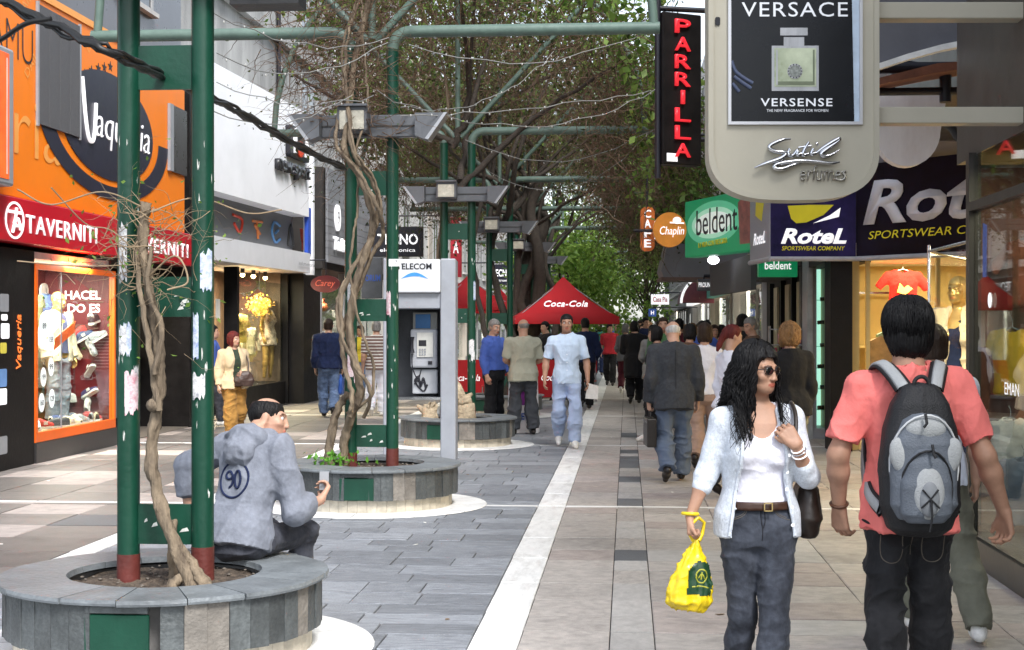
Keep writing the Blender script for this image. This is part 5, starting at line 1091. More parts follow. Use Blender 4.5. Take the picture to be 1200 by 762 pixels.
# cafe signs
cf = thing('projecting_sign', 'narrow vertical orange sign with white letters', 'sign', at(757, 295, 15.5)); a = at(750, 295, 15.5); MB().prism(rrect(.2, .63, .08), a, (CS, SN, 0), UP, .1).build('plate', M('orange_sign', (.62, .16, .03), .45), cf)
for k, ch in enumerate('CAFE'): text(cf, ch, m_whitel, a + Vector((CS * .1, SN * .1, .53 - k * .14)), (CS, SN, 0), UP, .115, .10, ext=.106, center=True, bold=.025)
MB().tube([a + Vector((.1, .02, .6)), a + Vector((.1, .02, 1.7)), a + Vector((2.7, .6, 1.7))], .02, 6).build('arm', m_blackp, cf)
ce = thing('projecting_sign', 'orange oval cafe sign with white script and hat mark', 'sign', at(784, 290, 15.3)); o_ = at(784, 270, 15.3); MB().prism(disc(0, 0, .235, .245, 32), o_, (CS, SN, 0), UP, .1).build('plate', M('amber_sign', (.66, .25, .03), .45), ce); text(ce, 'Chaplin', m_whitel, o_ + Vector((.03, 0, -.03)), (CS, SN, 0), UP, .15, .34, ext=.106, center=True, shear=.2)
MB().prism(disc(.1, .13, .06, .05, 14), o_, (CS, SN, 0), UP, .008, .1).build('hat_print', m_whitel, ce); MB().prism([(.0, .09), (.2, .08), (.2, .1), (.0, .11)], o_, (CS, SN, 0), UP, .008, .102).build('hat_print', m_whitel, ce)
for k in range(3): text(ce, '*', m_whitel, o_ + Vector((-.17, 0, .1 - k * .1)), (CS, SN, 0), UP, .08, .08, ext=.106, center=True)
MB().tube([o_ + Vector((-.2, .03, .0)), o_ + Vector((-.5, .03, .0))], .025, 6).build('arm', m_blackp, ce)
gb = thing('canopy_box', 'grey boxed canopy jutting over the pavement below the orange signs', 'canopy', at(805, 325, 20)); a = at(775, 325, 20); mb = MB(); mb.prism([(.05, 0), (1.6, 0), (1.6, .62), (.12, .62), (0, .12)], a, (CS, SN, 0), UP, .8, -.8); mb.build('box', M('grey_canopy', (.17, .175, .19), .5, .1, 3), gb); mb = MB(); mb.prism([(0, -.06), (1.6, -.06), (1.6, 0), (0, 0)], a, (CS, SN, 0), UP, .84, -.82); mb.build('lower_edge', M('brown_edge', (.14, .09, .07)), gb)
fw = thing('sloping_awning', 'dark grey sloping shop awning between the green light box and crowd', 'awning', (2.4, 17, 2.2)); fa, fb2 = at(832, 348, 19), at(880, 330, 15.8); ua = toward((fb2.x - fa.x, fb2.y - fa.y, 0)); mb = MB(); la = Vector((fb2.x - fa.x, fb2.y - fa.y, 0)).length
mb.prism([(0, 0), (la, .0), (la, .52), (0, .52)], Vector((fa.x, fa.y, 2.15)), ua, UP, .08, -.08); mb.build('valance', M('dark_grey_canvas', (.075, .08, .085), .7, .15, 3, .1), fw)
pr = blade('small grey plate sign hanging under the awning', 817, 833, 327, 341, 20, m_steelg, 'PROUN', m_whitel, .4, .85, .9)
# shoe case
Sc = thing('shoe_display_case', 'tall narrow mint lit glass case of shoes', 'display case', at(968, 500, 15.6)); a = at(952, 503, 15.6); b = at(988, 305, 15.6); uc = toward((b.x - a.x, b.y - a.y, 0)); Lc = Vector((b.x - a.x, b.y - a.y, 0)).length; nc = uc.cross(UP); Zc = b.z
B_ = lambda x0, x1, z0, z1, d0, d1, m, nm: MB().prism([(x0, z0), (x1, z0), (x1, z1), (x0, z1)], Vector((a.x, a.y, 0)), uc, UP, d1 - d0, d0).build(nm, m, Sc)
m_mint = M('mint_back', (.45, .8, .68), .5, .05, 2, 0, emit=.35)
B_(0, Lc, .15, Zc, -.5, -.46, m_mint, 'back'); B_(0, Lc, 0, .15, -.5, .02, m_grey, 'base'); B_(-.08, 0, 0, Zc + .2, -.5, .03, M('aluminium_jamb', (.4, .42, .42), .35), 'jamb'); B_(-.02, .06, .15, Zc, -.2, .0, m_grey, 'frame_bar'); B_(Lc, Lc + .12, 0, Zc + .2, -.5, .02, m_blackw, 'jamb'); B_(0, Lc, Zc - .03, Zc + .1, -.5, .02, m_dark, 'header'); B_(.06, Lc, .15, Zc - .03, -.005, .0, gl, 'pane')
shz = [.42, .72, 1.02, 1.33, 1.66, 2.0]
for z in shz: B_(.02, Lc - .02, z - .012, z, -.45, -.02, glass('shelf_glass', (.7, .85, .8)), 'shelf')
for k, z in enumerate(shz):
    t = thing('heeled_shoe', 'dark strappy shoe on a shelf of the mint lit case', 'shoe', tuple(Vector((a.x, a.y, z)) + uc * (Lc * .5) - nc * .2), 0, 'shoes in the mint lit case'); c = Vector((a.x, a.y, z)) + uc * (Lc * .5 + (k % 2) * .04) - nc * .2
    MB().tube([c + uc * -.1 + UP * .01, c + UP * .02, c + uc * .06 + UP * .06, c + uc * .12 + UP * .1], [.03, .03, .02, .025], 7).build('sole', m_blackp, t); MB().tube([c + uc * .12 + UP * .1, c + uc * .125], [.014, .007], 6).build('heel', m_blackp, t); MB().tube([c + uc * .11 + UP * .1, c + uc * .09 + UP * .18, c + uc * .14 + UP * .17], .01, 5).build('strap', m_blackp, t)
Dk = thing('shop_building', 'dark doorway shop left of the mint shoe case', 'building', (2.9, 17, 0)); MB().box((3.05, 16.82, 0), (6, 24, 2.7)).build('inner_wall', m_dark, Dk); MB().box((2.55, 16.1, 0), (2.7, 16.3, 2.7)).build('jamb', m_frm, Dk); MB().box((2.5, 16.1, 2.5), (3.2, 22, 3.0)).build('lintel', m_dark, Dk)
for k, y in enumerate((17.6, 19.0, 20.4, 22.0)): MB().box((3.0, y, 0), (3.04, y + .5, 2.4)).build('painted_glow_panel', M('cream_panel', (.55, .5, .33), .6, .1, 3), Dk); MB().box((2.95, y + .7, 0), (3.04, y + .85, 2.5)).build('mullion', m_blackw, Dk)  # plain cream strips; the warm glow of the interior is only their colour
ms2 = thing('magazine_shelf', 'white wire shelf with red magazines in the dark doorway', 'shelf', at(918, 400, 16.0)); c = at(903, 398, 16.0); 
for z in (0, .22, .45): MB().obox(c + Vector((.22, 0, z - .3)), (.5, .16, .015)).build('board', m_frame, ms2)
for x in (-.03, .47): MB().box((c.x + x, c.y - .08, 0), (c.x + x + .02, c.y + .08, c.z + .2)).build('upright', m_frame, ms2)
for k in range(6): tag(MB().obox(c + Vector((.06 + .07 * k, -.02, -.2 + (k % 2) * .22)), (.06, .03, .16), (1, 0, 0), (0, .2, 1)).build('magazine', M('mag%d' % (k % 3), ((.5, .05, .1), (.6, .3, .3), (.3, .1, .2))[k % 3])), ('dark red', 'pink', 'purple')[k % 3] + ' magazine on the wire shelf in the dark doorway', 'magazine', 'magazines on the wire shelf %d' % (k % 3))
# farther right fronts
fb(2.95, -1, 24, 31, 9.5, m_plaster, 'pale building beside the orange cafe signs', m_gb, None, m_whitel, 11)
fb(2.9, -1, 31, 39, 10, m_plaster2, 'warm plaster building with teal door frame', M('teal', (.05, .25, .22)), None, m_whitel, 12)
fb(2.95, -1, 39, 50, 12, m_plaster, 'pale building far down the right side', m_whitel, 'OPTICA', m_redf, 13)
fb(2.9, -1, 50, 84, 13, m_conc2, 'farthest grey building on the right side', m_gb, None, m_whitel, 14)
blade('small white hanging sign far along the right shops', 763, 784, 345, 357, 40, m_whitel, 'Casa Pia', M('sign_red2', (0, 0, 0)), .5, .8, 1.6)
blade('tiny blue sign far along the right shops', 760, 769, 362, 371, 46, M('sign_blue', (0, 0, 0)), 'H', m_whitel, .5, .4, 1.9)
da = thing('dome_awning', 'dark rounded awning with pale rim far along the right shops', 'awning', (2.3, 38, 2.4))
mb = MB(); mb.smooth = True
for k in range(10):
    q0, q1 = math.pi / 2 * k / 10, math.pi / 2 * (k + 1) / 10; pA = lambda q: (2.9 - 1.1 * math.sin(q), 2.4 + 1.0 * math.cos(q))
    a_, b2 = pA(q0), pA(q1); mb.quad((a_[0], 36.5, a_[1]), (b2[0], 36.5, b2[1]), (b2[0], 39.3, b2[1]), (a_[0], 39.3, a_[1]))
mb.prism([(2.9 - 1.1 * math.sin(q) - 1.8, 1.0 * math.cos(q)) for q in [math.pi / 2 * (10 - k) / 10 for k in range(11)]][::-1] + [(1.1, 0)][:1], (1.8, 36.5, 2.4), ER, UP, .02); mb.build('shell', M('maroon_canvas', (.09, .02, .03), .7), da)
MB().tube([(2.9 - 1.1 * math.sin(q), 36.46, 2.4 + math.cos(q)) for q in [math.pi / 2 * k / 10 for k in range(11)]], .05, 6).build('rim', m_whitel, da)

lamp((2.62, 8.35, 2.15), 3.5, (1, .86, .56), .3)  # added fill lamp that brightens the gold mannequin in the bay
SY = 1.0
# ------------------------------------------------------------------ payphone, parasols and street things
m_ph = M('phone_grey_paint', (.33, .35, .39), .45, .1, 4, .05, 30, dirt=.35, dirtcol=(.2, .2, .2)); m_phd = M('phone_dark_panel', (.07, .075, .085), .5, .15, 5)
DB = 11.3; kb = DB * K / FPX
T = thing('payphone', 'grey open payphone kiosk with white header and graffiti panel', 'payphone', tuple(gnd(493, 564)))
uB2 = Vector((CS, SN, 0)); nB2 = uB2.cross(UP); O = at(450, HZ, DB); O.z = 0
bx = lambda px: (px - 450) * kb
bz = lambda py: CAMH - (py - HZ) * kb
def pb(px0, px1, py0, py1, d0, d1, m, nm, par=None, bev=0):
    x0, x1, z0, z1 = bx(px0), bx(px1), bz(py1), bz(py0)
    c = O + uB2 * (x0 + x1) / 2 + UP * (z0 + z1) / 2 + nB2 * (d0 + d1) / 2
    mb = MB(); mb.obox(c, (x1 - x0, abs(d1 - d0), z1 - z0), uB2, bev=bev); return mb.build(nm, m, par or T)
pb(516, 534, 303, 564, -.62, .0, m_ph, 'side_panel', bev=.015); pb(449, 458, 303, 564, -.62, .0, m_ph, 'side_panel', bev=.01)
pb(458, 516, 304, 343, -.6, .03, M('phone_white_header', (.72, .74, .77), .4, .05, 3, .02), 'header', bev=.012)
pb(458, 516, 343, 362, -.6, -.02, m_ph, 'canopy', bev=.01); pb(458, 516, 362, 470, -.62, -.58, m_phd, 'back_panel')
pb(458, 516, 466, 469, -.58, -.05, m_chrome, 'shelf')
hd = T
text(T, 'TELECOM', m_blackp, O + uB2 * bx(465) + UP * bz(316) + nB2 * .03, uB2, UP, 7.2 * kb, 41 * kb, ext=.004, bold=.02)
m_swoosh = M('phone_blue', (.06, .3, .75), .4, .2, 6, 0); top_ = [(bx(470 + 32 * i / 12), bz(327 - 7.5 * math.sin(math.pi * i / 12))) for i in range(13)]; low_ = [(bx(470 + 32 * i / 12), bz(327 - 3.0 * math.sin(math.pi * i / 12))) for i in range(13)]
mb = MB()
for i in range(12): mb.prism([low_[i], low_[i + 1], top_[i + 1], top_[i]], O, uB2, UP, .003, .03)
mb.build('swoosh_mark', m_swoosh, T)
ph = pb(479, 511, 386, 432, -.45, -.25, M('phone_body', (.36, .37, .4), .4, .1, 5), 'telephone', bev=.02); pb(481, 510, 366, 386, -.56, -.4, M('phone_hood', (.3, .3, .28), .5), 'instruction_board'); pb(484, 502, 368, 385, -.395, -.392, M('phone_blue_card', (.03, .16, .4), .4), 'blue_card')
pb(487, 506, 390, 419, -.25, -.235, M('phone_plate', (.55, .54, .5), .4), 'keypad_plate', ph); pb(489, 498, 399, 406, -.235, -.231, m_blackp, 'display', ph); pb(500, 505, 424, 428, -.25, -.24, m_blackp, 'coin_slot', ph)
for r_ in range(3):
    for c_ in range(3): pb(489.5 + c_ * 3, 491.5 + c_ * 3, 409 + r_ * 3, 411 + r_ * 3, -.235, -.228, m_grey, 'key', ph)
MB().tube([O + uB2 * bx(481) + nB2 * -.22 + UP * bz(p) for p in (395, 399, 408, 414)], [.03, .018, .018, .03], 8).build('handset', m_blackp, ph)
MB().tube([Vector(p) for p in spline([tuple(O + uB2 * bx(x) + nB2 * d_ + UP * bz(y)) for x, y, d_ in ((481, 415, -.22), (482, 432, -.2), (488, 445, -.22), (492, 434, -.25))], 6)], .007, 5).build('cord', m_blackp, ph)
pb(481, 511, 434, 463, -.56, -.3, M('phone_box', (.4, .41, .43), .45, .08, 5), 'lower_box', bev=.01)
stroke(T, [[(bx(484), bz(452)), (bx(488), bz(442)), (bx(491), bz(455)), (bx(494), bz(444)), (bx(497), bz(456))], [(bx(485), bz(447)), (bx(497), bz(450))], [(bx(490), bz(441)), (bx(484), bz(448)), (bx(494), bz(460)), (bx(499), bz(452))]], m_blackp, O + nB2 * -.3, uB2, UP, .011, 'graffiti')
MB().obox(O + uB2 * bx(492) + UP * .03 - nB2 * .3, (bx(534) - bx(449), .66, .06), uB2, bev=.01).build('base', m_phd, T)
t = tag(MB().obox(at(463, 308, 9.3) + Vector((0, -.02, 0)), (.1, .004, .06), (1, 0, 0)).build('number_plate', m_whitel), 'small white number plate on the green post by the payphone', 'plate'); text(t, '17', m_blackp, at(463, 308, 9.3) + Vector((0, -.024, 0)), (1, 0, 0), UP, .04, .05, ext=.002, center=True)

m_para = M('red_canvas', (.42, .008, .014), .75, .1, 3, .15, 30)
def parasol(label, px, apex_y, edge_y, half_px, d, txt=True, rz=0.15):
    k = d * K / FPX; a = at(px, apex_y, d); e = at(px, edge_y, d).z; hw = half_px * k; t = thing('parasol', label, 'parasol', (a.x, a.y, 0), 0, 'red cafe parasols')
    cor = [Vector((a.x + hw * 1.0 * math.cos(rz + q), a.y + hw * math.sin(rz + q), e)) for q in [R(45 + 90 * i) for i in range(4)]]
    for i in range(4):                  # four sagging panels with a short valance
        p, q2 = cor[i], cor[(i + 1) % 4]; mb = MB(); mb.smooth = True; n = 6; vs = []
        for u_ in range(n + 1):
            for w_ in range(n + 1):
                f = u_ / n; s2 = w_ / n; b2 = p.lerp(q2, s2); x = a.lerp(b2, f); x.z -= .10 * math.sin(math.pi * f) * (1 - .3 * math.sin(math.pi * s2)) - .02; vs.append(x)
        for w_ in range(n + 1): b2 = p.lerp(q2, w_ / n); vs.append(b2 + Vector((0, 0, -.13)))
        m_ = n + 1; mb._add(vs, [(u_ * m_ + w_, u_ * m_ + w_ + 1, (u_ + 1) * m_ + w_ + 1, (u_ + 1) * m_ + w_) for u_ in range(n + 1) for w_ in range(n)])
        mb.build('canopy_panel', m_para, t)
    MB().tube([(a.x, a.y, 0), (a.x, a.y, a.z + .05)], .025, 8).build('pole', m_grey, t); MB().lathe((a.x, a.y, 0), [(.25, .0), (.25, .05), (.05, .09)], 16, caps=True).build('base', m_conc, t)
    for c_ in cor: MB().tube([a + Vector((0, 0, -.06)), c_ + Vector((0, 0, -.03))], .012, 5).build('rib', m_grey, t)
    if txt:
        pA_, pB_ = cor[2], cor[3]                  # panel facing the camera
        mid = (pA_ + pB_) / 2; u_ = toward(pB_ - pA_); up_ = toward(a - mid); nn = u_.cross(up_); c_ = mid.lerp(a, .36); text(t, 'Coca-Cola', m_whitel, c_ + nn * .03 - Vector((0, 0, .05)), u_, up_, .2, .95, ext=.02, center=True, shear=.35)
    return t
parasol('red cafe parasol with white script lettering behind the chatting men', 660, 325, 373, 84, 24, rz=.12)
parasol('red cafe parasol seen just behind the payphone', 548, 324, 358, 62, 27, False, .3)
parasol('farther red cafe parasol between the green posts', 585, 338, 362, 44, 31, False)
# red cafe screens, tables and chairs round the parasols
m_redpl = M('red_plastic', (.42, .01, .015), .35, .1, 4)
for k, (px, d) in enumerate(((545, 21.5), (572, 21.7), (600, 22), (652, 21.6))):
    a = gnd(px, HZ + FPX * CAMH / (d * K)); t = thing('cafe_screen', 'red cloth cafe screen on a low steel frame below the parasols', 'screen', tuple(a), 0, 'red cloth cafe screens'); MB().box((a.x - .42, a.y, .2), (a.x + .42, a.y + .03, .95)).build('cloth', m_para, t)
    for s in (-.44, .44): MB().tube([(a.x + s, a.y, 0), (a.x + s, a.y, 1.02)], .018, 6).build('post', m_grey, t)
    text(t, 'Coca-Cola', m_whitel, (a.x, a.y, .6), ER, UP, .13, .6, ext=.006, center=True, shear=.35)
def chair(label, x, y, rz):
    t = thing('cafe_chair', label, 'chair', (x, y, 0), rz, 'red cafe chairs'); W = lambda mb, n2, m: link(n2, mb.mesh(n2), m, t, world=False)
    W(MB().box((-.21, -.21, .43), (.21, .21, .46), bev=.01), 'seat', m_redpl); W(MB().box((-.21, -.22, .62), (.21, -.19, .88), bev=.01), 'backrest', m_redpl)
    for sx_ in (-.19, .19):
        for sy_ in (-.2, .19): W(MB().tube([(sx_, sy_, 0), (sx_ * .95, sy_, .44 if sy_ > 0 else .88)], .014, 6), 'leg', m_grey)
for k, (x, y, rz) in enumerate(((-2.6, 29.2, .4), (-1.2, 30.4, 2.4), (-.9, 32.0, 2.9), (-3.0, 30.9, 1.0), (-1.0, 33.9, 2.0))): chair('red plastic cafe chair standing under the red parasols', x, y, rz)
for k, (x, y) in enumerate(((-1.55, 31.4), (-3.0, 33.6))):
    t = thing('cafe_table', 'round cafe table under the red parasols', 'table', (x, y, 0), 0, 'cafe tables'); MB().lathe((x, y, 0), [(.36, .72), (.37, .74), (.36, .76), (0.001, .76)], 20).build('table_top', m_whitel, t); MB().tube([(x, y, 0), (x, y, .73)], .03, 8).build('column', m_grey, t); MB().lathe((x, y, 0), [(.24, 0), (.24, .03), (.03, .06)], 16).build('foot', m_grey, t)
# a-board at the men's feet
a = gnd(612, 508); t = thing('pavement_sign', 'white and purple folding pavement sign behind the man in the beige vest', 'sign', (a.x, a.y + .25, 0)); y0 = a.y + .25
for s, nm in ((-1, 'front_board'), (1, 'rear_board')):
    mb = MB(); mb.prism([(-.24, 0), (.24, 0), (.22, .82), (-.22, .82)], (a.x, y0 + s * .16, 0), ER, (0, -s * .18, 1), .025); mb.build(nm, M('board_white', (.7, .7, .74), .5, .1, 6), t)
MB().prism([(-.2, .42), (.2, .42), (.19, .76), (-.19, .76)], (a.x, y0 - .16, 0), ER, (0, .18, 1), .004, .026).build('purple_print', M('purple_print', (.22, .03, .3), .5, .4, 6), t); text(t, 'NUEVO', M('sign_blue', (0, 0, 0)), (a.x - .18, y0 - .175, .2), ER, (0, .18, 1), .1, .36, ext=.02, bold=.02)
# ------------------------------------------------------------------ figures: one continuous surface per body, clothes as shells
def vnoise(P, seed=0):
    P = np.asarray(P, np.float64) + seed * 17.37; I = np.floor(P).astype(np.int64); f = P - I; f = f * f * (3 - 2 * f)
    def hsh(i, j, k):
        n = (i * 374761393 + j * 668265263 + k * 2147483647 + seed * 144665) & 0xffffffff
        n = ((n ^ (n >> 13)) * 1274126177) & 0xffffffff
        return ((n ^ (n >> 16)) & 0xffff) / 32767.5 - 1
    o = 0
    for a in (0, 1):
        for b in (0, 1):
            for c in (0, 1):
                w = (f[:, 0] if a else 1 - f[:, 0]) * (f[:, 1] if b else 1 - f[:, 1]) * (f[:, 2] if c else 1 - f[:, 2])
                o = o + w * hsh(I[:, 0] + a, I[:, 1] + b, I[:, 2] + c)
    return o
def v3(*a): return np.array(a, float)
def Rx(a): c, s = math.cos(a), math.sin(a); return np.array([[1, 0, 0], [0, c, -s], [0, s, c]])
def Ry(a): c, s = math.cos(a), math.sin(a); return np.array([[c, 0, s], [0, 1, 0], [-s, 0, c]])
def Rz(a): c, s = math.cos(a), math.sin(a); return np.array([[c, -s, 0], [s, c, 0], [0, 0, 1]])
class Vox:
    """smooth union of tapered limbs, ellipsoids and lofted trunks, turned into one quad surface"""
    def __init__(s): s.ops = []
    def cone(s, a, b, ra, rb, k=.03, sub=False, cut=None):
        a, b = np.array(a, float), np.array(b, float)
        def f(X, Y, Z):
            ab = b - a; L2 = max((ab ** 2).sum(), 1e-9); px, py, pz = X - a[0], Y - a[1], Z - a[2]
            t0 = (px * ab[0] + py * ab[1] + pz * ab[2]) / L2; t = np.clip(t0, 0, 1)
            d = np.sqrt((px - t * ab[0]) ** 2 + (py - t * ab[1]) ** 2 + (pz - t * ab[2]) ** 2) - (ra + (rb - ra) * t)
            return np.maximum(d, (t0 - cut) * math.sqrt(L2)) if cut is not None else d
        r = max(ra, rb); s.ops.append((f, np.minimum(a, b) - r, np.maximum(a, b) + r, k, sub)); return s
    def ell(s, c, r, Rm=None, k=.03, sub=False):
        c = np.array(c, float); r = np.array(r, float) if np.ndim(r) else np.array([r] * 3, float)
        def f(X, Y, Z):
            q = [X - c[0], Y - c[1], Z - c[2]]
            if Rm is not None: q = [q[0] * Rm[0, i] + q[1] * Rm[1, i] + q[2] * Rm[2, i] for i in range(3)]
            k0 = np.sqrt((q[0] / r[0]) ** 2 + (q[1] / r[1]) ** 2 + (q[2] / r[2]) ** 2); k1 = np.sqrt((q[0] / r[0] ** 2) ** 2 + (q[1] / r[1] ** 2) ** 2 + (q[2] / r[2] ** 2) ** 2)
            return k0 * (k0 - 1) / np.maximum(k1, 1e-6)
        m = r if Rm is None else np.array([r.max()] * 3); s.ops.append((f, c - m, c + m, k, sub)); return s
    def loft(s, prof, Rm, org, g=0, k=.03, sub=False, p=2.4, z0=None, z1=None):     # prof rows: z, rx, ry, cy in trunk space
        pr = np.array(prof, float); zz0 = pr[0, 0] if z0 is None else z0; zz1 = pr[-1, 0] if z1 is None else z1; org = np.array(org, float)
        def f(X, Y, Z):
            q = [X - org[0], Y - org[1], Z - org[2]]; q = [q[0] * Rm[0, i] + q[1] * Rm[1, i] + q[2] * Rm[2, i] for i in range(3)]
            rx = np.interp(q[2], pr[:, 0], pr[:, 1]) + g; ry = np.interp(q[2], pr[:, 0], pr[:, 2]) + g; cy = np.interp(q[2], pr[:, 0], pr[:, 3])
            d = (((np.abs(q[0]) / rx) ** p + (np.abs(q[1] - cy) / ry) ** p) ** (1 / p) - 1) * np.minimum(rx, ry)
            return np.maximum(d, np.maximum(zz0 - q[2], q[2] - zz1))
        m = pr[:, 1:3].max() + abs(g) + np.abs(pr[:, 3]).max(); cs = [np.array((x, y, z)) for x in (-m, m) for y in (-m, m) for z in (zz0, zz1)]; W = np.array([org + Rm @ c for c in cs])
        s.ops.append((f, W.min(0), W.max(0), k, sub)); return s
    def half(s, fn): s.ops.append((fn, None, None, 0, 'max')); return s        # keep only where fn <= 0
    def surf(s, h):
        A = [o for o in s.ops if o[1] is not None and not o[4]]
        lo = np.min([o[1] for o in A], 0) - 3 * h; hi = np.max([o[2] for o in A], 0) + 3 * h
        n = np.ceil((hi - lo) / h).astype(int) + 1; ax = [lo[i] + h * np.arange(n[i]) for i in range(3)]
        D = np.full(n, .25, np.float32)
        for f, a, b, k, sub in s.ops:
            if sub == 'max':
                G = np.meshgrid(*ax, indexing='ij', sparse=True); D = np.maximum(D, np.broadcast_to(fn_(f, G), D.shape)).astype(np.float32); continue
            m = k + 3 * h; i0 = np.clip(np.floor((a - m - lo) / h).astype(int), 0, n - 1); i1 = np.clip(np.ceil((b + m - lo) / h).astype(int) + 1, 1, n)
            if (i1 <= i0).any(): continue
            sl = tuple(slice(i0[i], i1[i]) for i in range(3)); G = np.meshgrid(*[ax[i][sl[i]] for i in range(3)], indexing='ij', sparse=True)
            d = f(*G); c = D[sl]
            if sub: d = -d; 
            if k > 0:
                if sub: w = np.clip(.5 - .5 * (d - c) / k, 0, 1); r = d * (1 - w) + c * w + k * w * (1 - w)
                else: w = np.clip(.5 + .5 * (d - c) / k, 0, 1); r = d * (1 - w) + c * w - k * w * (1 - w)
            else: r = np.maximum(c, d) if sub else np.minimum(c, d)
            D[sl] = r
        return nets(D, lo, h)
def fn_(f, G): return f(*G)
def nets(D, lo, h):
    S = D < 0; n = np.array(D.shape)
    cn = sum(S[a:n[0] - 1 + a, b:n[1] - 1 + b, c:n[2] - 1 + c].astype(np.int8) for a in (0, 1) for b in (0, 1) for c in (0, 1))
    act = np.argwhere((cn > 0) & (cn < 8)); idx = np.full(n - 1, -1, np.int32); idx[tuple(act.T)] = np.arange(len(act))
    C = {(a, b, c): D[act[:, 0] + a, act[:, 1] + b, act[:, 2] + c] for a in (0, 1) for b in (0, 1) for c in (0, 1)}
    P = np.zeros((len(act), 3)); W = np.zeros(len(act)); ks = list(C)
    for i in range(8):
        for j in range(i + 1, 8):
            p, q = np.array(ks[i]), np.array(ks[j])
            if np.abs(p - q).sum() != 1: continue
            A, B = C[ks[i]], C[ks[j]]; x = (A < 0) != (B < 0); t = np.where(x, A / np.where(np.abs(A - B) < 1e-9, 1e-9, A - B), 0)
            P += np.where(x[:, None], p[None] + t[:, None] * (q - p)[None], 0); W += x
    V = lo + h * (act + P / np.maximum(W, 1)[:, None]); Q = []
    for ax in range(3):
        o = [i for i in range(3) if i != ax]; s0 = [slice(None)] * 3; s1 = [slice(None)] * 3; s0[ax] = slice(0, n[ax] - 1); s1[ax] = slice(1, n[ax])
        e = np.argwhere(S[tuple(s0)] != S[tuple(s1)]); e = e[(e[:, o[0]] > 0) & (e[:, o[1]] > 0) & (e[:, o[0]] < n[o[0]] - 1) & (e[:, o[1]] < n[o[1]] - 1)]
        inside = S[tuple(e.T)]; quad = []
        for da, db in ((-1, -1), (0, -1), (0, 0), (-1, 0)):
            c = e.copy(); c[:, o[0]] += da; c[:, o[1]] += db; quad.append(idx[tuple(c.T)])
        q = np.stack(quad, 1); fl = inside if ax != 1 else ~inside; q[~fl] = q[~fl][:, ::-1]; Q.append(q)
    Q = np.concatenate(Q); return V, Q[(Q >= 0).all(1)]
def vnormals(V, Q):
    n = np.cross(V[Q[:, 2]] - V[Q[:, 0]], V[Q[:, 3]] - V[Q[:, 1]]); N = np.zeros_like(V)
    for i in range(4): np.add.at(N, Q[:, i], n)
    return N / np.maximum(np.linalg.norm(N, axis=1), 1e-9)[:, None]
def folds(V, Q, amp, fr, seed=0):
    N = vnormals(V, Q); f = np.array(fr, float)
    W = V + .05 * np.stack([vnoise(V * 6, seed + 31), vnoise(V * 6, seed + 32), vnoise(V * 6, seed + 33)], 1)
    d = amp * ((.35 - np.abs(vnoise(W * f, seed)) ** .6) * 1.7 + .55 * vnoise(V * f * .45, seed + 3) + .6 * (.4 - np.abs(vnoise(W * f * 2.1, seed + 5)) ** .7)); return V + N * d[:, None]
SK = M('skin', (.46, .27, .19), .5, .14, 14, .06, 120, attr='tint', spec=.35)
SKD = M('skin_tan', (.38, .21, .14), .5, .16, 14, .06, 120, attr='tint', spec=.35)
m_eye = M('eye_white', (.7, .68, .66), .2, 0, 5, 0); m_iris = M('eye_iris', (.03, .018, .012), .1, 0, 5, 0)
def hairm(name, c): return M('hair_' + name, c, .5, .35, 30, .6, 90, stretch=(1, 1, .25), bstretch=(1, 1, .2), spec=.22)
HB, HD, HG, HR, HL, HW = hairm('black', (.006, .0055, .006)), hairm('brown', (.03, .018, .012)), hairm('grey', (.22, .21, .2)), hairm('red', (.10, .014, .012)), hairm('blonde', (.24, .13, .055)), hairm('white', (.5, .49, .47))
def fab(name, c, var=.1, bump=.55, bsc=20, sheen=.05, **k): return M('cloth_' + name, c, .85, var, 9, bump, bsc, bstretch=(1, 1, .7), sheen=sheen, spec=.2, **k)
MP = [(.78, .14, .105, -.01), (.86, .160, .120, -.012), (.93, .160, .116, -.005), (1.04, .143, .106, .004), (1.14, .148, .110, .006), (1.24, .165, .118, .006), (1.32, .175, .116, .0), (1.385, .172, .098, -.008), (1.43, .13, .078, -.018), (1.465, .07, .062, -.022), (1.5, .055, .056, -.018)]
FP = [(.78, .14, .11, -.012), (.86, .168, .125, -.016), (.92, .165, .115, -.01), (1.03, .125, .092, .002), (1.10, .122, .09, .004), (1.20, .142, .104, .004), (1.28, .148, .108, .002), (1.36, .150, .09, -.008), (1.42, .105, .066, -.02), (1.455, .058, .052, -.022), (1.5, .047, .048, -.018)]
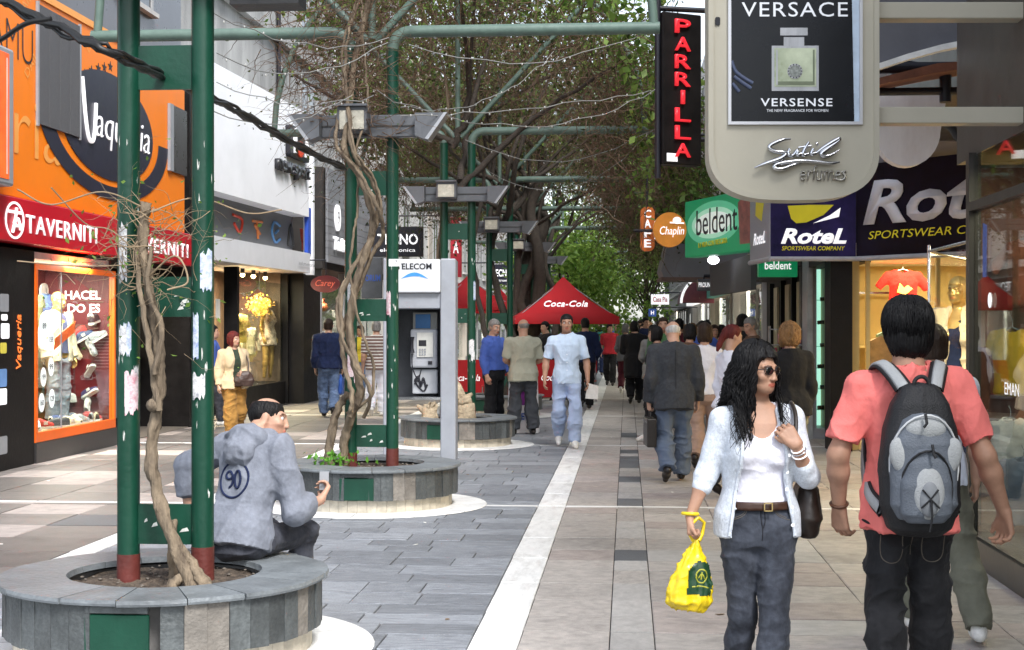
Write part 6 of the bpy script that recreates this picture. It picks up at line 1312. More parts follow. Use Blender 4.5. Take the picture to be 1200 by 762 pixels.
class Fig:
    def __init__(s, J=None, fem=False, bulk=1.0, lean=0, roll=0, twist=0, hip=(0, 0, .90), head=(0, 0, 0), headoff=(0, 0, 0)):
        s.fem = fem; s.bulk = bulk; s.hip = np.array(hip, float); s.R = Rz(twist) @ Rx(-lean) @ Ry(roll); s.org = s.hip - s.R @ v3(0, 0, .90)
        T = s.T = lambda p: s.org + s.R @ np.array(p, float)
        pr = FP if fem else MP; s.prof = [(z, rx * bulk, ry * (bulk * 1.0 + (bulk - 1) * .9), cy) for z, rx, ry, cy in pr]
        sw = .163 if fem else .185; j = s.J = {}
        for n, sg in (('R', 1), ('L', -1)):
            j['sh' + n] = T((sg * sw * (1 + (bulk - 1) * .6), -.012, 1.375)); j['el' + n] = T((sg * (sw + .045), -.03, 1.10)); j['wr' + n] = T((sg * (sw + .05), .04, .86))
            j['hp' + n] = s.hip + s.R @ v3(sg * .088, 0, -.02); j['kn' + n] = s.hip + v3(sg * .1, .01, -.42); j['an' + n] = v3(s.hip[0] + sg * .1, s.hip[1] - .02, .085); j['to' + n] = None
            j['hd' + n] = None
        s.hR = s.R @ Rz(head[0]) @ Rx(head[1]) @ Ry(head[2]); s.hc = T((0, .014, 1.602)) + np.array(headoff, float)
        for k, v in (J or {}).items(): j[k] = np.array(v, float)
    def hT(s, p): return s.hc + s.hR @ np.array(p, float)
    def trunk(s, v, g=0, z0=.80, z1=1.5, k=.03):
        v.loft(s.prof, s.R, s.org, g, k, z0=z0, z1=z1)
        if s.fem:
            for sg in (1, -1): v.ell(s.T((sg * .07, .085, 1.225)), np.array([.062, .055, .06]) + g * .9, s.R, .04)
        for n in 'RL': v.cone(s.T((0, -.02, 1.40)), s.J['sh' + n], (.052 if s.fem else .058) + g, (.040 if s.fem else .047) + g, .04)
        return v
    def arm(s, v, n, g=0, to=2.0, k=.03, b=1.0, flat=True):
        J = s.J; b = b * (.86 if s.fem else 1.0) * (1 + (s.bulk - 1) * .8); a, e, w = J['sh' + n], J['el' + n], J['wr' + n]
        if to <= 1: v.cone(a, e, .049 * b + g, .042 * b + g, k, cut=to)
        else:
            v.cone(a, e, .049 * b + g, .041 * b + g, k); m = e + (w - e) * .3
            v.cone(e, m, .041 * b + g, .042 * b + g, k); v.cone(m, w, .042 * b + g, .028 * b + g, k, cut=(to - 1 - .3) / .7 if to < 2.3 else None)
        return v
    def leg(s, v, n, g=0, k=.035, hem=None, wide=0.0):
        J = s.J; h_, kn, an = J['hp' + n], J['kn' + n], J['an' + n]; b = (1.04 if s.fem else 1.0) * (1 + (s.bulk - 1) * .8)
        v.cone(h_, kn, .088 * b + g, .058 * b + g + wide * .4, k); m = kn + (an - kn) * .3
        v.cone(kn, m, .055 * b + g + wide * .5, .056 * b + g + wide * .7, k); v.cone(m, an, .056 * b + g + wide * .7, .036 * b + g + wide, k, cut=hem); return v
    def hand(s, v, n, kf=.006):
        J = s.J; w = J['wr' + n]; e = J['el' + n]; sg = 1 if n == 'R' else -1; sp = J['hd' + n] if isinstance(J.get('hd' + n), dict) else {}
        d = np.array(sp.get('dir', w - e), float); d /= np.linalg.norm(d); nn = np.array(sp.get('palm', -sg * s.R[:, 0]), float); nn -= d * (nn @ d); nn /= np.linalg.norm(nn); sd = np.cross(nn, d) * (1 if sp.get('thumb', 1) > 0 else -1)
        if sp.get('thumb') is None:          # thumb towards the front by default
            if sd @ s.R[:, 1] < 0: sd = -sd
        c1, c2 = sp.get('curl', (.35, .55)); q = .92 if s.fem else 1.0; kn0 = w + d * .085 * q
        for i, (o, L) in enumerate(((.035, .070), (.012, .078), (-.012, .073), (-.034, .058))):
            b = kn0 + sd * o * q - d * (.006 if i in (0, 3) else 0); v.cone(w + sd * o * .55, b, .0155 * q, .0125 * q, .014)
            f1 = d * math.cos(c1) + nn * math.sin(c1); f2 = d * math.cos(c1 + c2) + nn * math.sin(c1 + c2); f3 = d * math.cos(c1 + c2 * 1.8) + nn * math.sin(c1 + c2 * 1.8)
            p1 = b + f1 * L * .45 * q; p2 = p1 + f2 * L * .33 * q; p3 = p2 + f3 * L * .25 * q
            v.cone(b, p1, .0094 * q, .0088 * q, kf * .6); v.cone(p1, p2, .0088 * q, .0081 * q, kf * .4); v.cone(p2, p3, .0081 * q, .0066 * q, kf * .4)
        t0 = w + d * .022 * q + sd * .02 * q; t1 = w + d * .062 * q + sd * .048 * q + nn * .014; t2 = t1 + (d * .75 + sd * .2 + nn * .5 * (1 if c1 > .6 else .5)) * .034 * q; v.cone(t0, t1, .015 * q, .011 * q, .012); v.cone(t1, t2, .0105 * q, .008 * q, .005)
        s.J['kn0' + n] = kn0 + nn * .03
    def head(s, v, fem=None):
        T = s.hT; R_ = s.hR; f = s.fem if fem is None else fem; q = .95 if f else 1.0; E_ = lambda c, r, k=.02, sub=False: v.ell(T(np.array(c) * q), np.array(r) * q, R_, k, sub); K = lambda a, b, ra, rb, k=.015: v.cone(T(np.array(a) * q), T(np.array(b) * q), ra * q, rb * q, k)
        E_((0, -.018, .030), (.073, .092, .084), .02); E_((0, .022, -.03), (.058, .068, .078), .03); E_((0, .052, -.088), (.030, .030, .023), .03); E_((0, .02, -.075), (.052 if not f else .046, .055, .03), .03)
        for sg in (1, -1):
            E_((sg * .04, .058, -.026), (.022, .02, .02), .02); E_((sg * .031, .098, .004), (.017, .022, .0085), .010, True); E_((sg * .075, -.012, -.006), (.009, .020, .031), .008); E_((sg * .012, .096, -.038), (.009, .011, .007), .007)
            K((sg * .016, .084, .024), (sg * .05, .066, .022), .0085, .006)
        K((0, .086, .012), (0, .1, -.032), .0075, .0108, .012); E_((0, .086, -.059), (.022, .011, .0055), .006); E_((0, .084, -.0695), (.019, .011, .0065), .006)
        nb = s.T((0, -.025, 1.44)); v.cone(T((0, -.025, -.045)), nb, .046 if f else .054, .050 if f else .060, .03); return v
def tint(me, V, F, lips=(1, .5, .5), brow=(.2, .16, .14), stub=None):
    L = (V - F.hc) @ F.hR; L = L / (.95 if F.fem else 1.0); C = np.ones((len(V), 4)); x, y, z = np.abs(L[:, 0]), L[:, 1], L[:, 2]
    if stub is not None: m = (z < -.035) & (z > -.13) & (y > -.01) & ~((x < .018) & (z > -.05)); C[m, :3] = stub
    m = (((x / .025) ** 2 + ((z + .0645) / .0125) ** 2) < 1) & (y > .06); C[m, :3] = lips
    m = (np.abs(z - (.026 - .25 * np.abs(x - .03))) < .0055) & (x > .012) & (x < .052) & (y > .05); C[m, :3] = brow
    m = (((x - .031) ** 2 + (z - .002) ** 2) < .014 ** 2) & (y > .05); C[m, :3] *= .75
    a = me.attributes.new('tint', 'FLOAT_COLOR', 'POINT'); a.data.foreach_set('color', C.astype(np.float32).ravel())
def put(name, V, Q, mat, root, S, smooth=True):
    me = np_mesh(name, V * S, Q, smooth); return link(name, me, mat, root, world=False)
def hair_cap(F, style, h, root, S, mat, seed=0):
    v = Vox(); T = F.hT; R_ = F.hR; q = .95 if F.fem else 1.0; E_ = lambda c, r, k=.015, sub=False: v.ell(T(np.array(c) * q), np.array(r) * q, R_, k, sub)
    lowz = {'short': -.07, 'bald': -.07, 'bob': -.135, 'long': -.16, 'pony': -.06, 'curly': -.11, 'thick': -.115}[style]; gr = {'short': .010, 'bald': .006, 'bob': .020, 'long': .022, 'pony': .010, 'curly': .035, 'thick': .024}[style]
    E_((0, -.022, .034), (.073 + gr, .092 + gr, .084 + gr)); 
    if style in ('bob', 'long', 'curly', 'thick', 'short'): E_((0, -.045, -.04), (.066 + gr, .062 + gr, .085 if style != 'short' else .06), .03)
    if style in ('bob', 'long', 'curly'):
        for sg in (1, -1): E_((sg * .066, .012, -.05), (.022 + gr * .4, .040, .080), .02)
    fr = {'short': .052, 'bald': .0, 'bob': .062, 'long': .062, 'pony': .055, 'curly': .06, 'thick': .058}[style]
    def cutf(X, Y, Z):
        L = [X - F.hc[0], Y - F.hc[1], Z - F.hc[2]]; L = [L[0] * R_[0, i] + L[1] * R_[1, i] + L[2] * R_[2, i] for i in range(3)]
        face = np.minimum(np.minimum(L[1] - (.02 if style in ('short', 'bald', 'pony') else .035) - np.maximum(L[2], 0) * .35, fr - L[2] - .0), (.20 - np.abs(L[0])))      # in front of the ears and below the hairline
        d = np.maximum(face, lowz - L[2])
        if style == 'bald': d = np.maximum(d, np.minimum(L[2] - (.042 if mat is not HB else .088), .2))
        return d
    v.half(cutf)
    if style == 'pony':
        for i in range(4): a = T((0, -.10 - .008 * i, .03 - .05 * i)); b = T((0, -.108 - .008 * i, -.02 - .05 * i)); v.cone(a, b, .03, .028 - .004 * i, .02)
    V, Q = v.surf(h)
    if len(V) == 0: return
    am = {'short': .004, 'bald': .002, 'bob': .006, 'long': .008, 'pony': .004, 'curly': .016, 'thick': .008}[style]
    N = vnormals(V, Q); L = (V - F.hc) @ R_; ang = np.arctan2(L[:, 0], L[:, 1]); f = 36 if style == 'curly' else 9
    dsp = vnoise(np.stack([ang * f, L[:, 2] * (38 if style == 'curly' else 9), L[:, 1] * (30 if style == 'curly' else 8)], 1), seed) + .5 * vnoise(np.stack([ang * 22, L[:, 2] * 12, L[:, 1] * 12], 1), seed + 2)
    return put('hair', V + N * (am * dsp)[:, None], Q, mat, root, S)
def person(label, x, y, rot, H=1.70, h=.012, fig=None, skin=None, hair=('short', HB), top=None, over=None, bottom=None, shoes=None, group=None, stub=None, feet=True, eyes=False, legskin=False, z=0.0, head=True, hands=True, name='person', cat='person', seed=0, hb=None, lips=(1, .6, .6), parts=None):
    """clothes: dicts with mat, g (looseness), hem, sleeve (1 = elbow, 2 = wrist), neck, open, amp"""
    F = fig or Fig(); S = H / 1.70; t = thing(name, label, cat, (x, y, z), rot, group); skin = skin or SK
    v = Vox(); sl = max([0] + [d.get('sleeve', 2) for d in (top, over) if d])
    if head: F.head(v)
    F.trunk(v, -.012 if not (top and top.get('sleeve', 2) == 0) else -.006, .86, 1.5)
    for n in 'RL':
        F.arm(v, n, -.002, 2.4)
        if hands: F.hand(v, n)
        if legskin: F.leg(v, n, -.004)
    V, Q = v.surf(hb or h); o = put('body', V, Q, skin, t, S); tint(o.data, V, F, lips, stub=stub)
    if eyes:
        for sg in (1, -1):
            q = .95 if F.fem else 1; c = F.hT(np.array((sg * .031, .0685, .003)) * q) * S; MBe = MB().ball(tuple(c), .0125 * S, 12, 8); e = link('eye', MBe.mesh('eye'), m_eye, t, world=False); MBi = MB().ball(tuple(c + F.hR @ v3(0, .0075, 0) * S), .0062 * S, 8, 6); link('iris', MBi.mesh('iris'), m_iris, e, world=False)
    if hair: hair_cap(F, hair[0], max(h * .8, .005), t, S, hair[1], seed)
    if bottom:
        v = Vox(); g = bottom.get('g', .012); F_z = bottom.get('waist', min([1.02] + [dd.get('hem', .92) + .03 for dd in (top, over) if dd]))
        F.trunk(v, g, .80, F_z); v.ops = v.ops[:1]
        for n in 'RL':
            if not bottom.get('skirt'): F.leg(v, n, g, hem=bottom.get('len', 1.0), wide=bottom.get('wide', .012))
        if bottom.get('skirt'): v.loft([(bottom['skirt'], .19, .17, 0), (.75, .19, .15, -.01), (.9, .172, .13, -.01)], F.R, F.org, .0, .03)
        v.ell(F.hip + F.R @ v3(0, -.05 if not F.fem else -.055, -.05), (.125 * F.bulk, .085, .09), F.R, .03)
        V, Q = v.surf(bottom.get('h', h)); V = folds(V, Q, 1.6 * bottom.get('amp', .008), bottom.get('fr', (6, 6, 11)), seed + 11); put(bottom.get('name', 'trousers'), V, Q, bottom['mat'], t, S)
    for dct, df in ((top, 'shirt'), (over, 'jacket')):
        if not dct: continue
        v = Vox(); g = dct.get('g', .010); hem = dct.get('hem', .92); F.trunk(v, g, hem, 1.47)
        if hem < .96: v.loft([(hem, F.prof[1][1] + .016, F.prof[1][2] + .02, -.012), (.95, F.prof[2][1] + .012, F.prof[2][2] + .014, -.008), (1.05, F.prof[3][1], F.prof[3][2], 0)], F.R, F.org, g, .02)
        for n in 'RL':
            if dct.get('sleeve', 2) > 0: F.arm(v, n, g + dct.get('sg', .003), dct['sleeve'] if 'sleeve' in dct else 1.97)
        if dct.get('extra'): dct['extra'](v, F)
        nr = dct.get('neck', .062); v.cone(F.T((0, -.02, 1.44)), F.T((0, .02, 1.60)), nr, nr + .03, .008, True)
        if 'scoop' in dct:
            sx, sz = dct['scoop']; v.ell(F.T((0, .08, 1.45)), (sx, .16, sz), F.R, .006, True)
            if dct.get('sleeve', 2) == 0:
                for sg in (1, -1): v.ell(F.T((sg * (F.prof[7][1] + .045), -.01, 1.36)), (.075, .13, .12), F.R, .006, True)
        if 'open' in dct:
            w0, w1 = dct['open']
            def cutf(X, Y, Z, F=F, w0=w0, w1=w1):
                L = [X - F.org[0], Y - F.org[1], Z - F.org[2]]; L = [L[0] * F.R[0, i] + L[1] * F.R[1, i] + L[2] * F.R[2, i] for i in range(3)]
                w = np.interp(L[2], [.7, 1.0, 1.3, 1.45], [w1, (w0 + w1) / 2, w0, w0 * .9]); return np.minimum(w - np.abs(L[0]), L[1] - .0)
            v.half(cutf)
        V, Q = v.surf(dct.get('h', h)); V = folds(V, Q, 1.5 * dct.get('amp', .008), dct.get('fr', (7, 7, 5)), seed + 23); put(dct.get('name', df), V, Q, dct['mat'], t, S)
    if shoes is not None and feet:
        for n in 'RL':
            v = Vox(); a = F.J['an' + n]; k = F.J['kn' + n]; to = F.J['to' + n]
            d = (to - a) if to is not None else v3(0, .17, -.055); hl = a + v3(0, -.035, -.045) if to is None else a - d * .22 + v3(0, 0, -.04)
            v.cone(hl, a + d * .55, .037, .040, .03); v.cone(a + d * .55, a + d, .041, .03, .03); v.cone(a, a + (k - a) * .18, .04, .04, .03)
            V, Q = v.surf(max(h * .7, .008)); V[:, 2] = np.maximum(V[:, 2], .004); put('shoe', V, Q, shoes, t, S)
    return t, F, S
def garment(label, x, y, z, rot, mat, sleeve=.9, hem=.86, S=.95, group=None, spread=.06, seed=0):
    F = Fig(J=dict(elR=(.30 + spread, -.02, 1.18), elL=(-.30 - spread, -.02, 1.18), wrR=(.33 + spread, .02, .95), wrL=(-.33 - spread, .02, .95))); t = thing('hanging_garment', label, 'garment', (x, y, z), rot, group); v = Vox(); F.trunk(v, .0, hem, 1.46); v.loft([(hem, .18, .06, 0), (1.1, .18, .07, 0), (1.3, .18, .08, 0)], F.R, F.org, 0, .02)
    for n in 'RL': F.arm(v, n, .012, sleeve)
    v.cone(F.T((0, -.02, 1.43)), F.T((0, .03, 1.56)), .07, .09, .008, True); V, Q = v.surf(.014); V = folds(V, Q, .014, (6, 6, 5), seed); V[:, 1] *= .6; V[:, 2] -= hem; put('cloth', V, Q, mat, t, S)
    mb = MB(); mb.tube([(-.15, 0, 1.42 - hem), (0, 0, 1.47 - hem), (.15, 0, 1.42 - hem)], .008, 5); mb.tube([(0, 0, 1.47 - hem), (0, 0, 1.53 - hem), (.02, 0, 1.56 - hem)], .004, 5); me = mb.mesh('hanger'); me.transform(Matrix.Scale(S, 4)); link('hanger', me, m_chrome, t, world=False); return t
def loc_w(t, S, p): return WM[t.name] @ Vector(tuple(np.array(p) * S))
def walkJ(a=1.0, lead='R', hipz=.885):
    o = 'L' if lead == 'R' else 'R'; s = 1 if lead == 'R' else -1
    return {'kn' + lead: (s * .1, .17 * a, .475), 'an' + lead: (s * .095, .21 * a, .085), 'to' + lead: (s * .11, .21 * a + .17, .035), 'kn' + o: (-s * .1, .02 * a, .465), 'an' + o: (-s * .095, -.27 * a, .16), 'to' + o: (-s * .10, -.27 * a + .13, .04)}
def place(px, d): d = d * K; u = (px - 600) / FPX; return (-SN * d + CS * u * d, CS * d + SN * u * d)
# ------------------------------------------------------------------ the cast
denim_d = fab('dark_denim', (.03, .032, .042), .3, fine=.12, col2=(.05, .053, .066)); denim_b = fab('blue_denim', (.10, .15, .27), .25, fine=.12, col2=(.13, .19, .31)); black_c = fab('black', (.011, .011, .013)); blackj = fab('black_denim', (.012, .012, .014), .3, col2=(.018, .018, .02))
white_c = fab('white', (.72, .72, .78), .05); grey_s = fab('grey_suit', (.036, .039, .045), .12, fine=.15); slate_t = fab('slate_trousers', (.10, .13, .19), .12); beige = fab('beige', (.5, .39, .25), .1); tan_t = fab('tan_trousers', (.27, .14, .035), .12); navy = fab('navy', (.012, .02, .06), .2)
coral = fab('coral_jersey', (.78, .19, .17), .06); hoodc = fab('grey_blue_jersey', (.19, .205, .245), .12, fine=.1); ltblue = fab('light_blue', (.5, .62, .78), .06); palej = fab('pale_jeans', (.36, .45, .64), .12); stone = fab('stone_vest', (.40, .40, .32), .08); royal = fab('royal_shirt', (.06, .11, .38), .12); charc = fab('charcoal_trousers', (.05, .055, .065), .12); olive = fab('olive_trousers', (.15, .15, .115), .15); pinkt = fab('rose_trousers', (.36, .25, .2), .12)
sh_b = M('shoe_leather', (.015, .012, .011), .35, .2, 10, .05); sh_w = M('shoe_white', (.7, .7, .68), .6, .1, 10); sh_br = M('shoe_brown', (.07, .035, .02), .4, .2, 10)
from mathutils.bvhtree import BVHTree
def child(root, mb, name, mat, S=1.0):
    me = mb.mesh(name); me.transform(Matrix.Scale(S, 4)); return link(name, me, mat, root, world=False)
def ring(mb, c, axis, r, tr, n=20):
    ax = toward(axis); a = ax.orthogonal().normalized(); b = ax.cross(a); c = Vector(tuple(c)); P = [c + (a * math.cos(2 * math.pi * i / n) + b * math.sin(2 * math.pi * i / n)) * r for i in range(n + 1)]; mb.tube(P, tr, 6, caps=False)
# ---- woman in the white top
x, y = place(888, 4.47)
FW = Fig(J=dict(elR=(.235, -.02, 1.12), wrR=(.315, .04, .93), hdR=None, elL=(-.222, .045, 1.115), wrL=(-.15, .165, 1.27), knR=(.075, .0, .47), knL=(-.055, .12, .475), anR=(.085, -.14, .12), anL=(-.035, .16, .085)), fem=True, bulk=1.0, head=(R(40), R(-4), 0), twist=R(4))
FW.J['hdR'] = dict(dir=(.05, .1, -1), palm=(-1, .1, 0), curl=(1.0, 1.3)); FW.J['hdL'] = dict(dir=(.55, -.15, .75), palm=(.2, -1, -.1), curl=(.6, .9))
jeans = fab('charcoal_denim', (.029, .033, .045), .3, fine=.16, col2=(.05, .056, .072))
t, F, S = person('woman in sunglasses and white top with pale blue cardigan carrying yellow bag', x, y, math.pi + R(3), 1.52, .0065, FW, M('skin_olive', (.40, .225, .15), .48, .14, 14, .06, 120, attr='tint', spec=.35), ('long', HB), top=dict(mat=fab('white_cotton', (.76, .75, .83), .03), sleeve=0, scoop=(.088, .155), hem=.985, g=.006, amp=.0035, fr=(9, 9, 16), name='tank_top', neck=.07), over=None, bottom=dict(mat=jeans, wide=.010, amp=.007, g=.003, waist=1.005, fr=(6, 6, 10)), shoes=sh_b, lips=(.95, .5, .5), hb=.0046)
card = M('cloth_knit', (.60, .64, .70), .9, .1, 40, .3, 70, bstretch=(1, 1, .5), sheen=.1, spec=.15, fine=.12)
v = Vox(); F.trunk(v, .017, .84, 1.44); v.loft([(.84, .182, .145, -.02), (.95, .178, .135, -.015), (1.06, .14, .105, -.005), (1.2, .145, .11, 0)], F.R, F.org, .017, .03)
for n in 'RL': F.arm(v, n, .012, 1.05 if n == 'R' else 1.02)
v.cone(F.T((0, -.02, 1.40)), F.T((0, .03, 1.6)), .085, .12, .01, True)
def cutw(X, Y, Z):
    L = [X - F.org[0], Y - F.org[1], Z - F.org[2]]; L = [L[0] * F.R[0, i] + L[1] * F.R[1, i] + L[2] * F.R[2, i] for i in range(3)]
    w = np.interp(L[2], [.80, .95, 1.1, 1.25, 1.36, 1.46], [.145, .125, .10, .088, .075, .07]); return np.minimum(w - np.abs(L[0] - .0), L[1] - .0)
v.half(cutw); V, Q = v.surf(.0065); V = folds(V, Q, .006, (7, 7, 5), 5); put('cardigan', V, Q, card, t, S)
bv = BVHTree.FromPolygons([Vector(p) for p in V], [tuple(q) for q in Q])
mb = MB()
for sx_ in (-1, 1):                      # ribbed front borders and buttons
    P = []
    for k in range(24):
        z = .85 + .55 * k / 23; w = np.interp(z, [.80, .95, 1.1, 1.25, 1.36, 1.46], [.145, .125, .10, .088, .075, .07]) + .012
        hit = bv.ray_cast(Vector(tuple(F.T((sx_ * w, .5, z)))), Vector(tuple(F.R @ v3(0, -1, 0))))
        if hit[0] is not None: P.append(hit[0])
    if len(P) > 2: mb.tube(P, .0085, 6)
child(t, mb, 'cardigan_border', card, S)
mb = MB()
for z in (.90, .98, 1.06, 1.14, 1.22):
    hit = bv.ray_cast(Vector(tuple(F.T((-(.112 if z > 1 else .135), .5, z)))), Vector(tuple(F.R @ v3(0, -1, 0))))
    if hit[0] is not None: child(t, MB().ball(hit[0] + Vector((0, .008, 0)), (.008, .004, .008), 8, 5), 'button', m_whitel, S)
v = Vox(); v.loft([(z_, rx, ry, cy) for z_, rx, ry, cy in FP], F.R, F.org, .0215, 0, z0=.965, z1=1.003); V, Q = v.surf(.0065); put('belt', V, Q, M('belt_leather', (.045, .018, .01), .4, .2, 12, .1), t, S)
bc = F.T((-.02, .132, .985)); mb = MB()
for a, b_ in (((-.02, -.02), (.02, -.015)), ((-.02, .015), (.02, .02)), ((-.02, -.02), (-.015, .02)), ((.015, -.02), (.02, .02))): mb.box((bc[0] + a[0], bc[1] - .002, bc[2] + a[1]), (bc[0] + b_[0], bc[1] + .006, bc[2] + b_[1]))
child(t, mb, 'belt_buckle', M('brass', (.6, .45, .2), .3, .1, 5, 0, metal=.9), S)
# waves of hair
q = random.Random(4); mb = MB(); HT = F.hT
for k in range(900):
    a = q.uniform(55, 305); front = a < 100 or a > 260; ln = q.uniform(.20, .42 if front else .36); ar = R(a); side = math.sin(ar); fw = math.cos(ar); ph = q.uniform(0, 6.28) if k % 3 else (a // 14) * 1.3; P = []; rr = q.uniform(.0018, .0036); th0 = R(q.uniform(6, 55)); jt = q.uniform(.97, 1.05)
    for i in range(7):
        th = th0 + (math.pi / 2 - th0) * i / 6; P.append(HT((side * .094 * math.sin(th) * jt, -.02 + fw * .112 * math.sin(th) * jt, .032 + .107 * math.cos(th) * jt)))
    for i in range(1, 15):
        f = i / 14; z = .032 - ln * f; out = jt + .30 * f + .20 * math.sin(f * 12 + ph) * (.3 + f); p = HT((side * .094 * out + .008 * math.sin(f * 17 + ph * 2), -.02 + fw * .112 * out + .010 * math.cos(f * 15 + ph), z)); L = F.R.T @ (p - F.org)
        if L[2] < 1.46:
            g_ = np.interp(L[2], [1.1, 1.3, 1.42, 1.46], [.135, .130, .085, .04]); L[1] = (max(L[1], g_ + .012 * math.sin(ph)) if (front and L[1] > -.03) else min(L[1], -g_ * .9)); p = F.org + F.R @ L
        P.append(p)
    n = len(P); mb.tube([Vector(tuple(p)) for p in P], [rr * (1.1 - .85 * (i / (n - 1)) ** 3) for i in range(n)], 4, caps=False)
child(t, mb, 'hair_locks', HB, S)
# sunglasses, bracelets
sg_ = thing('sunglasses', 'dark oval sunglasses worn by the woman in white', 'sunglasses', t.location, t.rotation_euler.z)
for s in (1, -1):
    c = F.hT(v3(s * .031, .0925, .004) * .95); rm = F.hR @ Rz(-s * .22); m_ = MB().ball((0, 0, 0), (.0235, .0045, .0175), 16, 10); me = m_.mesh('lens'); me.transform(Matrix.Translation(Vector(tuple(c))) @ Matrix([list(r) for r in rm]).to_4x4()); me.transform(Matrix.Scale(S, 4)); link('lens', me, M('dark_lens', (.008, .007, .007), .05, 0, 5, 0, spec=.8), sg_, world=False)
    mb = MB(); P = [Vector(tuple(F.hT((s * (.031 + .0245 * math.cos(a)) * .95, .0895 - .006 * abs(math.cos(a)) - (.008 if math.cos(a) > .5 else 0), (.004 + .0185 * math.sin(a)) * .95)))) for a in [2 * math.pi * i / 20 for i in range(21)]]; mb.tube(P, .0016, 5, caps=False); child(sg_, mb, 'rim', m_blackp, S)
    child(sg_, MB().tube([Vector(tuple(F.hT(p))) for p in ((s * .053, .078, .008), (s * .070, .045, .008), (s * .076, -.005, .006))], .002, 5), 'temple', m_blackp, S)
child(sg_, MB().tube([Vector(tuple(F.hT(p))) for p in ((-.009, .094, .006), (0, .097, .008), (.009, .094, .006))], .002, 5), 'bridge', m_blackp, S)
e, w = F.J['elL'], F.J['wrL']
for k, f in enumerate((.70, .80, .88)):
    br = thing('bracelet', ('white bangle nearest the wrist of the woman in white', 'silver bangle between the other two on the woman in white', 'pale bangle nearest the elbow of the woman in white')[2 - k], 'bracelet', t.location, t.rotation_euler.z); mb = MB(); ring(mb, e + (w - e) * f, w - e + v3(.02 * k, 0, .03), .034 - .002 * k, .0035); child(br, mb, 'band', m_whitel if k != 1 else m_chrome, S)
# yellow carrier bag in her right hand
hk = F.J['kn0R']; bg_ = thing('carrier_bag', 'yellow plastic carrier bag with dark green print held by the woman', 'bag', t.location, t.rotation_euler.z); B0 = np.array(hk) + v3(.0, .0, -.0)
m_yb = M('yellow_plastic', (.72, .52, .012), .32, .12, 6, .25, 18, spec=.5); m_gb2 = M('green_print', (.012, .045, .02), .35, .2, 8, .1)
v = Vox(); pr = [(-.335, .085, .03, 0), (-.30, .115, .05, 0), (-.22, .108, .055, 0), (-.15, .085, .048, 0), (-.09, .055, .035, 0), (-.04, .028, .022, 0), (.0, .015, .014, 0)]
RB = Rz(R(18)) @ Ry(R(-7)); v.loft(pr, RB, B0 + v3(0, 0, -.015), 0, .02, p=2.2); V, Q = v.surf(.0075); N = vnormals(V, Q); Lb = (V - B0) @ RB; ang = np.arctan2(Lb[:, 0], Lb[:, 1] * 2.2)
V = V + N * (.020 * (.35 - np.abs(vnoise(np.stack([ang * 2.6, Lb[:, 2] * 5, ang * 0 + 1], 1), 3)) ** .6) + .012 * (.4 - np.abs(vnoise(V * 24, 4)) ** .6))[:, None]; N = vnormals(V, Q); put('sack', V, Q, m_yb, bg_, S)
bvb = BVHTree.FromPolygons([Vector(p) for p in V], [tuple(q_) for q_ in Q])
def drape(lines, org, rm, dirn, rad, mat, nm, root, S, bvh, n=6, sm=6):
    mb = MB()
    for ln in lines:
        P = []
        for p in (spline(ln, sm) if len(ln) > 2 else ln):
            o_ = org + rm @ v3(p[0], 0, p[1]); hit = bvh.ray_cast(Vector(tuple(o_ - dirn * .4)), Vector(tuple(dirn)))
            if hit[0] is not None: P.append(hit[0])
        if len(P) > 1: mb.tube(P, rad, n)
    return child(root, mb, nm, mat, S)
cen = V[Q].mean(1); Lc_ = (cen - B0) @ RB; fr_ = (Lc_[:, 1] > .0) & (np.abs(Lc_[:, 0] + .03) < .062 * np.clip((-.10 - Lc_[:, 2]) / .06, 0, 1)) & (Lc_[:, 2] < -.12) & (Lc_[:, 2] > -.27)
Vd = V + N * .0025; Qd = Q[fr_]; us, inv = np.unique(Qd, return_inverse=True); put('green_print', Vd[us], inv.reshape(-1, 4), m_gb2, bg_, S)
circ = [(-.03 + .026 * math.cos(a), -.185 + .03 * math.sin(a)) for a in [2 * math.pi * i / 16 for i in range(17)]]
drape([circ, [(-.045, -.195), (-.03, -.175), (-.018, -.195)], [(-.03, -.2), (-.03, -.165)], [(-.07, -.235), (-.03, -.23), (.01, -.237)]], B0, RB, RB @ v3(0, -1, 0), .0045, M('olive_print', (.3, .3, .03), .4), 'emblem_print', bg_, S, bvb)
mb = MB()
for s in (-1, 1): mb.tube([Vector(tuple(B0 + v3(s * .012, .0, -.03))), Vector(tuple(B0 + v3(s * .03, .012 * s, .0))), Vector(tuple(B0 + v3(s * .03 - .01, .02 * s, .05))), Vector(tuple(B0 + v3(-.01, 0, .075)))], [.012, .009, .008, .008], 6)
child(bg_, mb, 'handle', m_yb, S); mb = MB(); ring(mb, F.J['wrR'] + v3(0, 0, .012), (.05, .1, -1), .034, .009); child(bg_, mb, 'handle_loop', m_yb, S)

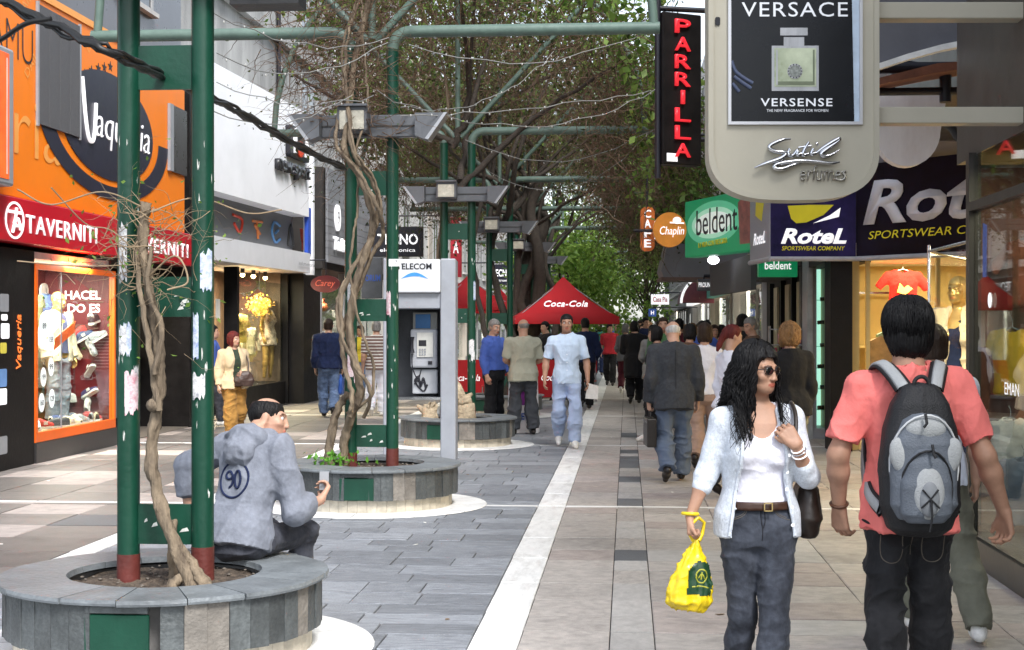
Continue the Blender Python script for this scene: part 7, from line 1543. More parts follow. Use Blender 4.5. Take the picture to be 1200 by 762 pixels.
m_stitch = M('stitching', (.10, .085, .07), .8, .2, 30, 0); m_seam = M('seam_dark', (.012, .013, .018), .9, .2, 30, 0)
def seams(t, S, lines, mat, sgn, rad=.0019):
    tr = [c for c in t.children if c.name.startswith('trousers')][0].data; vv = np.zeros(len(tr.vertices) * 3, np.float32); tr.vertices.foreach_get('co', vv); vv = vv.reshape(-1, 3) / S
    bv_ = BVHTree.FromPolygons([Vector(p) for p in vv], [tuple(p.vertices) for p in tr.polygons]); drape(lines, v3(0, 0, 0), np.eye(3), v3(0, sgn, 0), rad, mat, 'seam', t, S, bv_)
seams(t, S, [[(0, 1.0), (.0, .93), (-.006, .88), (-.004, .83)], [(-.016, .99), (-.018, .92), (-.008, .885)]], m_seam, -1, .0025); seams(t, S, [[(.055, .985), (.075, .945), (.115, .925), (.15, .92)], [(-.055, .985), (-.075, .945), (-.115, .925), (-.15, .92)], [(.06, .985), (.08, .95), (.118, .931)], [(-.06, .985), (-.08, .95), (-.118, .931)]], m_stitch, -1)
# shoulder bag behind her
sb = thing('shoulder_bag', 'dark leather shoulder bag hanging behind the woman in white', 'bag', t.location, t.rotation_euler.z); v = Vox(); v.loft([(.86, .05, .12, 0), (.95, .07, .15, 0), (1.08, .05, .12, 0), (1.12, .02, .08, 0)], np.eye(3), v3(-.235, -.10, -.03), 0, .02); V, Q = v.surf(.01); V = folds(V, Q, .008, (9, 9, 7), 8); put('pouch', V, Q, M('dark_leather', (.02, .013, .01), .4, .2, 10, .15), sb, S)
child(sb, MB().tube([Vector(p) for p in spline([(-.235, -.16, 1.08), (-.20, -.12, 1.3), (-.155, -.02, 1.447), (-.16, .08, 1.40), (-.15, .14, 1.29)], 6)], .010, 6), 'strap', M('dark_leather', (0, 0, 0)), S)

# ---- man in the coral t-shirt with backpack
x, y = place(1064, 4.37)
FM = Fig(J=dict(elL=(-.285, -.02, 1.10), wrL=(-.265, .07, .875), elR=(.295, -.05, 1.10), wrR=(.385, .0, .87), knR=(.095, .06, .48), anR=(.1, .0, .085), knL=(-.1, -.02, .48), anL=(-.1, -.2, .12)), bulk=1.03, lean=R(2), head=(R(6), R(2), 0))
FM.J['hdL'] = dict(dir=(.1, .15, -1), palm=(.7, .5, 0), curl=(.5, .8)); FM.J['hdR'] = dict(dir=(.1, .1, -1), palm=(-.8, -.4, .1), curl=(.55, .8))
t, F, S = person('man in coral t-shirt and black jeans wearing a backpack', x, y, R(2), 1.69, .0065, FM, SKD, ('thick', HB), top=dict(mat=coral, sleeve=.80, hem=.80, g=.015, sg=.010, amp=.012, fr=(7, 7, 5), name='t_shirt', neck=.066), bottom=dict(mat=blackj, wide=.02, amp=.009), shoes=sh_b, seed=3, hb=.0046)
mb = MB(); q = random.Random(9)
for k in range(800):
    a = R(q.uniform(62, 298)); th0 = R(q.uniform(4, 60)); th1 = R(q.uniform(95, 128)) if math.cos(a) < .1 else R(q.uniform(80, 100)); P = []; n = 9; jt = q.uniform(.985, 1.06); tw = q.uniform(-.25, .25)
    for i in range(n):
        f = i / (n - 1); th = th0 + (th1 - th0) * f; aa = a + tw * f; P.append(Vector(tuple(F.hT((math.sin(aa) * .099 * math.sin(th) ** .8 * jt, -.022 + math.cos(aa) * .118 * math.sin(th) ** .8 * jt, .034 + .110 * math.cos(th) * jt)))))
    mb.tube(P, [.0026 * (1.1 - .85 * (i / (n - 1)) ** 3) for i in range(n)], 4, caps=False)
child(t, mb, 'hair_locks', HB, S)
wb = thing('wristband', 'dark beaded band on the left wrist of the backpack wearer', 'wristband', t.location, t.rotation_euler.z); mb = MB(); ring(mb, F.J['elL'] * .08 + F.J['wrL'] * .92, F.J['wrL'] - F.J['elL'], .033, .007); child(wb, mb, 'band', M('brown_band', (.1, .04, .02), .5), S)
seams(t, S, [[(.04, .80), (.045, .70), (.085, .675), (.125, .70), (.13, .79)], [(-.04, .80), (-.045, .70), (-.085, .675), (-.125, .70), (-.13, .79)], [(0, .80), (0, .74), (.004, .70)]], m_stitch, 1, .0022)
# backpack
bp = thing('backpack', 'grey and black backpack on the man in coral', 'backpack', t.location, t.rotation_euler.z); k_blk = M('nylon_black', (.012, .012, .014), .6, .2, 12, .3, 160); k_blu = M('nylon_steel', (.11, .125, .15), .6, .12, 12, .3, 160); k_gry = M('nylon_grey', (.34, .35, .355), .6, .1, 12, .3, 160)
IO = np.eye(3)
def pad(prof, cy, name, mat, par=bp, amp=.004, h=.007, p=2.6, z0=None, z1=None):
    v = Vox(); v.loft([(z, rx, ry, cy) for z, rx, ry in prof], IO, (0, 0, 0), 0, .01, p=p); V, Q = v.surf(h); V = folds(V, Q, amp, (10, 10, 8), 6); return put(name, V, Q, mat, par, S), V, Q
def dome(c, r, name, mat, par=bp, amp=.003, p=None):
    v = Vox(); v.ell(c, r, None, .01); V, Q = v.surf(.006); V = folds(V, Q, amp, (11, 11, 9), 7); return put(name, V, Q, mat, par, S)
pad([(.80, .085, .05), (.83, .125, .085), (.92, .155, .10), (1.08, .158, .10), (1.22, .145, .092), (1.32, .115, .075), (1.385, .075, .05), (1.40, .045, .03)], -.205, 'main_sack', k_blk)
pk = pad([(.875, .10, .05), (.93, .130, .075), (1.08, .132, .075), (1.18, .118, .068), (1.26, .085, .05), (1.285, .05, .03)], -.265, 'front_compartment', k_blu)[0]
for s in (-1, 1):
    v = Vox(); v.ell((s * .095, -.305, 1.12), (.042, .022, .075), Ry(s * .25), .01); V, Q = v.surf(.007); put('grey_side_patch', V, Q, k_gry, pk, S)
v = Vox(); v.ell((0, -.298, 1.225), (.08, .036, .05), None, .01); V, Q = v.surf(.007); put('grey_top_patch', V, Q, k_gry, pk, S)
pk2 = pad([(.865, .07, .03), (.90, .098, .05), (1.02, .10, .052), (1.10, .078, .045), (1.15, .045, .03)], -.315, 'outer_pocket', k_blu)[0]
v = Vox(); v.ell((0, -.35, .985), (.062, .03, .105), None, .01); V, Q = v.surf(.006); put('grey_oval_panel', V, Q, k_gry, pk2, S)
v = Vox(); v.ell((0, -.366, .965), (.040, .022, .075), None, .01); V, Q = v.surf(.006); put('inner_oval', V, Q, M('nylon_mid', (.2, .21, .225), .6, .1, 12), pk2, S)
def arcline(cx, cz, rx, rz, yy, a0, a1, yc=.02): return [Vector((cx + rx * math.cos(R(a)), yy + yc * abs(math.cos(R(a))) ** 2, cz + rz * math.sin(R(a)))) for a in np.linspace(a0, a1, 18)]
child(bp, MB().tube(arcline(0, 1.09, .132, .19, -.328, -20, 200, .05), .0045, 6), 'zip_line', M('zip_pale', (.55, .56, .57), .4), S); child(bp, MB().tube(arcline(0, .99, .098, .155, -.362, -30, 210, .045), .005, 6), 'zip_line', k_blk, S)
for s in (-1, 1): child(bp, MB().tube([(s * .03, -.385, 1.0), (0, -.392, .965), (s * .035, -.385, .93)], .004, 5), 'bungee_cord', k_blk, S)
child(bp, MB().tube([(0, -.392, .965), (.004, -.396, .90), (-.004, -.392, .84)], .0045, 5), 'cord_tail', k_blk, S); child(bp, MB().tube([(.01, -.37, 1.17), (.012, -.385, 1.135), (.02, -.388, 1.12)], .006, 5), 'zip_pull', k_blk, S); child(bp, MB().tube([(-.01, -.345, 1.285), (-.008, -.36, 1.25), (-.02, -.36, 1.235)], .006, 5), 'zip_pull', k_blk, S)
child(bp, MB().tube(arcline(0, 1.39, .03, .035, -.235, 0, 180, 0), .008, 6), 'haul_loop', k_blk, S)
for s in (-1, 1):
    path = [Vector(p) for p in spline([(s * .06, -.20, 1.375), (s * .085, -.135, 1.425), (s * .112, -.055, 1.462), (s * .125, .03, 1.445), (s * .13, .10, 1.36), (s * .135, .135, 1.22), (s * .15, .10, 1.06), (s * .16, -.05, .95), (s * .14, -.18, .90)], 6)]
    for wd, lift, nm, mt in ((.036, 0, 'shoulder_strap', k_blk), (.024, .008, 'strap_face', k_gry)):
        mb = MB(); mb.smooth = True; vs = []
        for i, p in enumerate(path):
            tg = (path[min(i + 1, len(path) - 1)] - path[max(i - 1, 0)]).normalized(); out = Vector((s * .35, p.y * .6, max(p.z - 1.2, 0) * 4 + .05)).normalized(); sd_ = tg.cross(out).normalized(); n_ = sd_.cross(tg)
            n_ = n_ if n_.dot(out) > 0 else -n_
            for a_, b_ in ((-1, 0), (-.7, 1), (.7, 1), (1, 0), (.7, -1), (-.7, -1)): vs.append(p + sd_ * wd * a_ + n_ * (.008 * b_ + lift + .004))
        mb._add(vs, [(i * 6 + k, i * 6 + (k + 1) % 6, (i + 1) * 6 + (k + 1) % 6, (i + 1) * 6 + k) for i in range(len(path) - 1) for k in range(6)]); child(bp, mb, nm, mt, S)
# ---- person just ahead of him
x, y = place(1093, 5.6); person('person in white shirt and olive trousers half hidden by the backpack wearer', x, y, R(-4), 1.60, .011, Fig(J=dict(walkJ(.9, 'L'), knR=(.17, .02, .465), anR=(.22, -.16, .09), toR=(.23, .0, .035))), SK, ('short', HD), top=dict(mat=fab('white_blue', (.6, .64, .72)), sleeve=.9, hem=.85, g=.014), bottom=dict(mat=olive, wide=.03), shoes=sh_w, seed=5)

# ---- old man in the grey suit
x, y = place(790, 11.2)
FO = Fig(J=dict(walkJ(.75, 'R'), elL=(-.245, -.03, 1.10), wrL=(-.26, .04, .85), elR=(.25, -.02, 1.10), wrR=(.255, .05, .86)), bulk=1.12, lean=R(7), head=(0, R(-16), 0), headoff=(0, .02, -.02)); FO.J['hdL'] = dict(dir=(0, .05, -1), palm=(.9, .2, 0), curl=(1.0, 1.2))
def lapel(v, F): v.cone(F.T((-.07, -.02, 1.445)), F.T((.07, -.02, 1.445)), .05, .05, .02)
t, F, S = person('stooped white haired man in grey suit walking with a briefcase', x, y, R(5), 1.67, .010, FO, SK, ('bald', HW), over=dict(mat=grey_s, hem=.76, g=.022, sg=.008, amp=.010, extra=lapel, neck=.056), bottom=dict(mat=slate_t, wide=.035, amp=.012, g=.016), shoes=sh_b, seed=2)
child(t, MB().tube([Vector(tuple(F.T((.0, -.128 * 1.12 - .03, z)))) for z in (.78, .95, 1.05, 1.2, 1.38)], .003, 5), 'back_seam', black_c, S)
bc = thing('briefcase', 'black leather briefcase in the hand of the suited man', 'briefcase', t.location, t.rotation_euler.z); hb = F.J['kn0L']; child(bc, MB().obox(Vector(tuple(hb + v3(-.02, .0, -.235))), (.10, .42, .30), bev=.012), 'case', sh_b, S); child(bc, MB().tube([Vector(tuple(hb + v3(-.02, yy, zz))) for yy, zz in ((-.06, -.085), (-.055, -.02), (.055, -.02), (.06, -.085))], .009, 6), 'handle', sh_b, S)
for yy in (-.13, .13): child(bc, MB().obox(Vector(tuple(hb + v3(-.072, yy, -.12))), (.006, .03, .02)), 'latch', m_chrome, S)
# woman with the brown shoulder bag in front of him
x, y = place(826, 12.3); t, F, S = person('woman in white top and rose trousers with a brown shoulder bag', x, y, R(-8), 1.63, .012, Fig(J=walkJ(.9, 'R'), fem=True), SK, ('bob', HD), top=dict(mat=white_c, sleeve=1.5, hem=.88, g=.012), bottom=dict(mat=pinkt, wide=.035), shoes=sh_b, seed=7)
hbg = thing('handbag', 'brown leather handbag hanging from a shoulder in the crowd', 'bag', t.location, t.rotation_euler.z); v = Vox(); v.loft([(.90, .05, .14, 0), (1.0, .06, .15, 0), (1.14, .03, .11, 0)], IO, v3(-.25, -.08, 0), 0, .02); V, Q = v.surf(.012); put('pouch', V, Q, M('brown_leather', (.16, .06, .02), .4, .2, 8), hbg, S); child(hbg, MB().tube([(-.25, -.14, 1.1), (-.2, -.08, 1.3), (-.15, -.02, 1.44), (-.19, .06, 1.3), (-.25, .0, 1.1)], .010, 6), 'strap', M('brown_leather', (0, 0, 0)), S)
x, y = place(858, 10.2); person('woman with dark red tied hair and white long sleeved top', x, y, R(-62), 1.61, .011, Fig(J=walkJ(.7, 'R'), fem=True, bulk=1.06, head=(R(-8), R(-14), 0)), SK, ('pony', HR), top=dict(mat=white_c, sleeve=1.9, hem=.9, g=.010), bottom=dict(mat=denim_d, wide=.02), shoes=sh_b, seed=8)
x, y = place(925, 10.4); person('woman with curly blonde hair in a dark jacket', x, y, R(14), 1.62, .011, Fig(J=walkJ(.7, 'L'), fem=True, bulk=1.1), SK, ('curly', HL), over=dict(mat=black_c, hem=.80, g=.022), bottom=dict(mat=olive, wide=.03), shoes=sh_b, seed=9)
# ---- man in light blue
x, y = place(664, 14.5); FG = Fig(J=dict(walkJ(.8, 'L'), elR=(.265, -.03, 1.11), wrR=(.285, .06, .88), elL=(-.26, .0, 1.10), wrL=(-.27, .10, .87)))
def collar(v, F):
    for s in (-1, 1): v.cone(F.T((s * .02, .055, 1.405)), F.T((s * .06, -.02, 1.47)), .018, .022, .012)
t, F, S = person('young man in light blue short sleeved shirt and pale jeans', x, y, math.pi + R(4), 1.755, .009, FG, SKD, ('short', HB), top=dict(mat=ltblue, sleeve=.85, hem=.82, g=.016, sg=.010, amp=.010, extra=collar), bottom=dict(mat=palej, wide=.028, amp=.011), shoes=sh_w, eyes=True, seed=12)
for z in (.9, 1.0, 1.1, 1.2, 1.3): child(t, MB().ball(tuple(F.T((0, .137 if z < 1.25 else .128, z))), (.006, .004, .006), 6, 4), 'button', m_whitel, S)
pp = thing('paper_sheet', 'white sheet of paper in the hand of the man in light blue', 'paper', t.location, t.rotation_euler.z); hb = F.J['kn0L']; child(pp, MB().prism([(-.07, -.1), (.10, -.13), (.12, .05), (-.02, .1)], Vector(tuple(hb + v3(-.05, .02, -.05))), (-.9, .3, .1), (.1, .2, 1), .003), 'sheet', m_paper, S)
# ---- chatting men
x, y = place(613, 16.2); FH = Fig(J=dict(elR=(.27, .03, 1.12), wrR=(.16, .22, 1.05), elL=(-.26, .02, 1.12), wrL=(-.18, .2, 1.05), knR=(.13, .02, .48), anR=(.15, -.02, .085), knL=(-.12, .01, .48), anL=(-.14, -.02, .085)), bulk=1.12, head=(R(20), R(-10), 0))
person('bald man in stone coloured vest seen from behind talking', x, y, R(12), 1.70, .011, FH, SK, ('bald', HG), over=dict(mat=stone, hem=.80, g=.022, sleeve=.9, sg=.006, amp=.010, name='vest'), bottom=dict(mat=charc, wide=.04, amp=.012), shoes=sh_b, seed=14)
x, y = place(579, 16.6); person('grey haired man in royal blue shirt listening', x, y, math.pi + R(58), 1.70, .011, Fig(bulk=1.1, head=(R(-12), R(-12), 0), J=dict(wrL=(-.2, .12, .88))), SK, ('short', HG), top=dict(mat=royal, sleeve=1.9, hem=.95, g=.014, amp=.010), bottom=dict(mat=black_c, wide=.03), shoes=sh_b, eyes=True, seed=15)
# ---- seated man
FS = Fig(J=dict(elL=(-.40, .06, .83), wrL=(-.375, .05, .58), elR=(.25, .16, .62), wrR=(.27, .36, .66), knR=(.14, .41, .47), anR=(.04, .36, .09), knL=(-.13, .40, .47), anL=(-.14, .38, .09)), hip=(0, 0, .485), lean=R(17), bulk=.97, head=(R(-62), R(4), 0), headoff=(.02, .02, -.06))
FS.J['hdL'] = dict(dir=(.25, .1, -1), palm=(.3, -.3, -1), curl=(.3, .4)); FS.J['hdR'] = dict(dir=(-.1, .7, .5), palm=(-.6, -.3, .5), curl=(.8, .9))
def hood(v, F):
    v.cone(F.T((-.08, -.0, 1.43)), F.T((.08, -.0, 1.43)), .06, .06, .03)
xs, ys = -2.06, 7.80
t, F, S = person('man in grey blue hooded sweatshirt sitting on the planter rim', xs, ys, R(-24), 1.72, .0075, FS, SK, ('bald', HB), over=dict(mat=hoodc, hem=.845, g=.022, sg=.008, sleeve=1.62, amp=.010, fr=(6, 6, 6), extra=hood, name='hooded_sweatshirt', neck=.066, h=.0075), bottom=dict(mat=denim_d, wide=.016, amp=.007, waist=.885, g=.004), shoes=sh_b, eyes=True, seed=21, stub=(.8, .72, .7))
v = Vox(); v.ell(F.T((0, -.085, 1.415)), (.135, .07, .085), F.R @ Rx(.5), .02); v.ell(F.T((0, -.135, 1.335)), (.10, .05, .09), F.R @ Rx(.25), .03); v.cone(F.T((-.12, -.01, 1.44)), F.T((-.03, .07, 1.40)), .035, .03, .03); v.cone(F.T((.12, -.01, 1.44)), F.T((.03, .07, 1.40)), .035, .03, .03); v.ell(F.T((0, .03, 1.50)), (.075, .10, .10), F.R, .01, True); V, Q = v.surf(.0075); V = folds(V, Q, .012, (9, 9, 12), 8); put('hood', V, Q, hoodc, t, S)
ov = [c for c in t.children if c.name.startswith('hooded')][0].data; vv = np.zeros(len(ov.vertices) * 3, np.float32); ov.vertices.foreach_get('co', vv); vv = vv.reshape(-1, 3) / S; fq = [tuple(p.vertices) for p in ov.polygons]; bvh_ = BVHTree.FromPolygons([Vector(p) for p in vv], fq)
ctr = F.T((-.005, 0, 1.185)); circ = [(.095 * math.cos(a), .095 * math.sin(a)) for a in [2 * math.pi * i / 24 for i in range(25)]]
nine = [(.0, .01), (-.012, .028), (-.03, .04), (-.048, .03), (-.05, .012), (-.035, .0), (-.012, .006), (-.004, .025), (-.006, -.02), (-.025, -.045)]; zero = [(.03 + .02 * math.cos(a), .0 + .044 * math.sin(a)) for a in [2 * math.pi * i / 12 for i in range(13)]]
drape([circ], ctr, F.R, F.R @ v3(0, 1, 0), .0065, navy, 'ring_print', t, S, bvh_); drape([nine, zero], ctr, F.R, F.R @ v3(0, 1, 0), .0075, navy, 'number_print', t, S, bvh_)
wt = thing('wristwatch', 'black watch on the wrist of the seated man', 'watch', t.location, t.rotation_euler.z); mb = MB(); ring(mb, F.J['elL'] * .12 + F.J['wrL'] * .88, F.J['wrL'] - F.J['elL'], .036, .009); child(wt, mb, 'band', m_blackp, S)
cd = thing('mobile_phone', 'small grey phone in the hand of the seated man', 'phone', t.location, t.rotation_euler.z); hb = F.J['kn0R']; child(cd, MB().obox(Vector(tuple(hb + v3(0, .02, .03))), (.05, .012, .10), (.8, .5, 0), (.2, .3, 1)), 'card', m_grey, S)
# ---- left pavement walkers
x, y = place(274, 15.4); FK = Fig(J=dict(walkJ(.6, 'R'), elR=(.25, -.03, 1.10), wrR=(.27, .03, .87), elL=(-.235, .0, 1.10), wrL=(-.06, .19, 1.06)), fem=True, bulk=1.16, head=(R(25), R(-4), 0))
t, F, S = person('woman with dark red bob in beige cardigan and tan trousers', x, y, math.pi + R(38), 1.52, .010, FK, SK, ('bob', HR), top=dict(mat=fab('dark_green', (.03, .045, .03)), sleeve=0, hem=.9, g=.004, name='blouse'), over=dict(mat=beige, hem=.82, g=.022, open=(.05, .07), amp=.010, name='cardigan'), bottom=dict(mat=tan_t, wide=.045, amp=.012), shoes=sh_br, eyes=True, seed=31)
hb = thing('handbag', 'dark brown slouchy handbag at the beige cardigan wearer', 'bag', t.location, t.rotation_euler.z); v = Vox(); v.loft([(.86, .13, .05, 0), (.95, .16, .07, 0), (1.05, .13, .05, 0), (1.09, .08, .03, 0)], Rz(R(-20)), v3(-.08, .22, 0), 0, .02); V, Q = v.surf(.01); V = folds(V, Q, .012, (9, 9, 9), 3); put('pouch', V, Q, M('brown_soft_leather', (.045, .025, .02), .45, .2, 8, .2), hb, S); child(hb, MB().tube([Vector(p) for p in spline([(-.16, .2, 1.06), (-.19, .12, 1.25), (-.15, 0, 1.445), (-.12, -.1, 1.35), (-.16, -.12, 1.2)], 5)], .012, 6), 'strap', M('brown_soft_leather', (0, 0, 0)), S)
x, y = place(249, 17.5); person('person in blue top half behind the beige cardigan woman', x, y, R(-70), 1.62, .014, Fig(J=walkJ(.6)), SK, ('short', HB), top=dict(mat=royal, sleeve=1.9, hem=.88, g=.016), bottom=dict(mat=denim_d), shoes=sh_w, seed=33)
x, y = place(385, 19.2); t, F, S = person('man in navy jacket and blue jeans walking away with blue bag', x, y, R(6), 1.73, .012, Fig(J=dict(walkJ(.7, 'L')), bulk=1.14), SK, ('short', HD), over=dict(mat=navy, hem=.86, g=.022, sg=.012, amp=.012), bottom=dict(mat=denim_b, wide=.03, amp=.012), shoes=sh_b, seed=35)
cb_ = thing('carrier_bag', 'blue carrier bag held by the man in navy jacket', 'bag', t.location, t.rotation_euler.z); hk = F.J['kn0R']; v = Vox(); v.loft([(-.38, .05, .13, 0), (-.33, .06, .15, 0), (-.12, .05, .12, 0), (-.02, .012, .03, 0)], IO, hk, 0, .01); V, Q = v.surf(.012); V = folds(V, Q, .010, (9, 9, 6), 4); put('sack', V, Q, M('blue_plastic', (.03, .1, .4), .35, .2, 5), cb_, S)
stripe = fab('stripe', (.2, .13, .1)); 
sm = M('cloth_striped', (.18, .11, .09), .85, .1, 9, .1, 140); nt = sm.node_tree; wv = nt.nodes.new('ShaderNodeTexWave'); wv.bands_direction = 'Z'; wv.inputs['Scale'].default_value = 5.5; tcn = nt.nodes.new('ShaderNodeTexCoord'); nt.links.new(tcn.outputs['Object'], wv.inputs[0]); rp = nt.nodes.new('ShaderNodeValToRGB'); rp.color_ramp.elements[0].position = .68; rp.color_ramp.elements[0].color = (.16, .10, .085, 1); rp.color_ramp.elements[1].position = .74; rp.color_ramp.elements[1].color = (.6, .58, .54, 1); nt.links.new(wv.outputs['Fac'], rp.inputs[0]); nt.links.new(rp.outputs[0], nt.nodes['Principled BSDF'].inputs['Base Color'])
x, y = place(441, 19.4); person('person in brown and white striped shirt and white trousers', x, y, R(12), 1.70, .012, Fig(J=walkJ(.5, 'R'), bulk=1.05), SK, ('short', HG), top=dict(mat=sm, sleeve=.9, hem=.84, g=.018), bottom=dict(mat=white_c, wide=.03), shoes=sh_w, seed=37)
# ---- the rest of the crowd
kit = {'black': black_c, 'white': white_c, 'navy': navy, 'teal': fab('teal', (.02, .16, .15)), 'grey': fab('grey', (.2, .2, .2)), 'red': fab('red', (.35, .02, .03)), 'blue': royal, 'pale blue': ltblue, 'yellow': fab('yellow', (.6, .48, .05)), 'brown': fab('brown', (.12, .07, .045)), 'beige': beige, 'maroon': fab('maroon', (.09, .015, .025)), 'green': fab('green', (.06, .14, .06)), 'jeans': denim_b, 'dark jeans': denim_d, 'pink': fab('pink', (.5, .25, .28))}
hk_ = {'black': HB, 'brown': HD, 'grey': HG, 'red': HR, 'blonde': HL}
def extra(label, px, d, rot, H, top, bot, hair='black', style='short', fem=False, hem=.88, coat=False, bulk=1.05, skirt=None):
    x, y = place(px, d); k = rng.randrange(99); h = .013 if d < 20 else .017 if d < 30 else .022
    aw_ = rng.uniform(-.16, .2); bw_ = rng.uniform(-.16, .24); sw_ = .2 if fem else .23
    JJ = dict(walkJ(rng.uniform(.5, 1.05), rng.choice('RL')), wrR=(sw_ + rng.uniform(-.04, .05), aw_, .88 + abs(aw_) * .7), elR=(sw_ + .02, aw_ * .3 - .03, 1.11), wrL=(-sw_ - rng.uniform(-.04, .05), bw_, .88 + abs(bw_) * .9), elL=(-sw_ - .02, bw_ * .3 - .03, 1.11))
    person(label, x, y, R(rot), H, h, Fig(J=JJ, fem=fem, bulk=bulk * rng.uniform(.95, 1.1), head=(R(rng.uniform(-35, 35)), R(rng.uniform(-14, 4)), 0), lean=R(rng.uniform(0, 5))), SK, (style, hk_[hair]), over=dict(mat=kit[top], hem=hem, g=.018, sleeve=1.95 if coat or k % 2 else .9), bottom=dict(mat=kit[bot], wide=.025, **({'skirt': skirt} if skirt else {})), shoes=sh_b if k % 3 else sh_w, group='pedestrians farther down the street', seed=k, legskin=bool(skirt))
ex = extra
ex('person in long black coat walking away along the pavement', 744, 22.5, 4, 1.70, 'black', 'black', hem=.55, coat=True, style='bob', bulk=1.15)
ex('person in grey hooded coat and maroon skirt in the crowd', 733, 26, -6, 1.66, 'grey', 'maroon', hem=.8, coat=True, style='bob', hair='grey', fem=True)
ex('woman in teal top coming along the pavement', 702, 36, 178, 1.72, 'teal', 'navy', style='long', fem=True)
ex('small child in pale clothes beside the woman in teal', 717, 37, 176, 1.0, 'grey', 'grey', 'brown')
ex('man in pale shirt and jeans beyond the small child', 722, 42, 180, 1.78, 'pale blue', 'jeans')
ex('man in dark jacket just behind the light blue shirt', 686, 21, 10, 1.76, 'navy', 'black', coat=True)
ex('dark haired woman in black in profile beside the suited man', 771, 15.2, 75, 1.60, 'black', 'black', style='bob', fem=True, coat=True)
ex('dark haired woman in brown close behind the suited man', 808, 14.6, 0, 1.62, 'brown', 'dark jeans', style='bob', fem=True)
ex('man in blue shirt near the sloping awning', 823, 17.5, 10, 1.68, 'blue', 'dark jeans', 'black')
ex('person in black top at the dark shop doorway', 866, 16.4, -60, 1.78, 'black', 'black')
ex('grey haired man in brown at the dark shop doorway', 882, 15.5, 100, 1.72, 'brown', 'grey', 'grey')
ex('brown haired woman in beige by the awning', 838, 19.5, 160, 1.62, 'beige', 'jeans', 'brown', 'bob', True)
ex('blonde woman in pale blue near the suited man', 812, 21, 0, 1.66, 'pale blue', 'jeans', 'blonde', 'bob', True)
ex('man in maroon top among the crowd', 796, 20, 5, 1.74, 'maroon', 'black', 'black')
ex('woman in white between dark coats', 783, 24, 180, 1.66, 'white', 'dark jeans', 'black', 'long', True)
ex('tall man with dark hair and navy top in the crowd', 757, 27, 180, 1.82, 'navy', 'jeans', 'black')
ex('woman in yellow top behind the vine stems', 423, 24, 170, 1.62, 'yellow', 'jeans', 'brown', 'bob', True)
ex('man in white shirt behind the vine stems', 412, 26, 10, 1.74, 'white', 'jeans', 'grey')
ex('brown haired woman just ahead of the navy jacket', 403, 24, 0, 1.64, 'brown', 'dark jeans', 'brown', 'long', True)
ex('person in black under the red parasol', 640, 23, 120, 1.70, 'black', 'navy', 'black')
for k_, a_ in enumerate((('woman in pink top with long black hair close to the awning', 846, 22, 0, 1.63, 'pink', 'jeans', 'black', 'long', True), ('man in green top behind the suited man', 778, 18.5, 170, 1.75, 'green', 'dark jeans', 'brown'), ('woman with black bob in grey coat in the crowd', 765, 19.5, -5, 1.62, 'grey', 'black', 'black', 'bob', True, .7, True), ('woman with brown bob in white blouse in the crowd', 752, 30, 180, 1.65, 'white', 'navy', 'brown', 'bob', True), ('man with grey hair in beige jacket in the crowd', 788, 27, 0, 1.74, 'beige', 'grey', 'grey', 'short', False, .82, True), ('woman with blonde bob in black in the crowd', 803, 26, 175, 1.64, 'black', 'black', 'blonde', 'bob', True), ('man in yellow top past the awning', 829, 25, 0, 1.75, 'yellow', 'jeans', 'black'), ('woman in maroon coat past the awning', 818, 30, 0, 1.66, 'maroon', 'black', 'brown', 'bob', True, .6, True), ('man in brown jacket past the parasol', 736, 33, 180, 1.76, 'brown', 'jeans', 'black', 'short', False, .84, True), ('man in white shirt near the pale buildings', 772, 33, 0, 1.77, 'white', 'black', 'black'))): ex(*a_)
cols_ = ['red', 'white', 'grey', 'black', 'brown', 'blue', 'green', 'pink', 'beige', 'navy', 'teal', 'maroon']; hr_ = ['black', 'brown', 'blonde', 'grey']
for k in range(26):
    c_ = cols_[k % 12]; h_ = hr_[(k // 12 + k) % 4]; d = 30 + 32 * (k / 26) + rng.uniform(-1, 1)
    ex('far pedestrian in %s top with %s hair in the distant crowd' % (c_, h_), 712 + (k * 37 % 88) + rng.uniform(-4, 4), d, rng.choice((0, 180)) + rng.uniform(-15, 15), rng.uniform(1.6, 1.82), c_, rng.choice(('jeans', 'black', 'dark jeans', 'grey')), h_, rng.choice(('short', 'bob')), bool(k % 2))
# ---- mannequins
goldm = M('gold_mannequin', (.55, .36, .12), .3, .1, 6, 0, metal=.6, attr='tint')
X_ = -7.4; p_ = onX(68, HZ, X_); person('gold headed mannequin in cream jacket and grey jeans', p_.x, p_.y, R(-112), 1.72, .010, Fig(), goldm, None, top=dict(mat=fab('slate_tee', (.07, .08, .16)), sleeve=0, hem=.92, g=.006, name='t_shirt'), over=dict(mat=fab('cream_jacket', (.62, .56, .42)), hem=.82, g=.024, sg=.016, open=(.045, .075), amp=.010), bottom=dict(mat=fab('grey_jeans', (.24, .27, .32), .3), wide=.03), shoes=None, name='mannequin', cat='mannequin', z=.33)
X_ = -7.38; p_ = onX(314, HZ, X_); person('mannequin in flowered dress in the sport shop window', p_.x, p_.y, R(-110), 1.72, .014, Fig(fem=True), goldm, None, top=dict(mat=fab('flower_dress', (.35, .16, .08), .7, col2=(.6, .5, .4)), sleeve=0, hem=.72, g=.016, name='dress', scoop=(.09, .12)), bottom=None, shoes=None, legskin=True, name='mannequin', cat='mannequin', z=.5)
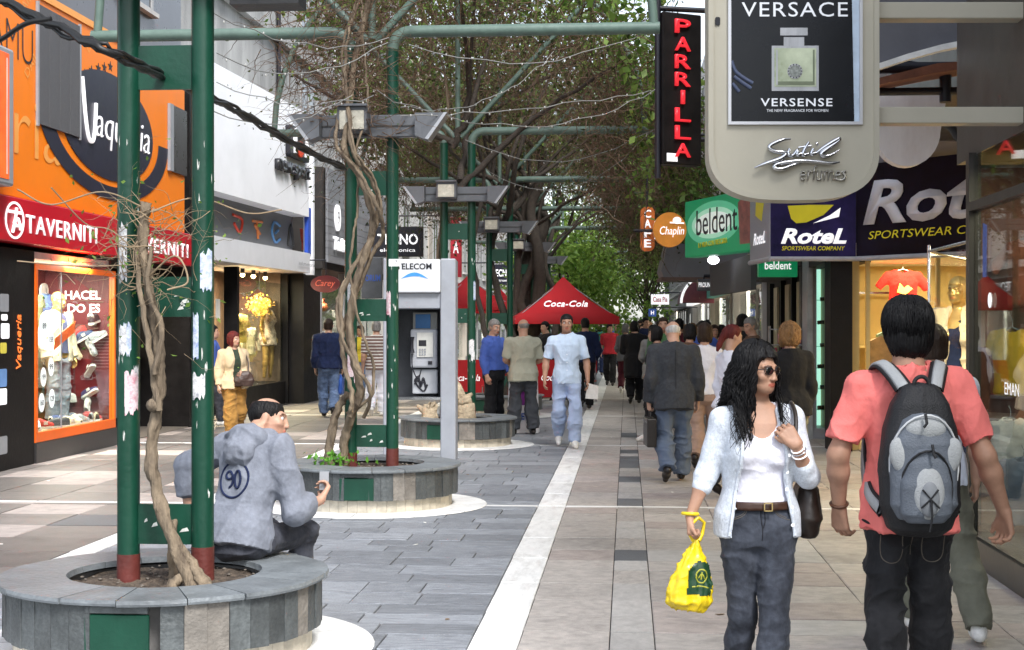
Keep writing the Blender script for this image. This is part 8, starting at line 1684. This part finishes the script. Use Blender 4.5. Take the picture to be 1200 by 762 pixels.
person('gold mannequin in cream jacket and dark trousers in the lit bay', 2.70, 9.05 * K, math.pi - R(28), 1.66, .009, Fig(fem=True, head=(R(-15), 0, 0), J=dict(elR=(.27, -.04, 1.12), elL=(-.27, -.04, 1.12))), goldm, ('short', M('gold_cap', (.6, .42, .15), .35, .1, 6, 0, metal=.5)), top=dict(mat=navy, sleeve=0, hem=.9, g=.005, name='vest_top', scoop=(.07, .1)), over=dict(mat=fab('cream_nylon', (.62, .52, .36), .08), hem=.93, g=.03, sg=.03, open=(.05, .06), amp=.016, fr=(6, 6, 8)), bottom=dict(mat=navy, wide=.03), shoes=None, name='mannequin', cat='mannequin', z=.34)

# ---- clothes on show
gr_ = 'garments on the entrance rail'
for k in range(10):
    cn = ['mustard', 'brick red', 'charcoal', 'sand', 'steel blue', 'brown'][k % 6]; c_ = [(.5, .4, .1), (.3, .05, .04), (.06, .065, .08), (.4, .35, .25), (.1, .16, .3), (.18, .12, .08)][k % 6]
    garment('%s top hanging in the shop entrance%s' % (cn, '' if k < 6 else ' on the lower rail'), -8.9 + .12 * k, (15.2 + .17 * k) * K, .75 if k > 5 else 1.5, R(-75), fab('rail_' + cn.replace(' ', '_'), c_, .2), [.9, 1.9][k % 2], seed=k)
c = at(1058, 363, 15.6); t = garment('red t-shirt with gold print hung in the lit shop', c.x, c.y, c.z - .12, math.pi, fab('red_cotton', (.42, .008, .006), .1), .8, .84, 1.12, spread=.05, seed=3)
MB().prism([(-.1, .40), (.02, .36), (.12, .45), (.05, .5), (.0, .46), (-.06, .53)], c + Vector((0, -.10, -.15)), ER, UP, .004).build('print', M('gold_print', (.75, .45, .1), .5), t)
for k, (x, y, z, cn, c_, sl) in enumerate(((2.60, 7.50, 1.15, 'yellow', (.55, .36, .02), 1.9), (2.56, 7.42, .55, 'white', (.6, .6, .62), .9), (2.66, 7.40, 1.75, 'rust brown', (.3, .09, .05), .9), (2.60, 7.30, .30, 'blue grey', (.16, .2, .3), .9))):
    garment(cn + ' top hanging behind the dark glazed front', x, y * K, z, math.pi - R(50), fab('near_' + cn.replace(' ', '_'), c_, .25), sl, .9, .8, seed=k + 40)
for k in range(7):
    y_ = wy0 + .95 + (k % 4) * .24; cn = ['grey', 'black', 'olive', 'blue'][k % 4]
    garment('%s top pinned high in the orange framed window%s' % (cn, '' if k < 4 else ' in the lower row'), -7.72, y_ * K, 1.62 if k < 4 else .95, R(-95), fab('win_' + cn, [(.3, .3, .32), (.02, .02, .022), (.13, .14, .07), (.08, .13, .3)][k % 4], .2), .9, .92, .8, seed=k + 60)

for k, (px, cn, c_) in enumerate(((284, 'ochre', (.45, .3, .08)), (294, 'cream', (.55, .48, .36)), (327, 'rust', (.3, .08, .04)))):
    p_ = onX(px, HZ, -7.5); garment('%s top hanging in the sport shop window' % cn, p_.x, p_.y, 1.3 - .25 * k, R(-100), fab('sport_' + cn, c_, .2), [.9, 1.9][k % 2], .9, 1.0, seed=k + 80)
